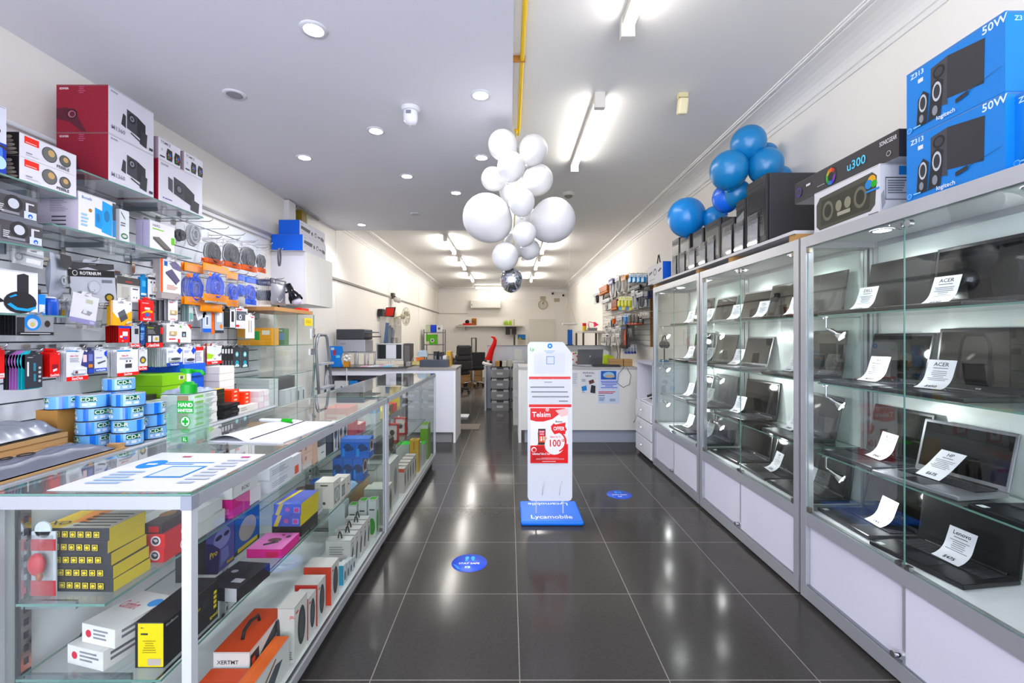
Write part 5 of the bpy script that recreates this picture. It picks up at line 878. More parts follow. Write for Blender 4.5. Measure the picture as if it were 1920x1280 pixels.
box3('brown_photo_box', 'brown and white box beside the crumpled yellow pouches', 'box', -1.22, -1.08, 4.0, 4.12, ZU, .07, '#7a6a58', {'S': [('R', 0, .5, 1, 1, M('#d9d0c4'))]})
box3('red_small_box', 'small red box beside the brown and white box', 'box', -1.16, -1.06, 4.125, 4.2, ZU, .07, '#c93a30')
box3('yellow_blue_box', 'tall yellow box with a blue side at the end of the far case', 'box', -1.18, -1.08, 4.4, 4.5, ZU, .2, YP, None, {'E': '#2f6a9c'})
for i in range(2):
    t = empty('red_picture_frame', (-.98, 3.75+.28*i, ZL), 'red edged gift box standing open, %s one on the far case shelf' % ('nearer', 'farther')[i], 'box')
    b = MB(); b.box(-.06, .05, -.01, .01, 0, .015, M('#b53036')); b.box(-.06, -.045, -.01, .01, 0, .15, M('#b53036')); b.box(.035, .05, -.01, .01, 0, .15, M('#b53036')); b.box(-.06, .05, -.01, .01, .14, .155, M('#b53036')); b.build('red_frame', t)
    b = MB(); b.box(-.045, .035, -.006, .006, .016, .139, M('#d9d4cc')); b.art(FR((-.045, -.0062, .016), (.08, 0, 0), (0, 0, .123)), [('E', .5, .5, .25, .2, M('#3a3230'))]); b.build('inner_card', t)
b = MB(); b.cbox(-.07, .06, -.12, .12, 0, .1, .02, M('#33302f', .4)); b.box(-.071, .061, -.1, .1, .045, .055, M('#211f1f'))
tag(put(b.build('black_camera_case'), (-.98, 3.45, ZL)), 'soft black camera case on the far case lower shelf', 'case')
b = MB()
for k in range(9): b.tube([(0, .0, 0), (.02*math.cos(k), .03*math.sin(k*1.3), .05), (.05*math.cos(k*1.1), .08*math.sin(k), .09+.01*(k % 3))], .004, M(('#3f6b4a', '#5a8a5f', '#c9ccc9')[k % 3]), 5)
tag(put(b.build('cable_tie_bunch'), (-1.04, 4.25, ZL+.006)), 'small bunch of green and white ties on the far case shelf', 'cable ties')
for i, (yy, h, w) in enumerate(((3.0, .24, .10), (3.12, .22, .1))):
    box3('white_speaker_box', 'white box with an oval grille picture, %s of two just past the case joint' % ('first', 'second')[i], 'box', -.98, -.845, yy, yy+w, ZF, h, '#e4e2da', {'E': [('E', .5, .5, .3, .36, M('#8b8a80')), ('E', .5, .5, .2, .28, M('#6b6b64'))]})
box3('brown_box', 'brown cardboard box just beyond the case joint on the floor', 'box', -1.12, -.99, 3.02, 3.13, ZF, .34, '#c2976a')
box3('wide_white_carton', 'wide white carton standing tall in the far case', 'carton', -1.06, -.87, 3.25, 3.5, ZF, .34, '#dfdfdb', {'S': [('R', .48, 0, .5, 1, M('#b5b5b0'))], 'E': [('E', .6, .5, .2, .3, M('#a5a59e'))]})
box3('blue_pouch_box', 'white box with light blue window beyond the wide carton', 'box', -1.15, -1.0, 3.6, 3.75, ZF, .3, '#d8d5cc', {'S': [('R', .1, .3, .9, .7, M('#6fa3bd'))]})
for i in range(5): box3('slim_white_speaker_box', 'slim white box with dark oval, %s of the row toward the far end' % ('first', 'second', 'third', 'fourth', 'fifth')[i], 'box', -.94, -.85, 3.6+.1*i, 3.67+.1*i, ZF, .2, '#dfd9d2', {'E': [('E', .5, .55, .25, .3, M('#5a5652'))], 'S': [('R', 0, .85, 1, 1, M('#d2602a'))] if i == 0 else []})
for i in range(2): box3('yellow_bulb_box', 'yellow box, %s of two stacked on the far case floor' % ('lower', 'upper')[i], 'box', -.93, -.85, 4.16, 4.25, ZF+i*.151, .15, '#dcb920', {'S': [('R', .4, .4, .55, .9, M('#b08f10'))], 'Q': [('E', .5, .5, .3, .2, M('#4a4030'))]})
for i in range(2): box3('lime_lid_box', 'white box with a bright green lid, %s one behind the yellow boxes' % ('left', 'right')[i], 'box', -1.12+.14*i, -.99+.14*i, 4.4, 4.56, ZF, .2, '#d6dcd6', None, {'T': '#63d840'})
box3('white_narrow_box', 'narrow white box next to the tall green box', 'box', -.93, -.86, 4.3, 4.38, ZF, .24, '#dedfdc')
box3('tall_green_box', 'tall green and white box at the far end of the counters', 'box', -.92, -.84, 4.6, 4.74, ZF, .36, '#86b52c', {'S': [('R', 0, .88, 1, 1, M('#e6e8e0'))], 'E': [('R', .2, .88, 1, 1, M('#e6e8e0'))]})
# ================= rear of the shop
DT = M('#3a3d42', .25); LAMG = M('#a9abb0', .4)
PXM = lambda px, Y: xat(px, Y)
# ---- left service desk
DY, DZ = 5.8, .975
t = empty('service_desk', (0, 0, 0), 'white service desk with grey kick board across the left rear', 'desk')
b = MB(); b.box(-1.32, -.73, DY, DY+.03, .135, DZ-.03, WLAM); b.box(-1.3, -.75, DY+.03, DY+.05, 0, .135, M('#8b8a8c', .5)); b.build('front_panel', t)
b = MB(); b.box(-.729, -.70, DY, DY+.62, 0, DZ-.03, M('#f0eff0', .35)); b.build('end_panel', t)
b = MB(); b.box(XL+.03, -.69, DY-.01, DY+.64, DZ-.03, DZ, M('#98928f', .4)); b.build('worktop', t)
b = MB(); b.box(XL+.03, -1.33, DY-.03, DY+.6, DZ, DZ+.01, DT); b.build('dark_glass_mat', t)
b = MB(); b.box(XL+.03, -1.32, DY+.01, DY+.03, DZ-.1, DZ-.03, WLAM); b.build('apron', t)
b = MB(); b.box(XL+.02, XL+.05, DY, DY+.6, 0, DZ-.03, WLAM); b.box(XL+.05, -1.32, DY+.56, DY+.59, .1, DZ-.03, M('#c9c9d0', .5)); b.box(XL+.05, -1.32, DY+.03, DY+.56, .58, .6, WLAM); b.build('open_shelf', t)
zt = DZ+.0105
box3('white_kit_box', 'white box with a small round mark on the shelf under the service desk', 'box', -2.3, -2.12, 5.86, 6.0, .601, .2, '#d9d9d8', {'S': [('C', .5, .6, .05, M('#3a3a3e')), ('C', .5, .25, .05, M('#3a3a3e'))]})
box3('blue_kit_box', 'narrow blue box beside the red can on the desk shelf', 'box', -2.1, -2.0, 5.86, 6.0, .601, .2, '#2a7fc0', {'S': [('R', .1, .1, .5, .5, M('#d0c43a'))]})
b = MB(); b.lathe([(0, 0), (.05, 0), (.05, .14), (.045, .145), (.045, .2), (0, .2)], (0, 0, 0), M('#b3202a', .35), 20); b.lathe([(.0515, .11), (.0515, .14)], (0, 0, 0), M('#e0b52a'), 20)
tag(put(b.build('red_tin'), (-1.93, 5.93, .601)), 'red tin with yellow band on the shelf under the service desk', 'tin')
for i in range(5): box3('patterned_box', 'white box with dark dots, %s from the red tin on the desk shelf' % ('first', 'second', 'third', 'fourth', 'fifth')[i], 'box', -1.86+.1*i, -1.765+.1*i, 5.86, 6.0, .601, .19, '#dfdfe4', {'S': [('C', R.uniform(.2, .8), R.uniform(.2, .8), .06, M(R.choice(['#3a3a3e', '#7a7a85', '#a33a3a']))) for _ in range(5)]})
t = empty('counter_display', (-2.28, 5.86, zt), 'blue folded cardboard counter display at the left end of the desk', 'display stand')
b = MB(); b.prism([(-.1, 0), (.09, 0), (.06, .1), (.09, .2), (.08, .27), (-.08, .27), (-.06, .1)], -.01, .01, M('#1d86d8'), Matrix(((1,0,0,0),(0,0,-1,0),(0,1,0,0),(0,0,0,1)))); b.art(FR((-.08, -.0102, .1), (.15, 0, 0), (0, 0, .17)), [('R', .3, .3, .55, .7, M('#b04a5a')), ('R', .55, .1, .9, .3, M('#8fd0f0')), ('R', .1, .7, .4, .9, M('#d0e8f6'))]); b.build('panel', t)
b = MB(); b.box(-.1, .09, .0105, .08, 0, .02, M('#1d86d8')); b.build('foot', t)
t = empty('flower_pot', (-2.13, 5.84, zt), 'small wooden pot of white flowers on the desk', 'flower pot')
b = MB(); b.prism([(-.035, -.035), (.035, -.035), (.035, .035), (-.035, .035)], 0, .07, M('#c8935a', .6)); b.build('pot', t)
b = MB()
for k in range(16): b.ball((R.uniform(-.045, .045), R.uniform(-.035, .035), R.uniform(.08, .15)), R.uniform(.014, .024), M(R.choice(['#f0eeea', '#e2ddd4', '#f4f4f2'])), 8, 6)
b.build('flowers', t)
b = MB(); b.box(-2.115, -2.105, 5.775, 5.785, .4, .98, M('#e9e9ea')); tag(b.build('white_cable'), 'thin white cord hanging down the front of the service desk', 'cord')
t = empty('printer_stand', (-2.12, 6.2, zt), 'chrome legged stand under the printer', 'stand')
for x in (-.22, -.08, .06, .2):
    for yy in (-.15, .15):
        b = MB(); b.cyl((x, yy, 0), (x, yy, .17), .012, m=CHROME, n=10); b.build('leg', t)
b = MB(); b.box(-.24, .22, -.19, .19, .17, .185, LAMG); b.build('top_board', t)
t = empty('printer', (-2.12, 6.2, zt+.186), 'black and grey laser printer on the chrome stand', 'printer')
b = MB(); b.cbox(-.21, .17, -.18, .18, 0, .17, .012, M('#b3b4b8', .4)); b.art(FR((-.2, -.1805, 0), (.37, 0, 0), (0, 0, .17)), [('R', .1, .6, .3, .72, M('#9c9da2')), ('R', .38, .02, .7, .06, M('#5a5b60'))]); b.build('body', t)
b = MB(); b.cbox(-.22, .16, -.19, .18, .171, .31, .012, M('#45464b', .4)); b.build('scanner', t)
b = MB(); b.prism([(.1, -.18), (.3, -.15), (.32, .05), (.1, .1)], .2, .215, M('#3a3b40')); b.prism([(.1, -.16), (.28, -.13), (.3, .03), (.1, .08)], .26, .275, M('#6d6e72')); b.build('paper_tray', t)
t = empty('monitor', (-1.68, 6.25, zt), 'white framed computer screen showing a white page on the desk', 'monitor')
b = MB(); b.cbox(-.19, .19, -.012, .03, .06, .3, .006, M('#d6d4cf', .35)); b.build('case', t)
b = MB(); b.box(-.17, .17, -.0135, -.0125, .085, .285, M('#2e2f31', .2)); b.art(FR((-.17, -.0137, .085), (.34, 0, 0), (0, 0, .2)), [('R', .36, .02, .78, .98, M('#e6e7ea', .3)), ('R', .02, .02, .06, .98, M('#4a4c50'))]); b.build('screen', t)
b = MB(); b.cyl((0, .01, .01), (0, .01, .1), .02, m=M('#d6d4cf')); b.lathe([(0, 0), (.09, 0), (.09, .008), (0, .014)], (0, .01, 0), M('#d6d4cf'), 20); b.build('foot', t)
for i in range(7):
    x = -1.88+.07*i; b = MB(); w, l = R.uniform(.08, .14), R.uniform(.1, .18); b.box(-w/2, w/2, -l/2, l/2, 0, R.uniform(.005, .03), M(R.choice(['#e6e6ea', '#c9c4bb', '#4a4b50', '#8fb6c4', '#e0b6c0', '#d9d9dc'])))
    tag(put(b.build('paper_stack'), (x+R.uniform(-.01, .01), 5.85+.02*(i % 2), zt), R.uniform(-.3, .3)), 'small stack of papers and leaflets in front of the white framed screen', 'paper stack', 'papers in front of the screen')
b = MB(); b.cbox(-.05, .05, -.1, .1, 0, .3, .006, M('#4d4a48', .4)); b.art(FR((-.05, -.101, 0), (.1, 0, 0), (0, 0, .3)), [('R', .15, .1, .85, .9, M('#6b6764'))])
tag(put(b.build('slim_desktop_computer'), (-1.43, 6.33, zt), rx=0), 'slim dark desktop computer standing right of the white framed screen', 'computer')
t = empty('card_terminal', (-1.34, 5.95, zt), 'small payment terminal with a bent cable on the desk', 'card terminal')
b = MB(); b.cbox(-.03, .03, -.06, .06, .0, .06, .008, M('#8d8b88', .4)); b.build('body', t)
b = MB(); b.tube([(.02, .05, .05), (.05, .06, .12), (.09, .03, .1), (.1, -.02, .02)], .006, M('#b9a59a')); b.build('cable', t)
b = MB(); b.box(-1.19, -.82, 5.9, 6.1, zt-.0095, zt+.085, M('#40444d', .35)); b.box(-1.18, -.83, 5.91, 6.09, zt+.085, zt+.0855, M('#22242a'))
tag(b.build('slate_cash_drawer'), 'dark slate cash drawer on the corner of the service desk', 'cash drawer')
for i, (x, c, h, l) in enumerate(((-1.02, '#2c2d31', .2, 'black ring binder'), (-.95, '#242528', .19, 'black box file'), (-.893, '#d8d8da', .14, 'white folder'), (-.836, '#c9a24a', .2, 'tan folder'))):
    b = MB(); b.box(-.026, .026, -.1, .1, 0, h, M(c)); b.art(FR((-.026, -.1005, 0), (.052, 0, 0), (0, 0, h)), [('R', .25, .3, .75, .7, M('#77787d'))]); tag(put(b.build('binder'), (x, 6.24, zt-.0095)), l + ' standing behind the slate cash drawer', 'binder')
b = MB(); b.box(-.1, .1, -.07, .07, 0, .03, M('#d9cf9a')); b.box(-.09, .1, -.07, .07, .031, .05, M('#cfc48a')); tag(put(b.build('yellow_folder_pile'), (-1.27, 6.28, zt+.0), .1), 'pile of pale yellow folders left of the binders', 'folders')
b = MB(); b.cbox(-.06, .06, -.04, .04, 0, .05, .004, M('#cf7a1f')); tag(put(b.build('orange_case'), (-1.26, 6.3, zt+.0505)), 'orange case on the pale yellow folders', 'case')
soft_bag('clear_bag', 'clear crinkled plastic bag bulging above the orange case', -1.31, -1.16, 6.3, 6.4, zt+.1015, .1, M('#b5c3cc', .1), (), 51)
# acrylic rack with tablet, fan, camera on the left wall
t = empty('leaflet_rack', (XL+.01, 8.75, 1.2), 'clear acrylic rack with blue leaflets on the left wall', 'rack')
b = MB(); b.box(0, .16, -.5, -.494, 0, .55, ACRY); b.box(0, .16, .494, .5, 0, .55, ACRY); b.box(.154, .16, -.493, .493, 0, .55, ACRY); b.box(0, .16, -.5, .5, .551, .556, ACRY); b.box(0, .16, -.493, .493, 0, .006, ACRY); b.build('case', t)
for k in range(4):
    b = MB(); b.box(.05, .12, -.45+.15*k, -.44+.15*k, .05, .45-.04*k, M(('#3f74b0', '#7d98b4', '#2a5a9a', '#a3b4c2')[k]), T=Matrix.Rotation(.1, 4, 'Y')); b.build('leaflet', t)
t = empty('tablet', (XL+.09, 8.6, 1.757), 'tablet with a red screen leaning on top of the acrylic rack', 'tablet', rz=-.5)
TT = Matrix.Rotation(-.25, 4, 'X'); b = MB(); b.cbox(-.12, .12, -.01, .01, 0, .2, .006, BLK, TT); b.build('case', t)
b = MB(); b.box(-.1, .1, -.0125, -.0105, .02, .18, M('#d2452f', .3), T=TT); b.build('screen', t)
box3('black_router', 'small black box beside the red screened tablet', 'box', XL+.02, XL+.1, 8.1, 8.3, 1.757, .13, '#2a2b2d')
t = empty('wall_fan', (XL+.02, 9.3, 1.78), 'white wall fan with round wire cage, turned to the side', 'fan')
FW = M('#d9d3c0', .4); b = MB(); b.box(-.018, .02, -.05, .05, -.1, .1, FW); b.tube([(.02, 0, 0), (.1, 0, .02), (.14, 0, .02)], .018, FW); b.build('wall_bracket', t)
TT = Matrix.Translation((.22, 0, .02)) @ Matrix.Rotation(.55, 4, 'Z') @ Matrix.Rotation(PI/2, 4, 'Y')
b = MB(); b.lathe([(0, -.1), (.05, -.09), (.055, -.03), (.03, -.01), (0, -.01)], (0, 0, 0), FW, 16, TT); b.build('motor', t)
b = MB()
for rr, zz in ((.19, .02), (.19, -.01), (.15, .05), (.15, -.03), (.1, .06), (.05, .065)): b.tube([TT @ Vector((rr*math.cos(a), rr*math.sin(a), zz)) for a in [2*PI*j/28 for j in range(28)]], .003, FW, 5, True)
for k in range(28):
    a = 2*PI*k/28; b.tube([TT @ Vector((r_*math.cos(a), r_*math.sin(a), z_)) for r_, z_ in ((.03, .065), (.1, .06), (.15, .05), (.19, .015), (.15, -.03), (.06, -.035))], .0016, FW, 4)
b.build('wire_cage', t)
b = MB()
for k in range(3):
    a = 2*PI*k/3; pts = [TT @ Vector((r_*math.cos(a+s), r_*math.sin(a+s), .01+.02*s)) for r_, s in ((.03, -.3), (.12, -.5), (.17, -.1), (.15, .5), (.05, .4))]; b.face(pts, M('#cfc9b4', .3)); b.face([p + Vector((.003, .003, 0)) for p in pts][::-1], M('#cfc9b4', .3))
b.build('blades', t)
t = empty('wall_camera', (XL+.002, 9.1, 2.21), 'dark bracket with two small cameras below the picture rail', 'camera')
b = MB(); b.box(0, .06, -.06, .06, -.05, .06, M('#4d4a46')); b.tube([(.05, 0, 0), (.1, 0, -.03)], .015, M('#4d4a46')); b.build('bracket', t)
for k in range(2):
    b = MB(); b.ball((.12, -.1+.2*k, -.08), .055, M('#c9c6c0', .25), 14, 10); b.build('camera_dome', t)
b = MB(); b.tube([(XL+.012, 9.0, 2.16), (XL+.012, 9.0, 1.5), (XL+.02, 9.05, 1.1), (XL+.02, 9.0, .95)], .008, M('#a9a49a'), 6); tag(b.build('wall_cable'), 'grey cable running down the left wall by the fan', 'cable')
b = MB(); b.box(XL+.0085, XL+.02, yat(729, XL)-.01, yat(729, XL)+.01, .001, 2.16, M('#cfcac2')); tag(b.build('cable_trunking'), 'thin pale cable trunking up the left wall behind the printer', 'trunking')
# metal rack with boxes
t = empty('wire_rack', (-2.02, 12.3, 0), 'chrome wire rack by the left wall, carrying a green box', 'rack')
for x in (-.3, .22):
    for y in (-.2, .2):
        b = MB(); b.cyl((x, y, 0), (x, y, 1.58), .014, m=M('#77797c', .3, .8), n=8); b.build('post', t)
for z in (.5, .9, 1.17, 1.5):
    b = MB(); b.box(-.31, .23, -.21, .21, z-.02, z, M('#6d6f72', .3, .7)); b.build('shelf', t)
box3('green_box', 'green and white box on the wire rack', 'box', -2.27, -1.98, 12.12, 12.3, 1.171, .27, '#6fae22', {'S': [('C', .6, .4, .2, M('#e2e2e0')), ('C', .6, .4, .1, M('#3a3a3e')), ('R', 0, 0, .3, .3, M('#e0ddd4'))]})
for i, c in enumerate(('#c9d0bc', '#2448c4', '#dcdfe0')): box3('rack_top_box', ('pale', 'blue', 'white')[i] + ' box on the very top of the wire rack', 'box', -2.28+.15*i, -2.15+.15*i, 12.12, 12.3, 1.501, .2, c, {'S': [('C', .5, .5, .16, M('#3a3a3e'))] if i == 2 else []})
# leather chair and mesh chair
def office_chair(label, x, y, rz, hi=True):
    t = empty('office_chair', (x, y, 0), label, 'chair', rz=rz); L_ = M('#2f2f31', .35) if hi else M('#26262a', .6)
    for k in range(5):
        a = 2*PI*k/5; b = MB(); d = Vector((math.cos(a), math.sin(a), 0)); b.tube([d*.03+Vector((0, 0, .12)), d*.28+Vector((0, 0, .08))], .02, CHROME if not hi else BLK); g = b.build('leg', t)
        b = MB(); p = d*.28; b.cyl((p.x-.02, p.y, .03), (p.x+.02, p.y, .03), .03, m=BLK, n=12); b.build('caster', g)
    b = MB(); b.cyl((0, 0, .1), (0, 0, .44), .028, m=CHROME if not hi else BLK); b.build('gas_lift', t)
    b = MB(); b.cbox(-.25, .25, -.25, .22, .44, .55, .045, L_, seg=3); b.build('seat', t)
    b = MB()
    if hi:
        b.cbox(-.25, .25, .17, .30, .56, .84, .055, L_, Matrix.Rotation(-.04, 4, 'X'), 3); b.cbox(-.23, .23, .19, .31, .80, .97, .055, L_, Matrix.Rotation(-.05, 4, 'X'), 3); b.cbox(-.2, .2, .18, .32, .93, 1.2, .06, L_, Matrix.Rotation(-.06, 4, 'X'), 3)
    else: b.cbox(-.21, .21, .2, .24, .58, .98, .018, L_, Matrix.Rotation(-.1, 4, 'X'))
    b.build('backrest', t)
    for s in (-1, 1):
        b = MB(); b.tube([(s*.24, .1, .5), (s*.3, .05, .56), (s*.3, -.02, .7), (s*.3, .16, .71), (s*.26, .24, .68)], .017, CHROME if not hi else M('#5a5a5e', .3, .6)); b.build('armrest', t)
    return t
office_chair('black padded leather chair behind the service desk', -1.28, 11.0, -2.5)
office_chair('black mesh chair with chrome feet at the far desk', -1.02, 12.6, -2.6, False)
t = empty('back_desk', (-1.45, 13.4, 0), 'dark wood desk in front of the back wall', 'desk')
b = MB(); b.box(-.75, .85, -.35, .35, .71, .75, M('#463a34', .4)); b.build('desktop', t)
for x in (-.73, .81):
    b = MB(); b.box(x-.02, x+.02, -.33, .33, 0, .71, M('#4d4038', .5)); b.build('side_panel', t)
b = MB(); b.box(-.7, .79, -.3, -.28, .56, .71, M('#3b312c', .5)); b.build('modesty_panel', t)
t = empty('tower_speaker', (-1.05, 13.3, .7505), 'tall black column speaker standing on the dark desk', 'speaker')
b = MB(); b.cbox(-.085, .075, -.09, .09, 0, .6, .008, M('#2e2c2a', .3)); b.build('cabinet', t)
b = MB(); b.box(-.05, .04, -.094, -.0905, .02, .58, M('#b9b4aa', .3)); b.build('grille', t)
for i in range(5): box3('desk_bottle_box', 'small white and red box, %s on the dark desk at the back' % ('first', 'second', 'third', 'fourth', 'fifth')[i], 'box', -1.9+.13*i, -1.8+.13*i, 13.12, 13.22, .7505, .08+.03*(i % 3), ('#d9d4cc', '#c9553a', '#e6e2da', '#d9d4cc', '#b9b4aa')[i])
for i in range(3): lid('brown_parcel', 'brown parcel under the dark desk, %s one' % ('left', 'middle', 'right')[i], -1.75+.32*i, -1.46+.32*i, 13.2, 13.5, .001, .3+.05*i, cat='parcel')
b = MB(); b.cbox(-.1, .1, -.14, .14, 0, .02, .004, M('#d9d9dc')); b.cbox(-.13, -.1, -.1, .2, 0, .16, .01, M('#4d4d50')); tag(put(b.build('floor_scale'), (-.8, 7.7, .001)), 'small white and dark device on the floor behind the desk end', 'device')
b = MB(); b.box(-.95, -.35, 6.2, 6.6, .001, .012, M('#6d665e', .8)); tag(put(b.build('floor_mat'), (-.1, .4, 0)), 'dark doormat behind the end of the service desk', 'mat')
# back wall furniture
t = empty('air_conditioner', (xat(911, YB), YB, 2.33), 'white wall air conditioner high on the back wall', 'air conditioner')
b = MB(); b.cbox(-.52, .52, -.21, -.001, 0, .29, .03, M('#ece9e2', .35), seg=3); b.build('body', t)
b = MB(); b.box(-.46, .46, -.20, -.06, -.006, .003, M('#8d8a84')); b.box(-.46, .46, -.214, -.205, .03, .036, M('#b9b5ac')); b.build('outlet_flap', t)
b = MB(); b.box(-.48, -.455, -.215, -.2105, .1, .14, M('#5a5a5a')); b.build('badge', t)
t = empty('wall_clock', (xat(1018, YB), YB-.002, zat(571, YB)), 'round wall clock beside a vent on the back wall', 'clock')
TT = Matrix.Rotation(PI/2, 4, 'X'); b = MB(); b.lathe([(.15, 0), (.165, .01), (.165, .035), (.15, .045), (.14, .03)], (0, 0, 0), M('#b9ab92', .35), 32, TT); b.build('case', t)
b = MB(); b.lathe([(0, .03), (.145, .03)], (0, 0, 0), M('#dedbd0', .4), 32, TT)
for k in range(12):
    a = 2*PI*k/12; b.ball((.115*math.sin(a), -.032, .115*math.cos(a)), .007, INK, 6, 4)
b.build('dial', t)
b = MB(); b.box(-.006, .006, -.04, -.037, 0, .11, INK, T=Matrix.Rotation(.2, 4, 'Y')); b.build('minute_hand', t); b = MB(); b.box(-.007, .007, -.037, -.034, 0, .07, INK, T=Matrix.Rotation(-.1, 4, 'Y')); b.build('hour_hand', t)
for px, l in ((1018, 'behind the clock top'), (1044, 'between clock and corner')):
    b = MB(); b.box(-.1, .1, -.015, -.001, 0, .13, M('#d6cbb8'))
    for k in range(4): b.box(-.08, .08, -.019, -.0155, .02+.027*k, .032+.027*k, M('#b0a48f'))
    tag(put(b.build('wall_vent'), (xat(px, YB), YB-.001 if px == 1044 else YB-.001, zat(566, YB) if px == 1044 else 2.63+.0)), 'small slotted vent on the back wall ' + l, 'vent')
for px, z, l in ((1037, 2.86, 'left'), (1057, 2.8, 'right')):
    t = empty('security_camera', (xat(px, YB-.1), YB-.15, z), '%s small security camera high in the back right corner' % l, 'security camera')
    b = MB(); b.box(-.03, .03, .09, .148, -.04, .04, M('#d9d6d0')); b.build('mount', t)
    b = MB(); b.cyl((0, .09, 0), (-.03, -.05, -.03), .035, m=M('#d9d6d0' if l == 'right' else '#2e2c2a')); b.ball((-.03, -.05, -.03), .036, BLKG, 12, 8); b.build('camera_body', t)
t = empty('wall_shelf', (0, 0, 0), 'long white shelf on the back wall below the air conditioner', 'shelf')
b = MB(); sx0, sx1 = xat(855, 15), xat(980, 15); b.box(sx0, sx1, 14.85, YB-.013, 1.72, 1.76, M('#ded8cc', .5)); b.build('board', t)
for x in (sx0+.3, sx1-.35):
    b = MB(); b.box(x-.01, x+.01, 14.95, YB-.013, 1.6, 1.72, M('#ded8cc')); b.build('bracket', t)
b = MB(); b.box(-.14, .14, -.07, .07, 0, .07, M('#c2331f')); b.ball((0, 0, .12), .07, M('#26231f'), 14, 10); tag(put(b.build('red_black_ornament'), (xat(876, 15), 15, 1.761)), 'red and black ornament on the back wall shelf', 'ornament')
b = MB(); b.cbox(-.08, .08, -.05, .05, 0, .24, .01, M('#9a6a3c')); b.art(FR((-.08, -.0505, 0), (.16, 0, 0), (0, 0, .24)), [('R', .2, .3, .4, .7, M('#7a4f2a')), ('R', .55, .2, .8, .6, M('#7a4f2a'))]); tag(put(b.build('wooden_block'), (xat(889, 15), 15, 1.761)), 'carved wooden block on the back wall shelf', 'ornament')
b = MB(); b.cbox(-.1, .1, -.04, .04, 0, .02, .004, M('#8d8a84')); tag(put(b.build('flat_router'), (xat(865, 15), 15, 1.761)), 'flat grey device at the left end of the back shelf', 'device')
for i in range(4):
    b = MB(); b.lathe([(0, 0), (.034, 0), (.034, .12), (.022, .14), (.022, .17), (0, .17)], (0, 0, 0), M('#b8d85a' if i % 2 else '#c9dc94', .4), 16); tag(put(b.build('green_bottle'), (xat(946+i*4, 15), 15, 1.761)), 'lime green bottle standing in the row on the back wall shelf', 'bottle', 'lime green bottles on the back shelf')
b = MB(); b.cyl((0, 0, 0), (0, 0, .2), .02, m=M('#d9d0b0')); tag(put(b.build('slim_bottle'), (xat(964, 15), 15, 1.761)), 'slim pale bottle right of the lime green bottles', 'bottle')
t = empty('hanging_box', (xat(958, 15), 14.99, 1.45), 'black open box hanging under the back wall shelf', 'box')
b = MB(); b.box(-.18, -.03, -.1, .1, 0, .265, M('#26211f')); b.build('box_body', t)
b = MB(); b.box(.03, .18, -.1, .1, 0, .265, M('#3b2a26')); b.box(.06, .14, -.101, -.1005, .05, .22, M('#1a1614')); b.build('second_compartment', t); b = MB(); b.box(-.03, .03, -.08, .08, .2, .265, M('#26211f')); b.build('bridge', t)
t = empty('wall_calendar', (xat(978, YB), YB-.013, 0), 'calendar with a blue picture on the back wall', 'calendar')
b = MB(); b.box(-.14, .14, -.004, 0, 1.08, 1.46, M('#d9d2c4')); b.art(FR((-.14, -.0042, 1.08), (.28, 0, 0), (0, 0, .38)), [('R', .04, .52, .96, .98, M('#3a7fc0')), ('P', [(.04, .52), (.5, .52), (.3, .8)], M('#d0b43a')), ('P', [(.4, .52), (.96, .52), (.96, .66)], M('#3f6a3a')), ('L', .1, .08, .9, .45, 5, M('#b3a99a'))]); b.build('sheet', t)
b = MB(); b.cyl((xat(964.5, 14.6), 14.6, 0), (xat(964.5, 14.6), 14.6, 1.46), .03, m=M('#4a4440'), n=10); tag(b.build('dark_pole'), 'thin dark pole standing below the back shelf', 'pole')
# ---- partition, storage tubs, hat
b = MB(); b.box(-.43, 1.97, 8.6, 8.64, 0, 1.205, M('#cbcdd2', .4)); b.box(-.435, 1.97, 8.59, 8.65, 1.2055, 1.215, M('#8b8d92', .4)); tag(b.build('grey_partition'), 'low grey partition screen behind the white counter', 'partition')
b = MB(); b.box(-.46, -.431, 8.3, 8.66, 0, .82, M('#c3c4ca', .4)); tag(b.build('side_board'), 'narrow pale board at the left end of the grey partition', 'board')
TR = M('#b9b8b4', .3)
for i in range(2):
    for j in range(4):
        t = empty('storage_tub', (xat(938+i*38.5, 8.4), 8.4, .001+j*.205), '%s smoky storage tub of the %s stack by the partition' % (('bottom', 'second', 'third', 'topmost')[j], ('left', 'right')[i]), 'storage tub')
        b = MB()
        for sx in (0,):
            q = [(-.155, -.12), (.155, -.12), (.155, .12), (-.155, .12)]; p = [(-.17, -.135), (.17, -.135), (.17, .135), (-.17, .135)]
            vs = [Vector((x, y, 0)) for x, y in q] + [Vector((x, y, .165)) for x, y in p]; b.mesh(vs, [(3,2,1,0)] + [(k, (k+1) % 4, 4+(k+1) % 4, 4+k) for k in range(4)], TUBC)
        b.build('tub_body', t)
        b = MB(); b.box(-.178, .178, -.142, .142, .166, .196, M('#26262a', .4)); b.box(-.1, .1, -.1, .1, .196, .2, M('#26262a', .4)); g = b.build('lid', t)
        for s in (-1, 1):
            b = MB(); b.box(s*.11-.045, s*.11+.045, -.152, -.1425, .15, .19, M('#b9b9bb', .4)); b.build('clip', g)
        b = MB(); b.box(-.06, .05, -.138, -.131, .06, .10, PAPER, T=Matrix.Rotation(.0, 4, 'X')); b.build('paper_label', t)
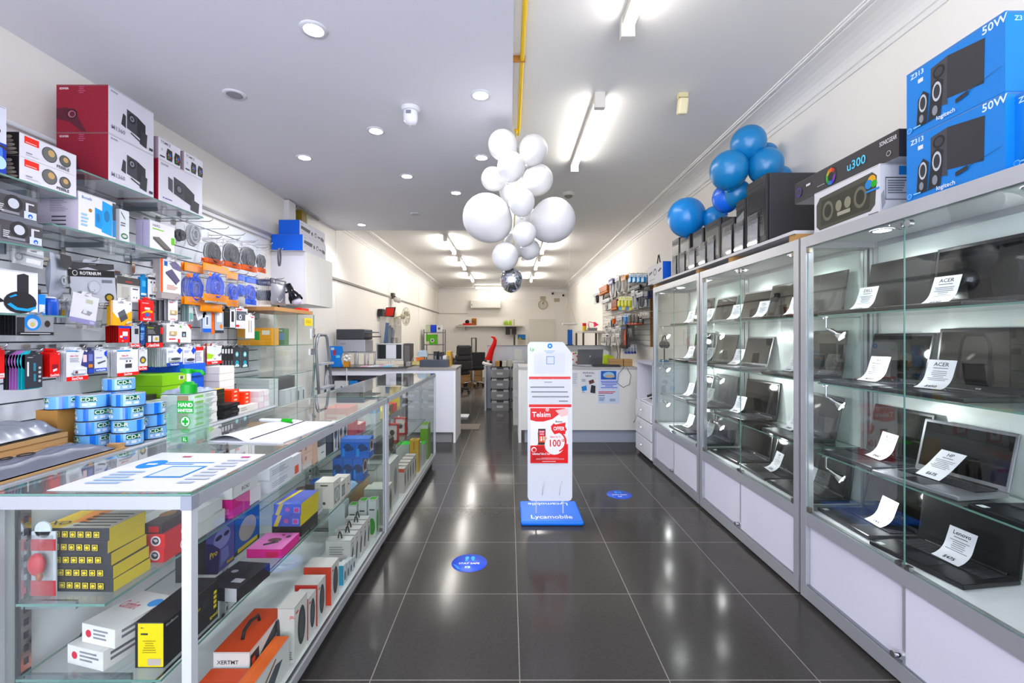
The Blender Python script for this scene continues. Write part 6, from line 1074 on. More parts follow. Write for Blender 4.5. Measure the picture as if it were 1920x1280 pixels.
for i, (px, w, c, h) in enumerate(((935, .13, '#b08a5c', .1), (943, .12, '#d9d4c6', .1), (957, .1, '#cfcabc', .12), (965, .09, '#3f8f94', .12), (977, .14, '#4a4c50', .09))):
    box3('small_parts_box', ('brown', 'cream', 'pale', 'teal and white', 'dark grey')[i] + ' small box on the lids of the storage tubs', 'box', xat(px, 8.4)-w/2, xat(px, 8.4)+w/2, 8.33, 8.47, .8225, h, c, {'S': [('R', 0, .5, 1, 1, M('#dfe0dc'))] if i == 3 else []})
for k in range(8): box3('leaflet_box', 'thin white box in the tall white stack behind the counter end', 'box', .08+.003*(k % 2), .2, 7.0, 7.15, .995+k*.0225, .022, '#dcd8d0', group='thin white boxes behind the counter end') if k else box3('file_cabinet', 'narrow white cabinet behind the counter end carrying thin boxes', 'cabinet', .06, .24, 6.95, 7.2, 0.001, .99, '#dcdad6', {'S': [('R', .1, .1, .9, .45, M('#cfcdc8')), ('R', .1, .55, .9, .9, M('#cfcdc8')), ('R', .4, .7, .6, .74, M('#8d8b86'))]})
t = empty('santa_hat', (xat(914, 8.2), 8.42, .885), 'tall red felt hat with white brim and black belt on the storage tubs', 'hat', rz=0)
RED = M('#c1141c', .8); b = MB(); ax = [(0, 0, .0, .075), (.03, 0, .12, .062), (.07, 0, .25, .05), (.12, 0, .36, .042), (.135, 0, .43, .034), (.115, 0, .475, .024), (.08, 0, .49, .015), (.055, 0, .49, .008)]
vs, n = [], 14
for k, (x, y, z, r) in enumerate(ax):
    d = Vector(ax[min(k+1, 7)][:3]) - Vector(ax[max(k-1, 0)][:3]); d.normalize(); u = d.cross(Vector((0, 1, 0))).normalized(); w = Vector((0, 1, 0))
    vs += [Vector((x, y, z)) + (u*math.cos(2*PI*j/n) + w*math.sin(2*PI*j/n))*r for j in range(n)]
b.mesh(vs, [(k*n+j, k*n+(j+1) % n, (k+1)*n+(j+1) % n, (k+1)*n+j) for k in range(7) for j in range(n)] + [tuple(7*n+j for j in range(n))], RED, True); b.build('cone', t)
b = MB(); b.lathe([(.06, -.045), (.09, -.05), (.1, -.02), (.085, .01), (.07, .005)], (-.01, 0, -.0), M('#ece9e4', .9), 18, Matrix.Rotation(.25, 4, 'Y')); b.build('brim', t)
b = MB(); b.lathe([(.078, .012), (.08, .03), (.074, .05), (.066, .05)], (-.004, 0, .0), BLK, 18, Matrix.Rotation(.25, 4, 'Y')); b.box(-.02, .03, -.083, -.076, .01, .055, M('#d9d4c8', .3)); b.build('belt', t)
# ---- right counter
CYF, CZT = 5.8, .985
t = empty('service_counter', (0, 0, 0), 'white service counter with grey kick board and posters at the right rear', 'counter')
b = MB(); b.box(.155, 1.667, CYF, CYF+.03, .165, CZT-.03, M('#e9e8e4', .4)); b.build('front_panel', t)
b = MB(); b.box(.2, 1.667, CYF+.03, CYF+.05, 0, .165, M('#a3a7b2', .4)); b.build('kick_board', t)
b = MB(); b.box(.12, .1545, CYF-.004, CYF+.62, 0, CZT-.03, M('#edecea', .4)); b.build('end_panel', t)
b = MB(); b.box(.12, 1.667, CYF-.01, CYF+.65, CZT-.03, CZT, M('#b5b3b2', .35)); b.build('worktop', t)
cz = CZT+.0005
def poster(label, px0, px1, py0, py1, art, c='#e2e2e4', rz=0):
    x0, x1, z0, z1 = xat(px0, CYF), xat(px1, CYF), zat(py1, CYF), zat(py0, CYF)
    b = MB(); b.box(x0, x1, CYF-.002, CYF-.0005, z0, z1, M(c)); b.art(FR((x0, CYF-.0022, z0), (x1-x0, 0, 0), (0, 0, z1-z0)), art, .0006); return tag(b.build('poster'), label, 'poster')
poster('white computer repair poster with small device pictures on the counter front', 1088, 1119, 694, 738, [('T', 'We Fix & Buy', .5, .86, .07, INK, 'c', .7), ('T', 'Laptops', .5, .74, .07, INK, 'c', .4), ('L', .08, .5, .4, .62, 2, M('#8a8a90')), ('P', [(.5, .55), (.78, .62), (.86, .48), (.56, .4)], M('#5a3a34')), ('P', [(.06, .3), (.36, .36), (.4, .16), (.12, .1)], M('#2f86c4')), ('P', [(.6, .06), (.9, .02), (.92, .34), (.66, .38)], M('#2a2b30')), ('L', .1, .02, .4, .08, 1, M('#a9a9ae'))])
poster('white poster with a blue mouse picture and blue writing on the counter front', 1121, 1161, 694, 756, [('R', .14, .72, .86, .98, M('#1f58a0')), ('E', .5, .86, .26, .09, M('#9fc4e0')), ('E', .55, .82, .24, .05, M('#c0b09c')), ('LC', .1, .44, .95, .68, 5, M('#3f4fc0')), ('L', .03, .28, .9, .36, 2, M('#c0304a')), ('L', .03, .22, .35, .25, 1, INK), ('L', .05, .06, .4, .18, 3, M('#8a9ab8')), ('L', .55, .06, .95, .14, 3, M('#8a9ab8'))], '#d3dcec')
poster('small faded notice half hidden behind the floor sign', 1072, 1084, 697, 726, [('L', .1, .2, .9, .9, 6, M('#b9bcc4'))])
t = empty('laptop', (xat(1103, 6.1), 6.12, cz), 'silver laptop seen from behind on the white counter', 'laptop', rz=PI)
b = MB(); b.cbox(-.17, .17, -.12, .12, 0, .018, .004, M('#c9c9cb', .3, .6)); b.build('base', t)
TT = Matrix.Translation((0, .118, .018)) @ Matrix.Rotation(-.35, 4, 'X'); b = MB(); b.cbox(-.17, .17, -.004, .004, 0, .225, .003, M('#8f9092', .3, .6), TT); b.ball((0, 0, 0), .014, M('#cfd0d2', .2, .5), 12, 8, TT @ Matrix.Translation((0, .004, .12)) @ Matrix.Scale(.15, 4, (0, 1, 0))); b.build('lid', t)
b = MB(); b.cbox(-.1, .1, -.05, .05, 0, .18, .01, M('#e9e4de')); b.art(FR((-.1, -.0505, 0), (.2, 0, 0), (0, 0, .18)), [('C', u, v, .07, M(c)) for u, v, c in ((.1, .7, '#cc3a44'), (.35, .85, '#d0404a'), (.3, .4, '#cc3a44'), (.6, .65, '#cc3a44'), (.8, .85, '#6aa84a'), (.5, .9, '#6aa84a'), (.75, .4, '#cc3a44'), (.15, .25, '#cc3a44'), (.55, .2, '#d0404a'), (.9, .6, '#cc3a44'))])
tag(put(b.build('spotted_box'), (xat(1079, 6.3), 6.33, cz)), 'white tissue box with red flower spots on the counter', 'tissue box')
soft_bag('lime_bag', 'crumpled lime green carrier bag on the counter', 1.3, 1.48, 6.2, 6.4, cz, .14, M('#b9cc1f', .4), (), 61)
soft_bag('white_bag', 'crumpled white bag behind the lime green one', 1.3, 1.46, 6.42, 6.43+.1, cz, .2, M('#e6e6e4', .4), (), 62)
lid('brown_parts_box', 'wide brown cardboard box on the counter, left of the narrow one', 1.36, 1.53, 5.99, 6.15, cz, .095, cat='box')
lid('brown_parts_box', 'narrow brown cardboard box at the right end of the counter', 1.54, 1.655, 5.99, 6.15, cz, .09, cat='box')
b = MB(); b.cbox(-.18, .18, -.06, .06, 0, .02, .006, M('#2c2d30', .4)); 
for r_ in range(4):
    for k in range(14): b.box(-.165+.0235*k, -.145+.0235*k, -.05+.024*r_, -.03+.024*r_, .02, .024, M('#3d3e42'))
tag(put(b.build('keyboard'), (1.28, 5.88, cz), -.05), 'black keyboard along the front edge of the counter', 'keyboard')
b = MB(); b.tube([(1.5, 5.79, cz+.01), (1.42, 5.786, .9), (1.40, 5.786, .78), (1.48, 5.786, .72), (1.56, 5.786, .76), (1.58, 5.786, .88), (1.52, 5.79, cz+.005)], .004, M('#77787c'), 6); tag(b.build('loose_cable'), 'loop of grey cable hanging over the counter front', 'cable')
b = MB(); b.tube([(.3, 6.0, cz+.006), (.55, 5.9, cz+.006), (.7, 6.0, cz+.006), (1.0, 5.9, cz+.006)], .005, M('#8a8b8e'), 6); tag(b.build('counter_cable'), 'thin cable lying on the counter behind the floor sign', 'cable')
# drawer unit
t = empty('drawer_unit', (0, 0, 0), 'white drawer unit with an open bay between counter and glass cabinets', 'drawer unit')
ux0, ux1, uy0, uy1, uz = 1.55, 1.96, 4.81, 5.4, 1.1
b = MB(); b.box(ux0-.01, ux1, uy0, uy1+.01, uz-.03, uz, M('#c3c6d0', .35)); b.build('top_board', t)
b = MB(); 
b.box(ux0, ux1, uy0, uy0+.02, .03, uz-.03, WLAM); b.box(ux0, ux1, uy1-.02, uy1, .03, uz-.03, WLAM); b.box(ux1-.02, ux1, uy0+.02, uy1-.02, .03, uz-.03, WLAM); b.box(ux0+.003, ux1-.02, uy0+.02, uy1-.02, .63, .65, WLAM); b.box(ux0+.03, ux1, uy0, uy1, 0, .03, M('#6b6d74')); b.build('carcass', t)
for k in range(3):
    b = MB(); b.cbox(ux0-.02, ux0-.001, uy0+.005, uy1-.005, .04+k*.2, .23+k*.2, .005, M('#e4e4e8', .35)); b.box(ux0-.001, ux0+.3, uy0+.03, uy1-.03, .05+k*.2, .2+k*.2, WLAM); d = b.build('drawer', t)
    b = MB(); b.cyl((ux0-.02, (uy0+uy1)/2, .14+k*.2), (ux0-.034, (uy0+uy1)/2, .14+k*.2), .006, m=CHROME, n=10); b.ball((ux0-.042, (uy0+uy1)/2, .14+k*.2), .014, M('#f0f0f2', .2), 12, 8); b.build('knob', d)
b = MB(); b.tube([(ux0+.2, 4.95, .66), (ux0+.1, 5.0, .72), (ux0+.04, 5.1, .68), (ux0-.04, 5.15, .66), (ux0-.06, 5.15, .5), (ux0-.07, 5.3, .36)], .006, M('#e2e2e0'), 6); tag(b.build('white_lead'), 'white power lead hanging out of the drawer unit bay', 'cable')
b = MB(); b.cbox(-.06, .06, -.14, .14, 0, .035, .006, M('#2a2a2c')); b.tube([(.05, -.1, .04), (0, 0, .07), (-.04, .1, .04)], .005, BLK); tag(put(b.build('adapter_brick'), (ux0+.16, 5.2, .6505)), 'black power adapter in the open bay of the drawer unit', 'adapter')
t = empty('headset', (1.74, 5.0, uz+.0005), 'black headset on a stand on top of the drawer unit', 'headset')
b = MB(); b.lathe([(0, 0), (.05, 0), (.05, .01), (0, .015)], (0, 0, 0), M('#2f6fae'), 16); b.cyl((0, 0, .01), (0, 0, .24), .006, m=BLK); b.build('stand', t)
b = MB(); b.tube([(0, .075*math.cos(a), .2+.09*math.sin(a)) for a in [PI*j/14 for j in range(15)]], .009, BLK); b.build('band', t)
for s in (-1, 1):
    b = MB(); b.ball((0, s*.075, .19), (.035, .018, .04), BLK, 12, 8); b.build('ear_cup', t)
# hanging tray and the blue binder
t = empty('hanging_tray', (xat(1068, 8.2), 8.2, 1.6), 'white tray hung from the ceiling on two thin strings', 'hanging tray')
b = MB(); b.cbox(-.13, .13, -.12, .12, 0, .025, .004, M('#f0eee8')); b.build('tray', t)
for s in (-1, 1):
    b = MB(); b.cyl((s*.11, 0, .025), (0, 0, .5), .0025, m=M('#d9d4c8'), n=5); b.cyl((0, 0, .5), (0, 0, ZC-1.6), .0025, m=M('#d9d4c8'), n=5); b.build('string', t)
b = MB(); b.box(-.06, .03, -.02, .02, .012, .3, M('#1d5fae')); b.box(-.16, .05, -.025, .02, 0, .012, M('#3a3026')); tag(put(b.build('blue_binder'), (xat(1070, 8.62), 8.62, 1.2155)), 'tall blue binder standing on the grey partition', 'binder')
# shelf table with lamp behind the partition
t = empty('side_table', (1.72, 9.5, 0), 'dark framed table with pale top behind the partition', 'table')
b = MB(); b.box(-.24, .24, -.5, .5, 1.46, 1.5, M('#d4cfc6')); b.build('table_top', t)
for x in (-.22, .22):
    for y in (-.47, .47):
        b = MB(); b.box(x-.018, x+.018, y-.018, y+.018, 0, 1.46, M('#4a443c')); b.build('leg', t)
t = empty('pink_desk_lamp', (1.68, 9.3, 1.5005), 'pink desk lamp bending over on the dark framed table', 'lamp')
PK = M('#d4145a', .3); b = MB(); b.lathe([(0, 0), (.08, 0), (.07, .02), (0, .03)], (0, 0, 0), M('#55555a'), 18); b.build('base', t); b = MB(); b.tube([(0, 0, .02), (-.03, 0, .12), (-.02, 0, .19), (.08, 0, .17)], .008, PK); b.build('neck', t)
b = MB(); b.lathe([(0, .06), (.02, .06), (.03, .02), (.06, -.03)], (.12, 0, .13), PK, 18, Matrix.Rotation(-.5, 4, 'Y')); b.build('shade', t)
b = MB(); b.cyl((0, 0, 0), (0, 0, .1), .04, m=M('#d9c02a')); b.cyl((0, 0, .1), (0, 0, .16), .04, m=M('#c42a20')); tag(put(b.build('drink_can'), (1.55, 9.2, 1.5005)), 'yellow and red can at the left edge of the dark framed table', 'can')
box3('grey_box', 'low grey box between the can and the pink lamp', 'box', 1.6, 1.78, 9.02, 9.14, 1.5005, .06, '#8b8a88')
# ---- hanging stock on the right wall
SX = XR - .012; SR = 1.80
b = MB(); b.box(SX+.002, XR-.001, 6.16, 9.4, 1.25, 2.33, M('#8d8a84')); n = 14
for i in range(n): b.box(SX-.012, SX+.002, 6.19, 9.4, 1.25+i*1.08/n+.004, 1.25+(i+1)*1.08/n-.004, M('#dedcd8', .4))
b.box(SX-.03, XR-.001, 6.14, 6.16, 1.24, 2.34, M('#7d5f40')); tag(b.build('slatwall_panel'), 'white slatted display panel with brown edge on the right wall', 'display panel')
NR = [0]
def rhang(label, px0, px1, py0, py1, style, c1, c2='#e6e6e8', n=1, c3=None):
    ya, yb = yat(px1, SR), yat(px0, SR); w = yb-ya; y = (ya+yb)/2; zt_ = zat(py0, y); h = zt_ - zat(py1, y)
    t = empty('hanging_accessory', (SR, y, zt_), label, 'accessory pack', label if n > 1 else None, rz=PI)
    b = MB(); rr = min(w*.36, h*.4)
    if style == 'cable':
        for k in range(4): b.tube([(.006*(k-1.5), rr*R.uniform(.7, 1)*math.cos(a), -h*.52 + h*.42*math.sin(a)) for a in [2*PI*j/14 for j in range(14)]], min(.012, w*.1), M(c1, .5), 5, True)
        b.build('cable_coil', t); b = MB(); b.cbox(-.022, -.016, -w*.46, w*.46, -h, 0, .003, M('#d6d5d2', .4)); b.build('pouch', t); b = MB(); b.cbox(.02, .03, -w*.4, w*.4, -h*.3, 0, .003, M(c2)); b.art(FR((.0305, -w*.4, -h*.3), (0, w*.8, 0), (0, 0, h*.3)), [('R', .1, .2, .9, .6, M(c3 or '#b9b9be'))]); b.build('header_card', t)
    elif style == 'pack':
        b.cbox(-.002, .002, -w/2, w/2, -h, 0, .001, M(c1)); b.art(FR((.0022, -w/2, -h), (0, w, 0), (0, 0, h)), [('R', 0, .0, 1, .25, M(c2)), ('R', .15, .8, .85, .92, M(c3 or c2))]); b.build('card', t)
        b = MB(); b.cbox(.003, .03, -w*.36, w*.36, -h*.74, -h*.28, .008, M(c3 or '#3a3b40', .3)); b.build('blister', t)
    else:  # dark bundle with coloured foot
        b.cbox(-.012, .02, -w*.42, w*.42, -h*.8, -h*.08, .012, M(c1, .35)); b.build('bundle', t)
        b = MB(); b.cbox(-.014, .024, -w*.46, w*.46, -h, -h*.8, .006, M(c2)); b.build('foot_band', t)
    for i in range(n-1):
        c = copy_tree(t); c.location = (SR + .035*(i+1), y, zt_ + R.uniform(-.01, .01))
    b = MB(); b.tube([(SX-.012, y, zt_+.012), (SR-.02, y, zt_+.012), (SR-.04, y, zt_+.02)], .004, CHROME, 5); tag(b.build('display_hook'), 'hook holding the ' + short(label, 13), 'hook')
A = 'at right'
rhang('black and white earphone set hanging far left %s' % A, 1112, 1129, 548, 568, 'cable', '#2b2c30', n=2)
rhang('rust brown cable bundle, far end of the top row %s' % A, 1123, 1141, 535, 551, 'bundle', '#9a5a3a', '#b06a44', 2)
rhang('white cable pack with a purple heading %s' % A, 1143, 1153, 523, 558, 'cable', '#dcdcde', '#4a3f7a', 2)
rhang('grey and white thin cable pack right of the purple headed one %s' % A, 1155, 1165, 518, 548, 'cable', '#c3c4c6', '#e0e0e0', 3)
rhang('white cable pack with an orange mark, top row %s' % A, 1166, 1178, 517, 548, 'cable', '#d9d4cc', '#d99a60', 2)
for i in range(4): rhang('black charger pack with a light blue label, %s of four at the top %s' % (('first', 'second', 'third', 'last')[i], A), 1180+i*8.3, 1187.5+i*8.3, 514, 535, 'pack', '#c3c7cc', '#26272b', 2, '#3f9ad0')
rhang('dark flat pouch below the four charger packs %s' % A, 1181, 1203, 535, 545, 'bundle', '#3b3c40', '#4d4e52', 2)
rhang('fanned white and black audio cable, second row %s' % A, 1128, 1147, 561, 581, 'cable', '#c9c6c0', '#e6e6e6', 3)
rhang('orange brown cable pack with three strands, second row %s' % A, 1147, 1159, 560, 581, 'bundle', '#7a4630', '#b5683a', 2)
for i, c in enumerate(('#4f9ac8', '#d9d060', '#3a6fae', '#c9c85a')): rhang('pale yellow and blue pack, %s of four in the second row %s' % (('first', 'second', 'third', 'last')[i], A), 1160+i*6.6, 1166+i*6.6, 556, 581, 'pack', '#d9dcc0', c, 2, '#cfd06a')
rhang('long white cable hanging right of the yellow packs %s' % A, 1186, 1194, 544, 581, 'cable', '#e0e0de', '#e9e9e9')
rhang('black cable beside the long white one %s' % A, 1194, 1200, 545, 565, 'cable', '#26272b')
rhang('grey and black knotted cable below the charger packs %s' % A, 1196, 1210, 548, 576, 'cable', '#77787c', n=2)
rhang('navy cable pack near the brown panel edge %s' % A, 1209, 1218, 545, 560, 'bundle', '#23284a', '#2d335c', 2)
rhang('white slim adapter pack at the left of the third row %s' % A, 1134, 1145, 597, 623, 'pack', '#e6e4e0', '#c9c6c0', 3, '#d9d6d0')
rhang('orange coiled cable in the third row %s' % A, 1147, 1156, 594, 607, 'cable', '#e0741c', '#e6e0d8')
rhang('white and silver plug lead in the third row %s' % A, 1158, 1170, 592, 618, 'cable', '#d4d2cc', n=3)
rhang('blue and white narrow pack in the third row %s' % A, 1171, 1178, 588, 608, 'pack', '#dfe4ea', '#2a6ab8', 2, '#4f8fd0')
for i in range(3): rhang('dark adapter pack with rust red foot, %s of three in the third row %s' % (('left', 'middle', 'right')[i], A), 1179+i*6.4, 1185+i*6.4, 588, 609, 'bundle', '#4a4648', '#9a4a34', 2)
rhang('small black and red pack after the rust footed adapters %s' % A, 1200, 1207, 597, 608, 'bundle', '#2b2b2f', '#7a3a34')
for i in range(5): rhang('white lead pack, %s from the left in the bottom row %s' % (('first', 'second', 'third', 'fourth', 'fifth')[i], A), 1128+i*9.5, 1136.5+i*9.5, 625, 647+(i % 2)*2, 'cable' if i % 2 else 'pack', '#dad8d3', '#efeeec', 2, '#c3c0ba' if i != 1 else '#3a3a3e')
for i in range(6): rhang('%s pale looped lead hanging between the third and bottom rows %s' % (('first', 'second', 'third', 'fourth', 'fifth', 'last')[i], A), 1136+i*7, 1143+i*7, 611+(i % 3)*3, 632, 'cable', ('#d9d7d2', '#c9c7c2', '#e2e0dc')[i % 3], '#efeeec', 2)
for i in range(3): rhang('white pack with a deep blue foot, %s of three below the framed poster %s' % (('left', 'middle', 'right')[i], A), 1171+i*6, 1176.5+i*6, 646, 663, 'pack', '#d9dde4', '#2148b0', 2, '#9fa6b4')
for i in range(4): rhang('white socket pack, %s of four near the panel edge %s' % (('first', 'second', 'third', 'fourth')[i], A), 1199+i*4.5, 1203+i*4.5, 585, 596, 'pack', '#e9e6e0', '#d9d4cc', 1, '#cfc9c0')
t = empty('framed_poster', (1.74, 6.78, zat(653, 6.78)), 'dark framed poster with orange print hanging among the cable packs', 'poster', rz=PI)
b = MB(); b.box(-.012, 0, -.17, .17, 0, .36, BLK); b.build('frame', t); b = MB(); b.box(.0002, .003, -.15, .15, .02, .34, M('#3a3230')); b.art(FR((.0032, -.15, .02), (0, .3, 0), (0, 0, .32)), [('P', [(.55, .1), (.95, .1), (.98, .85), (.6, .75)], M('#b3482a')), ('P', [(.6, .3), (.9, .35), (.85, .6), (.65, .55)], M('#d8744a')), ('R', .1, .88, .8, .95, M('#4a6ab0')), ('L', .08, .2, .5, .8, 7, M('#77706c'))]); b.build('print', t)
b = MB()
for k in range(3): b.tube([(1.72-.02*k, 6.9+.05*k, 1.25), (1.70, 6.85+.06*k, 1.1), (1.68, 6.8+.08*k, 1.02), (1.70, 6.95, 1.0)], .006, M(('#2b2c30', '#d9d6d0', '#55565a')[k]), 5)
tag(b.build('hanging_leads'), 'bunch of thin leads dangling below the framed poster', 'cable')
# ================= three glass cabinets along the right wall
GX0, GX1, GZ = 1.54, 1.945, 1.90
SHZ = (1.49, 1.143, .78); DECK = .472
LEDM = emit('#f6fbff', 26.0)
def cabinet(label, y0, y1):
    t = empty('glass_cabinet', (0, 0, 0), label, 'display cabinet'); m = (y0+y1)/2
    for y in (y0, y1-.042): bars('corner_post', t, ALU, (GX0, GX0+.04, y, y+.042, .02, GZ), (GX1-.04, GX1, y, y+.042, .02, GZ))
    for z0, z1 in ((.02, .088), (.405, DECK-.001), (1.845, GZ)):
        bars('rail', t, ALU, (GX0+.001, GX0+.035, y0+.042, y1-.042, z0, z1), (GX1-.035, GX1, y0+.042, y1-.042, z0, z1), *[(GX0+.04, GX1-.04, y, y+.035, z0, z1) for y in (y0+.001, y1-.036)])
    b = MB(); b.box(GX0+.036, GX1-.036, y0+.037, y1-.037, DECK-.02, DECK-.0005, M('#eceef0', .35)); b.build('deck_board', t)
    b = MB(); b.box(GX0+.036, GX1-.036, y0+.037, y1-.037, 1.872, GZ-.002, M('#eef0f0', .4)); b.build('top_board', t)
    b = MB(); b.box(GX1-.03, GX1-.022, y0+.043, y1-.043, .09, 1.845, M('#f4fbf7', .35)); b.build('back_panel', t)
    b = MB(); b.box(GX0+.05, GX1-.05, y0+.03, y1-.03, 0, .0195, M('#2a2a2c')); b.build('plinth', t)
    for k in range(2):
        b = MB(); a, e = (y0+.043, m+.01) if k == 0 else (m-.01, y1-.043); x = GX0+.012+.009*k; b.box(x, x+.008, a, e, .089, .404, M('#dcdbe5', .35)); b.box(x-.001, x+.009, *((e-.014, e) if k == 0 else (a, a+.014)), .0895, .4035, ALU); b.build('sliding_panel', t)
    b = MB(); b.box(GX0+.004, GX0+.03, y0+.043, y1-.043, .0885, .094, M('#8d9098', .3, .6)); b.build('panel_track', t)
    b = MB(); b.cyl((GX0+.012, m+.03, .115), (GX0-.012, m+.03, .115), .013, m=CHROME, n=14); b.build('lock', t)
    for k in range(2):
        b = MB(); a, e = (y0+.044, m-.0015) if k == 0 else (m+.0015, y1-.044); glass_sheet(b, GX0+.008, GX0+.013, a, e, DECK+.002, 1.843); d = b.build('glass_door', t)
        yy = y0+.05 if k == 0 else y1-.05
        for z in (DECK+.012, 1.825):
            b = MB(); b.box(GX0+.003, GX0+.018, yy-.014, yy+.018, z-.011, z+.014, M('#8f8a80', .25, .8)); b.build('hinge', d)
        b = MB(); yk = m + (-.02 if k == 0 else .02); b.cyl((GX0+.002, yk, 1.82), (GX0+.02, yk, 1.82), .014, m=CHROME, n=14); b.box(GX0+.0, GX0+.02, yk-.012, yk+.012, DECK+.003, DECK+.018, CHROME); b.build('door_lock', d)
    for y in (y0+.02, y1-.025):
        b = MB(); glass_sheet(b, GX0+.041, GX1-.041, y, y+.005, DECK+.001, 1.844); b.build('end_pane', t)
    for z in SHZ:
        b = MB(); glass_sheet(b, GX0+.06, GX1-.04, y0+.045, y1-.045, z-.007, z); s = b.build('glass_shelf', t)
        for yy in (y0+.06, y1-.06):
            b = MB(); b.cyl((GX0+.08, yy, z-.02), (GX0+.08, yy, z-.0075), .008, m=CHROME, n=10); b.build('shelf_clip', s)
    for yy in (y0+.3, y1-.3):
        b = MB(); b.lathe([(.034, 0), (.042, -.001), (.044, .004)], (1.72, yy, 1.867), M('#e0e0e2'), 20); b.lathe([(0, .0015), (.034, .0015)], (1.72, yy, 1.866), LEDM, 20); b.build('recessed_light', t)
        lamp('SPOT', 'cabinet_downlight', (1.72, yy, 1.86), 5, (.93, 1, .97), .03, spot=2.6)
    for z in SHZ:   # small chrome spot lamps clipped under the shelves at the far post
        s = empty('spot_lamp', (GX0+.075, y1-.085, z-.0075), None, None); s.parent = t
        b = MB(); b.cyl((0, 0, 0), (0, 0, -.06), .004, m=CHROME, n=8); b.cyl((0, 0, 0), (0, 0, -.006), .016, m=CHROME, n=14); b.tube([(0, 0, -.06), (.01, -.012, -.07)], .006, CHROME); b.build('stem', s)
        d = Vector((.45, -.75, -.5)).normalized(); p = Vector((.01, -.012, -.07))
        b = MB(); b.cyl(p, p+d*.035, .012, .012, CHROME, 14); b.cyl(p+d*.035, p+d*.065, .013, .027, CHROME, 18, False); b.build('lamp_head', s)
        b = MB(); b.cyl(p+d*.0585, p+d*.06, .0225, m=emit('#ffffff', 60), n=18); b.build('bulb', s)
        g = Vector(s.location) + p + d*.075
        lamp('SPOT', 'spot_beam', g, 2.6, (.95, 1, 1), .015, rot=d.to_track_quat('-Z', 'Y').to_euler(), spot=1.7)
    return t
CAB = [('nearest glass laptop cabinet at the right edge of the picture', 1.14, 2.355), ('middle glass laptop cabinet of the right wall', 2.372, 3.60), ('farthest glass laptop cabinet, beside the drawer unit', 3.616, 4.77)]
for l, a, c in CAB: cabinet(l, a, c)
# ---- laptops
def laptop(w, d, hs, body, lidc, brand, tilt, screen='#0d0f10', keyc='#37383c', gloss=.06):
    t = bpy.data.objects.new('laptop', None); COL.objects.link(t)
    b = MB(); b.cbox(-w/2, w/2, -d/2, d/2, .0, .019, .005, body); b.box(-w/2+.02, -w/2+.045, -d/2+.01, -d/2+.035, .019, .0193, M('#d9dde2')); 
    for k in range(4): b.box(-w/2-.0004, -w/2+.001, -d/2+.08+.025*k, -d/2+.095+.025*k, .007, .012, M('#0b0b0c'))
    b.build('base', t)
    g = MB(); kw, y0, kh = w*.86, -d*.02, d*.40
    g.box(-kw/2-.004, kw/2+.004, y0-.004, y0+kh+.004, .0192, .0196, M('#0f1012'))
    for r in range(5):
        for k in range(14):
            if r == 0 and 4 <= k <= 8: continue
            a = -kw/2 + kw*k/14; q = y0 + kh*r/5; g.box(a+.0015, a+kw/14-.0015, q+.0015, q+kh/5-.0015, .0196, .0225, keyc)
    g.box(-kw/2+kw*4/14+.0015, -kw/2+kw*9/14-.0015, y0+.0015, y0+kh/5-.0015, .0196, .0225, keyc)
    g.build('keyboard', t)
    b = MB(); b.box(-w*.16, w*.12, -d/2+.012, -d*.08, .0192, .0198, M('#2b2c30', .3)); b.build('touchpad', t)
    TT = Matrix.Translation((0, d/2-.004, .018)) @ Matrix.Rotation(-tilt, 4, 'X')
    b = MB(); b.cbox(-w/2, w/2, -.001, .007, .0, hs, .004, lidc, TT); b.cyl(TT @ Vector((-w*.4, 0, 0)), TT @ Vector((w*.4, 0, 0)), .008, m=BLK, n=10)
    fr = FR(TT @ Vector((-w/2, -.0012, 0)), TT.to_3x3() @ Vector((w, 0, 0)), TT.to_3x3() @ Vector((0, 0, hs)))
    b.art(fr, [('T', brand, .5, .035, .035, M('#c9ccd0', .3), 'c'), ('C', .5, .965, .008, M('#3a3c40'))]); l = b.build('lid', t)
    b = MB(); fr.k = 1; b.art(fr, [('R', .035, .095, .965, .94, M(screen, gloss, 0, .5))], .0006); b.build('display', l)
    return t
PB = M('#222326', .35); PG = M('#4a4b4e', .3, .3); PS = M('#a5a6aa', .28, .6); PN = M('#2c2724', .25)
PROTO = [laptop(.375, .25, .255, PB, M('#2b2b2d', .35), 'acer', .12), laptop(.34, .235, .24, PG, M('#38393c', .3), 'hp', .2, '#12130f'),
         laptop(.36, .25, .25, M('#1c1d20', .3), M('#1a1b1d', .3), 'Lenovo', .14, '#181a1c', gloss=.25), laptop(.335, .225, .225, PS, M('#9a9b9f', .3, .5), 'DELL', .24, '#0c0d0e')]
USED = [False]*4
GRP = {}
class CurvedSheet:
    """a card bent upward: flat foot on the keys, back leaning on the screen"""
    def __init__(s, W, L, a0, a1, bend=.55):
        s.W, s.H, s.k = W, L, 1; s.pts = []; y = z = 0.0; n = 24
        for i in range(n+1):
            a = a0 + (a1-a0)*min(1, (i/n)/bend); s.pts.append((y, z, a)); y += math.cos(a)*L/n; z += math.sin(a)*L/n
    def p(s, u, v, l=0):
        f = max(0, min(.9999, v))*24; i = int(f); f -= i; y0, z0, a0 = s.pts[i]; y1, z1, a1 = s.pts[i+1]; y, z, a = y0+(y1-y0)*f, z0+(z1-z0)*f, a0+(a1-a0)*f
        return Vector(((u-.5)*s.W, y - math.sin(a)*l, z + math.cos(a)*l))
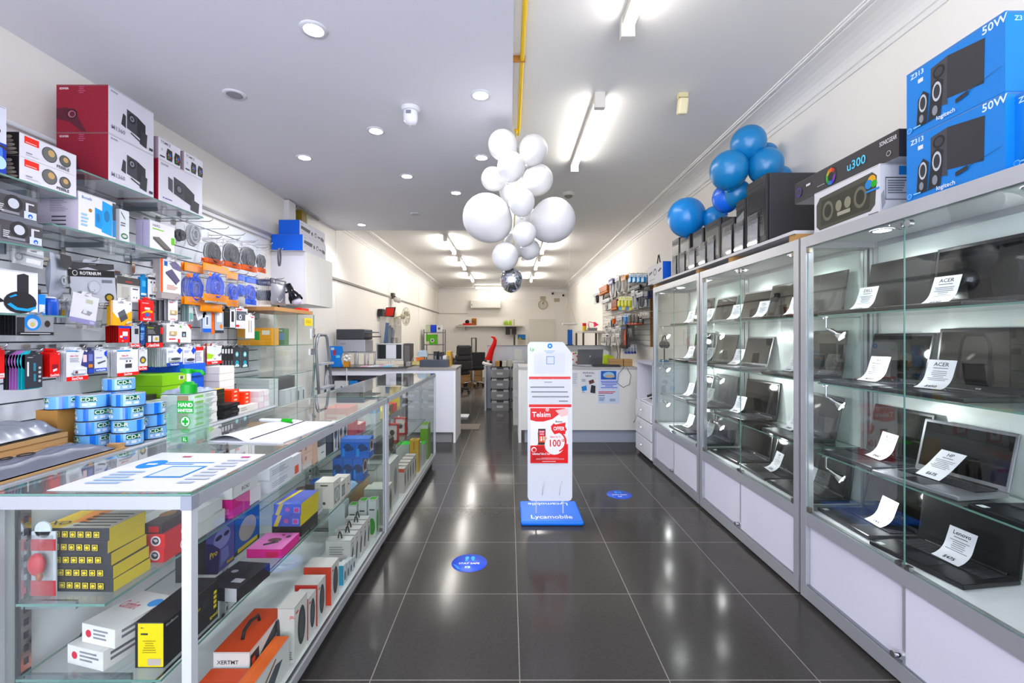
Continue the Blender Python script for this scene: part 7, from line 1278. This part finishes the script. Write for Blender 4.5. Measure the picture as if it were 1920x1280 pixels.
def price_card(label, loc, rz, head, price, W=.105, L=.15, a0=.25, a1=1.25, tone='#e2e3e8'):
    s = CurvedSheet(W, L, a0, a1); b = MB(); m = M(tone, .55)
    b.grid(lambda u, v: s.p(u, v), 4, 18, m); b.grid(lambda u, v: s.p(1-u, v, -.0006), 4, 18, m)
    b.art(s, [('T', head, .5, .82, .105, INK, 'c', .85), ('LC', .15, .72, .85, .77, 1, M('#55575c')), ('LC', .1, .36, .9, .68, 6, M('#8a8c92')), ('T', price, .5, .1, .1, INK, 'c', .5)])
    return tag(put(b.build('price_card'), loc, rz), label, 'price card')
LV = ('top shelf', 'second shelf', 'third shelf', 'cabinet floor')
CN = ('nearest cabinet', 'middle cabinet', 'farthest cabinet')
def place(k, ci, lv, x, y, rz, pos, look, head, price, cdx=0, cdy=0, crz=0, **cw):
    z = (SHZ + (DECK,))[lv] + .0008; x -= .022
    t = copy_tree(PROTO[k]) if USED[k] else PROTO[k]; USED[k] = True
    where = '%s on the %s of the %s' % (pos, LV[lv], CN[ci]) if pos else 'on the %s of the %s' % (LV[lv], CN[ci])
    tag(t, ('%s open laptop, %s' % (look, where)), 'laptop', 'open laptops in the glass cabinets'); t.location = (x, y, z); t.rotation_euler = (0, 0, -PI/2+rz)
    if head:
        q = Matrix.Rotation(-PI/2+rz, 4, 'Z') @ Vector((cdx, .01+cdy, 0))
        price_card('white price card on the %s laptop, %s of the %s' % (pos.replace(' one', ''), LV[lv], CN[ci]), (x+q.x, y+q.y, z+.0235), -PI/2+rz+crz, head, price, **cw)
# nearest cabinet
place(0, 0, 0, 1.755, 1.772, 0, 'nearer one', 'big black glossy', 'ACER', '$550', -.05, -.02, .1)
place(2, 0, 0, 1.755, 2.145, .0, 'farther one', 'dark', 'DELL', '$350', -.09, -.01, .1)
place(0, 0, 1, 1.755, 1.76, 0, 'nearer one', 'wide black', 'ACER', '$450', -.08, -.02, .15)
place(1, 0, 1, 1.745, 2.138, -.02, 'farther one', 'dark grey', 'HP', '$350', -.03, .0, .1, tone='#ffffff')
place(3, 0, 2, 1.742, 1.80, .14, 'middle one', 'silver edged black', 'HP', '$675', -.03, -.01, -.15, a0=.6, a1=.8)
place(1, 0, 2, 1.755, 2.148, -.03, 'farthest one', 'dark grey', 'Acer', '$450', .02, -.01, -.1)
place(2, 0, 2, 1.75, 1.38, .03, 'nearest one', 'black', None, None)
place(2, 0, 3, 1.742, 1.785, .14, 'nearer one', 'wide matt black', 'Lenovo', '$475', .02, -.01, -.1)
place(1, 0, 3, 1.745, 2.155, -.02, 'farther one', 'black', 'HP', '$400', .04, -.01, -.1, tone='#ffffff')
# middle cabinet
place(2, 1, 0, 1.755, 2.66, 0, 'nearest one', 'black', 'Lenovo', '$350', -.11, -.02, .1)
place(1, 1, 0, 1.75, 3.018, .02, 'second one', 'dark grey', 'DELL', '$300', -.10, -.02, .1)
place(3, 1, 0, 1.75, 3.36, .08, 'farthest one', 'silver', 'HP', '$250', -.1, -.02, .15)
place(0, 1, 1, 1.75, 2.66, -.03, 'nearest one', 'black', 'HP', '$350', -.12, -.02, 0)
place(3, 1, 1, 1.76, 3.36, .04, 'farther one', 'silver', 'DELL', '$300', -.1, -.02, .1)
place(1, 1, 2, 1.75, 2.68, -.05, 'nearest one', 'bronze grey', 'HP', '$400', -.1, -.02, 0)
place(0, 1, 2, 1.76, 3.30, .1, 'farther one', 'dark', 'ACER', '$300', -.12, -.02, .1)
place(1, 1, 3, 1.75, 2.965, -.04, 'second one', 'grey', 'HP', '$375', .0, -.02, -.1)
place(2, 1, 3, 1.75, 2.60, -.02, 'nearest one', 'black', 'ACER', '$425', -.05, -.02, 0)
place(0, 1, 3, 1.75, 3.352, .06, 'farthest one', 'dark', None, None)
# farthest cabinet
for lv in range(4):
    place((3, 1, 2, 1)[lv], 2, lv, 1.76, 3.86, .05, 'nearer one', ('silver', 'dark grey', 'black', 'grey')[lv], ('HP', 'DELL', 'HP', 'ACER')[lv], '$250', -.1, -.02, .1)
    place((1, 0, 3, 0)[lv], 2, lv, 1.76, 4.3, .05, 'farther one', ('brown grey', 'black', 'silver', 'dark')[lv], ('DELL', 'ACER', 'HP', 'HP')[lv], '$280', -.08, -.02, .1)
for i, k in enumerate(USED):
    if not k: bpy.data.objects.remove(PROTO[i])
# ---- on top: timber blocks, board, desktop computers, cards, balloons
for i, y in enumerate((2.40, 3.08, 3.63, 4.7)):
    b = MB(); b.box(1.545, 1.9, y, y+.06, GZ+.0005, GZ+.0345, M('#b99670', .7)); tag(b.build('timber_block'), '%s timber packing block under the white board on the cabinets' % ('nearest', 'second', 'third', 'farthest')[i], 'timber block')
b = MB(); b.box(1.535, 1.93, 2.40, 4.77, GZ+.035, GZ+.053, M('#d7d6d8', .4)); tag(b.build('white_board'), 'long white board laid on blocks on top of the cabinets', 'board')
BZ = GZ + .0535
def tower(label, px0, px1, py, dx, style, x=1.56, rz=0):
    ya, yb = yat(px1, x), yat(px0, x); w = yb-ya; h = zat(py, ya) - BZ
    t = empty('desktop_computer', (x+dx/2, (ya+yb)/2, BZ), label, 'desktop computer', rz=rz)
    body = {'black': M('#3a3a3d', .4), 'grey': M('#4d4e50', .4), 'silver': M('#55565a', .35)}[style]
    b = MB(); b.cbox(-dx/2+.02, dx/2, -w/2, w/2, .006, h, .003, body); b.box(-dx/2+.03, dx/2-.02, -w/2+.01, w/2-.01, 0, .006, BLK); b.build('case', t)
    b = MB(); b.cbox(-dx/2, -dx/2+.0195, -w/2, w/2, .008, h-.002, .006, M('#232427', .35))
    b.art(FR((-dx/2-.0003, w/2, .008), (0, -w, 0), (0, 0, h-.01)), [('R', .08, .84, .92, .93, M('#3a3b3f')), ('R', .12, .87, .88, .9, M('#18181a')), ('R', .08, .1, .92, .8, M('#2d2e31', .25)), ('C', .8, .965, .012, M('#7d8086'))] + ([('P', [(.1, .5), (.9, .6), (.9, .75), (.1, .66)], M('#8a8c90'))] if style == 'silver' else []) + [('R', .2, .3+.04*k, .8, .31+.04*k, M('#101012')) for k in range(6)]); b.build('front_panel', t)
    return t
tower('largest black desktop tower beside the long dark speaker carton', 1399, 1437, 323, .345, 'black')
tower('slanted silver and black desktop tower next to the largest one', 1380, 1397, 369, .3, 'silver')
tower('black desktop tower with red lights, third from the largest', 1352, 1376, 405, .32, 'black')
tower('grey flat fronted desktop tower in the middle of the row', 1322, 1350, 406, .3, 'grey')
tower('black and chrome desktop tower left of the grey one', 1299, 1318, 425, .3, 'silver')
tower('black desktop tower below the nearest single blue balloon', 1275, 1293, 436, .3, 'black')
tower('slim grey desktop tower at the far end of the row', 1260, 1273, 444, .28, 'grey')
def holder(label, px0, px1, py0, py1, x=1.551):
    ya, yb = yat(px1, x), yat(px0, x); w = yb-ya; y = (ya+yb)/2; h = zat(py0, y)-BZ
    t = empty('card_holder', (x, y, BZ), label, 'card holder', 'spec cards in front of the desktop towers')
    b = MB(); b.box(-.003, -.001, -w/2, w/2, 0, h, ACRY); b.box(.003, .005, -w/2, w/2, 0, h, ACRY); b.box(-.012, .0075, -w/2, w/2, 0, .002, ACRY); b.build('acrylic_stand', t)
    b = MB(); b.box(.0, .002, -w/2+.003, w/2-.003, .004, h*.82, PAPER); b.art(FR((-.0001, w/2-.003, .004), (0, -w+.006, 0), (0, 0, h*.82-.004)), [('R', 0, .84, 1, 1, M('#8d8f94')), ('LC', .15, .74, .85, .8, 1, M('#77797f')), ('LC', .12, .4, .88, .7, 6, M('#c9cbd1')), ('LC', .2, .06, .8, .34, 4, M('#c9cbd1'))]); b.build('spec_sheet', t)
for i, (a, c, d) in enumerate(((1402, 1420, 402), (1377, 1393, 416), (1356, 1371, 424), (1327, 1338, 443), (1311, 1322, 455), (1292, 1302, 464), (1274, 1283, 472), (1260, 1267, 480))):
    holder('acrylic holder with a white spec card, %s of the eight counting from the largest tower' % ('first', 'second', 'third', 'fourth', 'fifth', 'sixth', 'seventh', 'last')[i], a, c, d, 0)
box3('headset_carton', 'blue ended white headset carton at the far end of the cabinet tops', 'carton', 1.55, 1.635, 4.5, 4.98, BZ, .19, '#e6e6ea', {'W': [('P', [(.08, .5), (.3, .6), (.33, .72), (.1, .66)], M('#3a3b40')), ('E', .5, .6, .1, .2, M('#34353a')), ('E', .5, .58, .06, .13, M('#e6e6ea')), ('P', [(.7, .6), (.88, .72), (.93, .64), (.76, .5)], M('#3b3c40')), ('R', .1, .2, .5, .24, M('#9a9ba2'))]}, {'S': '#1667cf', 'N': '#1667cf'})
b = MB(); b.tube([(1.58, 4.66, BZ+.196), (1.58, 4.7, BZ+.29), (1.6, 4.78, BZ+.3), (1.6, 4.82, BZ+.196)], .006, BLK); tag(b.build('black_stand'), 'thin black wire stand on the far headset carton', 'stand')
b = MB()
for k in range(4): b.tube([(1.78+.05*math.cos(a), 4.4, BZ+.25+.01*k+.06*math.sin(a)) for a in [2*PI*j/16 for j in range(16)]], .004, M('#dfe4ea', .3), 6, True)
b.box(1.76, 1.8, 4.36, 4.44, BZ, BZ+.19, M('#e6e6ea')); tag(b.build('clear_cable_pack'), 'pale cable pack standing behind the far desktop tower', 'cable')
def balloon(name, label, px, py, r_px, Y, m, group, sx=1, sz=1.08, tilt=0, knot=True):
    r = r_px*Y/F; t = empty(name, (xat(px, Y), Y, zat(py, Y)), label, 'balloon', group, ry=tilt)
    b = MB(); k, n = 16, 28; vs = []
    for i in range(k+1):
        a = PI*i/k
        for j in range(n):
            z = -math.cos(a); w = math.sin(a)*(1+.06*z); vs.append(Vector((r*sx*w*math.cos(2*PI*j/n), r*sx*w*math.sin(2*PI*j/n), r*sz*z)))
    b.mesh(vs, [(i*n+j, i*n+(j+1) % n, (i+1)*n+(j+1) % n, (i+1)*n+j) for i in range(k) for j in range(n)], m, True); b.build('skin', t)
    if knot:
        b = MB(); b.cyl((0, 0, -r*sz+.003), (0, 0, -r*sz-.012), .004, .012, m, 10); b.build('knot', t)
    return t
B1 = M('#0a80b4', .28, 0, .6); B2 = M('#1f6fd8', .25, 0, .6); B3 = M('#3f8fd4', .28, 0, .6)
gb = 'blue balloons on the cabinet tops'
for l, px, py, r, Y, m in (('topmost blue balloon of the cluster behind the big tower', 1403, 270, 31, 3.1, B1), ('left blue balloon of the cluster, nearest the middle of the shop', 1367, 320, 34, 3.12, B1), ('right blue balloon of the cluster, above the big black tower', 1435, 312, 31, 3.05, B1),
        ('small blue balloon peeping out behind the upper right of the cluster', 1436, 290, 20, 3.3, B1), ('darker blue balloon hanging low at the left of the cluster', 1362, 372, 25, 3.3, B2), ('lower blue balloon tucked under the cluster', 1382, 364, 24, 3.22, B1),
        ('large light blue balloon standing alone above the far towers', 1287, 408, 34, 3.92, B3), ('light blue balloon half hidden behind the grey tower', 1340, 410, 22, 3.82, B3), ('blue balloon almost hidden behind the big black tower', 1460, 335, 22, 3.15, B1)):
    balloon('blue_balloon', l, px, py, r, Y, m, gb)
# ---- cartons on the nearest cabinet
SUB = lambda: [('T', 'Z313', .05, .88, .07, M('#e8f4fc')), ('R', .14, .76, .2, .82, M('#e9e9ec')), ('T', '50W', .8, .87, .1, M('#e8f4fc')), ('P', [(.47, .3), (.82, .24), (.83, .82), (.47, .9)], M('#343438')), ('P', [(.29, .28), (.47, .22), (.47, .9), (.29, .86)], M('#45454a')), ('C', .38, .75, .09, M('#1d1d20')), ('C', .38, .75, .06, M('#3d3d42')),
       ('P', [(.26, .1), (.4, .12), (.43, .6), (.36, .68), (.3, .6)], M('#26262a')), ('E', .36, .48, .05, .14, M('#c9ccd2')), ('E', .36, .48, .035, .1, M('#34343a')), ('E', .34, .22, .03, .07, M('#8d9098')), ('P', [(.13, .1), (.25, .1), (.27, .52), (.21, .6), (.15, .5)], M('#26262a')), ('E', .205, .42, .045, .13, M('#c9ccd2')), ('E', .205, .42, .032, .095, M('#34343a')), ('E', .19, .2, .025, .06, M('#8d9098')),
       ('P', [(.56, .16), (.68, .2), (.68, .26), (.56, .22)], M('#2f2f33')), ('P', [(.68, .23), (.98, .33), (.98, .335), (.68, .24)], M('#1d3f58')), ('T', 'logitech', .36, .06, .06, M('#f0f6fa')), ('C', .05, .1, .04, M('#bfe4f8')), ('C', .05, .1, .034, M('#0d8fdc')), ('L', .1, .08, .2, .12, 1, M('#9fd4f2'))]
SIDE = [('T', 'Z313', .1, .88, .06, M('#bfe4f8')), ('P', [(.3, .1), (.9, .05), (.95, .7), (.6, .85), (.35, .7)], M('#26262a')), ('E', .62, .55, .2, .16, M('#c9ccd2')), ('E', .62, .55, .15, .12, M('#34343a')), ('E', .6, .25, .1, .08, M('#77797f'))]
LBM = '#0b80c8'
y0, y1 = yat(1885, 1.57), yat(1700, 1.57)
for i in range(2):
    box3('speaker_set_carton', 'bright blue speaker set carton, %s of the pair on the nearest cabinet' % ('lower', 'upper')[i], 'carton', 1.57, 1.86, y0, y1, GZ+.001+i*.256, .255, LBM, {'W': SUB(), 'S': SIDE})
box3('speaker_set_carton', 'bright blue speaker set carton at the picture edge, lower one', 'carton', 1.6, 1.86, 1.2, 1.41, GZ+.001, .24, LBM, {'W': SUB(), 'N': SIDE})
y0, y1 = yat(1650, 1.59), yat(1527, 1.59)
box3('boombox_carton', 'white carton with a dark round boombox picture under the long dark carton', 'carton', 1.59, 1.75, y0, y1, GZ+.001, .222, '#e2e2e5', {'W': [('P', [(.04, .2), (.1, .1), (.88, .14), (.94, .24), (.96, .8), (.9, .9), (.1, .84), (.04, .7)], M('#4c4b44')), ('P', [(.12, .18), (.86, .2), (.9, .78), (.12, .76)], M('#38372f')), ('E', .24, .48, .09, .22, M('#6d6b5e')), ('E', .24, .48, .06, .15, M('#2d2c26')), ('E', .74, .5, .09, .22, M('#6d6b5e')), ('E', .74, .5, .06, .15, M('#2d2c26')), ('E', .42, .5, .05, .12, M('#8d8a7a')), ('E', .56, .5, .05, .12, M('#8d8a7a')), ('R', .4, .28, .6, .36, M('#a5a294')), ('C', .9, .74, .1, M('#e0b020')), ('C', .86, .68, .09, M('#2f86c4')), ('C', .93, .66, .07, M('#4fa84a')), ('R', .82, .52, 1, .56, M('#2f86c4')), ('P', [(.0, .1), (.3, .0), (.6, .06), (.6, .02), (0, .0)], M('#c9c9ce')), ('R', .86, .02, .99, .08, M('#3a3a3e'))],
      'S': [('R', .14, .3, .96, .74, M('#d3d4d8')), ('R', .14, .72, .96, .74, M('#34353a')), ('R', .14, .3, .96, .315, M('#34353a')), ('R', .14, .3, .155, .74, M('#34353a')), ('R', .945, .3, .96, .74, M('#34353a')), ('L', .2, .4, .85, .68, 6, M('#77797f')), ('R', .5, .78, .9, .95, M('#2f86c4')), ('P', [(.04, .1), (.14, .24), (.1, .5), (.02, .4)], M('#a5a5aa')), ('P', [(.5, 0), (.7, .22), (.8, .2), (.75, 0)], M('#c3c3c8'))]})
y0, y1 = 1.84, yat(1497, 1.63)
box3('soundbar_carton', 'long dark soundbar carton with a rainbow disc lying on the boombox carton', 'carton', 1.61, 1.76, y0, y1, GZ+.2245, .115, '#3b393b', {'W': [('C', .42, .5, .4, M('#232325'))] + [('P', [(.42+.052*math.cos(2*PI*k/9), .5+.38*math.sin(2*PI*k/9)), (.42+.052*math.cos(2*PI*(k+1)/9), .5+.38*math.sin(2*PI*(k+1)/9)), (.42+.03*math.cos(2*PI*(k+1)/9), .5+.2*math.sin(2*PI*(k+1)/9)), (.42+.03*math.cos(2*PI*k/9), .5+.2*math.sin(2*PI*k/9))], M(c)) for k, c in enumerate(('#3a3a3d', '#c3402a', '#d97a2a', '#b0b02a', '#5ab04a', '#2f8f5a', '#3a6fb0', '#4a3fb0', '#7a3fa0'))] + [('T', 'u300', .58, .36, .34, M('#7fd0ee'), 'l', .2), ('T', 'SONICGEAR', .86, .68, .16, M('#e9e9ec'), 'l', .13), ('C', .93, .28, .1, M('#d9d9dc')), ('C', .93, .28, .08, M('#3b393b')), ('R', .15, .58, .2, .68, M('#e6e6e9')), ('R', .28, .3, .36, .33, M('#b9b9be')), ('C', .06, .48, .22, M('#4a3fa0')), ('C', .06, .48, .18, M('#3b393b'))]}, {'B': '#c9c9cc'})
# ================= floor sign, floor decals, white balloon cluster
SB = 3.40
t = empty('floor_sign', (xat(1031, SB), SB, 0), 'white standing advertising sign on a blue base in the aisle', 'sign')
BL = M('#1672d2', .35)
b = MB(); b.cbox(-.225, .235, -.16, .26, .001, .034, .014, BL, seg=3)
fr = FR((-.225, -.16, .0342), (.46, 0, 0), (0, .42, 0)); b.art(fr, [('T', 'Lycamobile', .16, .14, .15, M('#f0f4fa'), 'l', .68)])
f2 = FR((.235, .26, .0342), (-.46, 0, 0), (0, -.42, 0)); b.art(f2, [('T', 'Lycamobile', .16, .12, .13, M('#f0f4fa'), 'l', .7)]); b.build('base', t)
for x in (-.105, .1):
    b = MB(); b.cyl((x, 0, .03), (x, 0, .2), .005, m=M('#d9dadd', .2), n=10); b.build('rod', t)
w, z0, z1 = .34, .128, 1.34; h = z1 - z0
pts = [(-w/2, z0+.03), (-w/2+.01, z0+.008), (-w/2+.03, z0), (w/2-.03, z0), (w/2-.01, z0+.008), (w/2, z0+.03), (w/2, z1-.09), (w/2-.07, z1), (-w/2+.02, z1), (-w/2, z1-.02)]
PAN = M('#e4e5e9', .3); b = MB(); b.prism(pts, -.006, .006, PAN, Matrix(((1,0,0,0),(0,0,-1,0),(0,1,0,0),(0,0,0,1))))
RDD = M('#cf2436', .35); W_ = M('#ffffff', .4)
fr = FR((-w/2, -.0064, z0), (w, 0, 0), (0, 0, h)); A = []
A += [('R', .03, .765, .96, .782, RDD), ('R', .03, .59, .98, .608, RDD), ('T', 'Ly', .05, .945, .02, M('#5fbf1f'))]
A += [('C', .5, .975, .016, M('#2f8fdc')), ('E', .5, .975, .02, .005, W_), ('LC', .36, .925, .62, .945, 2, M('#9db8d6')), ('R', .42, .86, .6, .91, M('#4a86c0')), ('R', .435, .864, .585, .906, M('#e3e8ef'))]
A += [('LC', .3, .74, .62, .75, 1, M('#3a3a40'))] + [('L', .06+.02*k, .705-.03*k, .95, .72-.03*k, 1, M('#3a3a40')) for k in range(3)] + [('R', .7, .625, .9, .632, M('#3a3a40'))]
A += [('R', .06, .24, .9, .59, M('#f6f3f3')), ('P', [(.06, .585), (.85, .585), (.72, .55), (.55, .515), (.35, .5), (.2, .5), (.06, .51)], RDD), ('P', [(.62, .57), (.9, .585), (.9, .54), (.75, .53)], M('#f0c9c6')), ('T', 'Telsim', .1, .53, .03, W_, 'l', .47), ('C', .44, .575, .012, M('#e8b0ae'))]
A += [('P', [(.52, .47), (.58, .49), (.62, .482), (.85, .495), (.84, .47), (.88, .45), (.85, .44), (.84, .42), (.7, .428), (.6, .42), (.56, .435), (.53, .45)], RDD), ('T', 'OFFER', .575, .445, .023, W_, 'l', .25), ('T', 'Bonus', .62, .495, .012, INK, 'l', .16)]
A += [('P', [(.1, .3), (.24, .37), (.22, .43), (.3, .44), (.36, .38), (.36, .34), (.26, .26), (.16, .25)], M('#d9a98c')), ('R', .235, .355, .40, .455, M('#2a2a2e')), ('R', .25, .37, .385, .445, M('#e0622a')), ('R', .25, .41, .385, .445, M('#c9304a')), ('T', 'START', .262, .432, .009, W_, 'l', .11), ('T', 'WITH', .27, .417, .008, W_, 'l', .09), ('T', '$1', .275, .382, .025, W_, 'l', .09), ('P', [(.37, .41), (.43, .4), (.43, .385), (.37, .37)], M('#d9a98c'))]
A += [('P', [(.06, .24), (.9, .24), (.9, .36), (.06, .35)], RDD), ('E', .6, .355, .22, .062, M('#f6f3f3')), ('P', [(.1, .25), (.4, .25), (.36, .345), (.1, .345)], M('#b01c30'))]
A += [('P', [(.62+.25*math.cos(a), .375+.068*math.sin(a)) for a in [-1.2+.26*k for k in range(11)]] + [(.62+.21*math.cos(a), .375+.06*math.sin(a)) for a in [1.4-.26*k for k in range(11)]], RDD)]
A += [('T', '100', .46, .345, .042, M('#c01c30'), 'l', .28), ('T', 'GB', .755, .375, .016, M('#c01c30'), 'l', .07), ('T', 'Select Up To', .5, .40, .012, M('#d0606a'), 'l', .24), ('C', .14, .325, .016, W_), ('C', .145, .323, .012, RDD), ('T', 'Unlimited Talk & Text', .1, .293, .012, W_, 'l', .4), ('LC', .15, .26, .85, .275, 3, M('#eab4b8')), ('LC', .3, .247, .65, .252, 1, W_)]
b.art(fr, A); b.build('board', t)
b = MB(); b.box(-w/2+.012, w/2-.012, -.0135, -.0115, z0+.61*h, z0+.77*h, clear('pocket_film', '#f6f6f6', .06, 1.5)); b.box(-w/2+.05, w/2-.06, -.0135, -.0115, z0+.80*h, z0+.93*h, clear('pocket_film', '#f6f6f6', .06, 1.5)); b.build('clear_pocket', t)
for x in (-.04, .09):
    b = MB(); b.tube([(x, -.006, z0+.125*h), (x, -.03, z0+.125*h), (x-.012, -.036, z0+.10*h), (x-.02, -.02, z0+.04*h)], .0022, M('#d6d6da', .3), 6); b.build('wire_hook', t)
DEC = M('#3a52b4', .35)
def decal(label, px, py):
    y = F*H/(py-CY); x = xat(px, y); t = empty('floor_decal', (x, y, .0005), label, 'floor sticker', 'round blue floor stickers')
    b = MB(); b.lathe([(0, .001), (.108, .001), (.1085, 0)], (0, 0, 0), DEC, 40)
    C2 = M('#3f9fe0', .4); fr = FR((-.11, -.11, .0012), (.22, 0, 0), (0, .22, 0)); q = []
    for s in (.42, .58): q += [('E', s, .76, .055, .09, C2), ('E', s+(.01 if s > .5 else -.01), .63, .04, .045, C2)]
    q += [('T', 'STAY SAFE', .5, .41, .085, M('#eef2fa'), 'c', .6), ('R', .4, .2, .54, .3, M('#cfe0f4')), ('R', .43, .22, .49, .28, C2)]
    q += [('P', [(.06+.02*k, .42-.04*k), (.2, .3), (.3, .12), (.2, .16)], M('#2f7fd0')) for k in (0,)]
    b.art(fr, q); b.build('print', t)
decal('round blue stay safe floor sticker nearer the camera, left of the sign', 880, 1055)
decal('round blue floor sticker right of the sign, beside the cabinets', 1161, 927)
WB = bpy.data.materials.new('white_balloon_rubber'); WB.use_nodes = True; p = WB.node_tree.nodes['Principled BSDF']
p.inputs['Base Color'].default_value = lin('#d4d3d2'); p.inputs['Roughness'].default_value = .35; p.inputs['Subsurface Weight'].default_value = .25; p.inputs['Subsurface Radius'].default_value = (.1, .09, .08)
g = 'white balloons of the hanging cluster'; CYB = 3.02
for l, px, py, r, dy, ti in (('top left white balloon of the cluster', 943, 273, 27, 0, -.35), ('top right white balloon of the cluster', 999, 282, 27, .02, .4), ('white balloon between and just below the top pair', 958, 314, 26, -.16, .2), ('white balloon at the left of the second tier', 926, 336, 22, .08, -1.2), ('white balloon at the right of the second tier', 1007, 338, 28, .1, .9),
        ('largest white balloon, bulging at the left of the cluster', 915, 410, 44.5, -.05, -.9), ('second largest white balloon, bulging at the right of the cluster', 1035, 414, 41, .02, .9), ('white balloon at the centre between the two largest', 978, 380, 24.5, -.2, 0), ('small white balloon below the centre one', 983, 439, 22, -.18, .2), ('lowest front white balloon above the silver one', 947.5, 481, 25, -.06, .1), ('small white balloon half behind the lowest front one', 993, 468, 19, .12, .6),
        ('white balloon hidden in the middle of the cluster', 966, 358, 30, .16, 0), ('white balloon deep behind the two largest', 976, 420, 34, .22, .3), ('white balloon behind the lowest pair', 968, 458, 24, .15, .2), ('white balloon behind the top pair', 968, 305, 24, .2, .2)):
    balloon('white_balloon', l, px, py, r, CYB+dy, WB, g, tilt=ti)
FO = M('#d9dade', .06, 1.0)
t = empty('foil_balloon', (xat(959, CYB), CYB, zat(524, CYB)), 'round silver foil balloon at the bottom of the white cluster', 'balloon')
b = MB(); r = 21*CYB/F; k, n = 22, 48; vs = []
for i in range(k+1):
    a = PI*i/k
    for j in range(n):
        q = 2*PI*j/n; ed = math.sin(a)**8; rad = r*(1+.012*ed*math.sin(q*24) + .006*math.sin(7*a+3*q))
        z = -rad*math.cos(a)*(1.05 if a > PI/2 else 1.18); vs.append(Vector((rad*math.sin(a)*math.cos(q), rad*math.sin(a)*math.sin(q), z)))
b.mesh(vs, [(i*n+j, i*n+(j+1) % n, (i+1)*n+(j+1) % n, (i+1)*n+j) for i in range(k) for j in range(n)], FO, True); b.build('foil_skin', t)
b = MB(); b.tube([(0, 0, r*1.05), (.0, 0, r*1.05+.12)], .003, M('#e0d3a8')); b.build('ribbon', t)
b = MB(); b.tube([(xat(962, CYB), CYB, zat(470, CYB)), (xat(966, CYB), CYB, zat(380, CYB)), (xat(968, CYB), CYB, zat(270, CYB)), (.05, 3.49, ZC-.06)], .006, M('#e6dcb4', .6), 6); tag(b.build('balloon_string'), 'cream ribbon holding the white balloons to the ceiling conduit', 'ribbon')
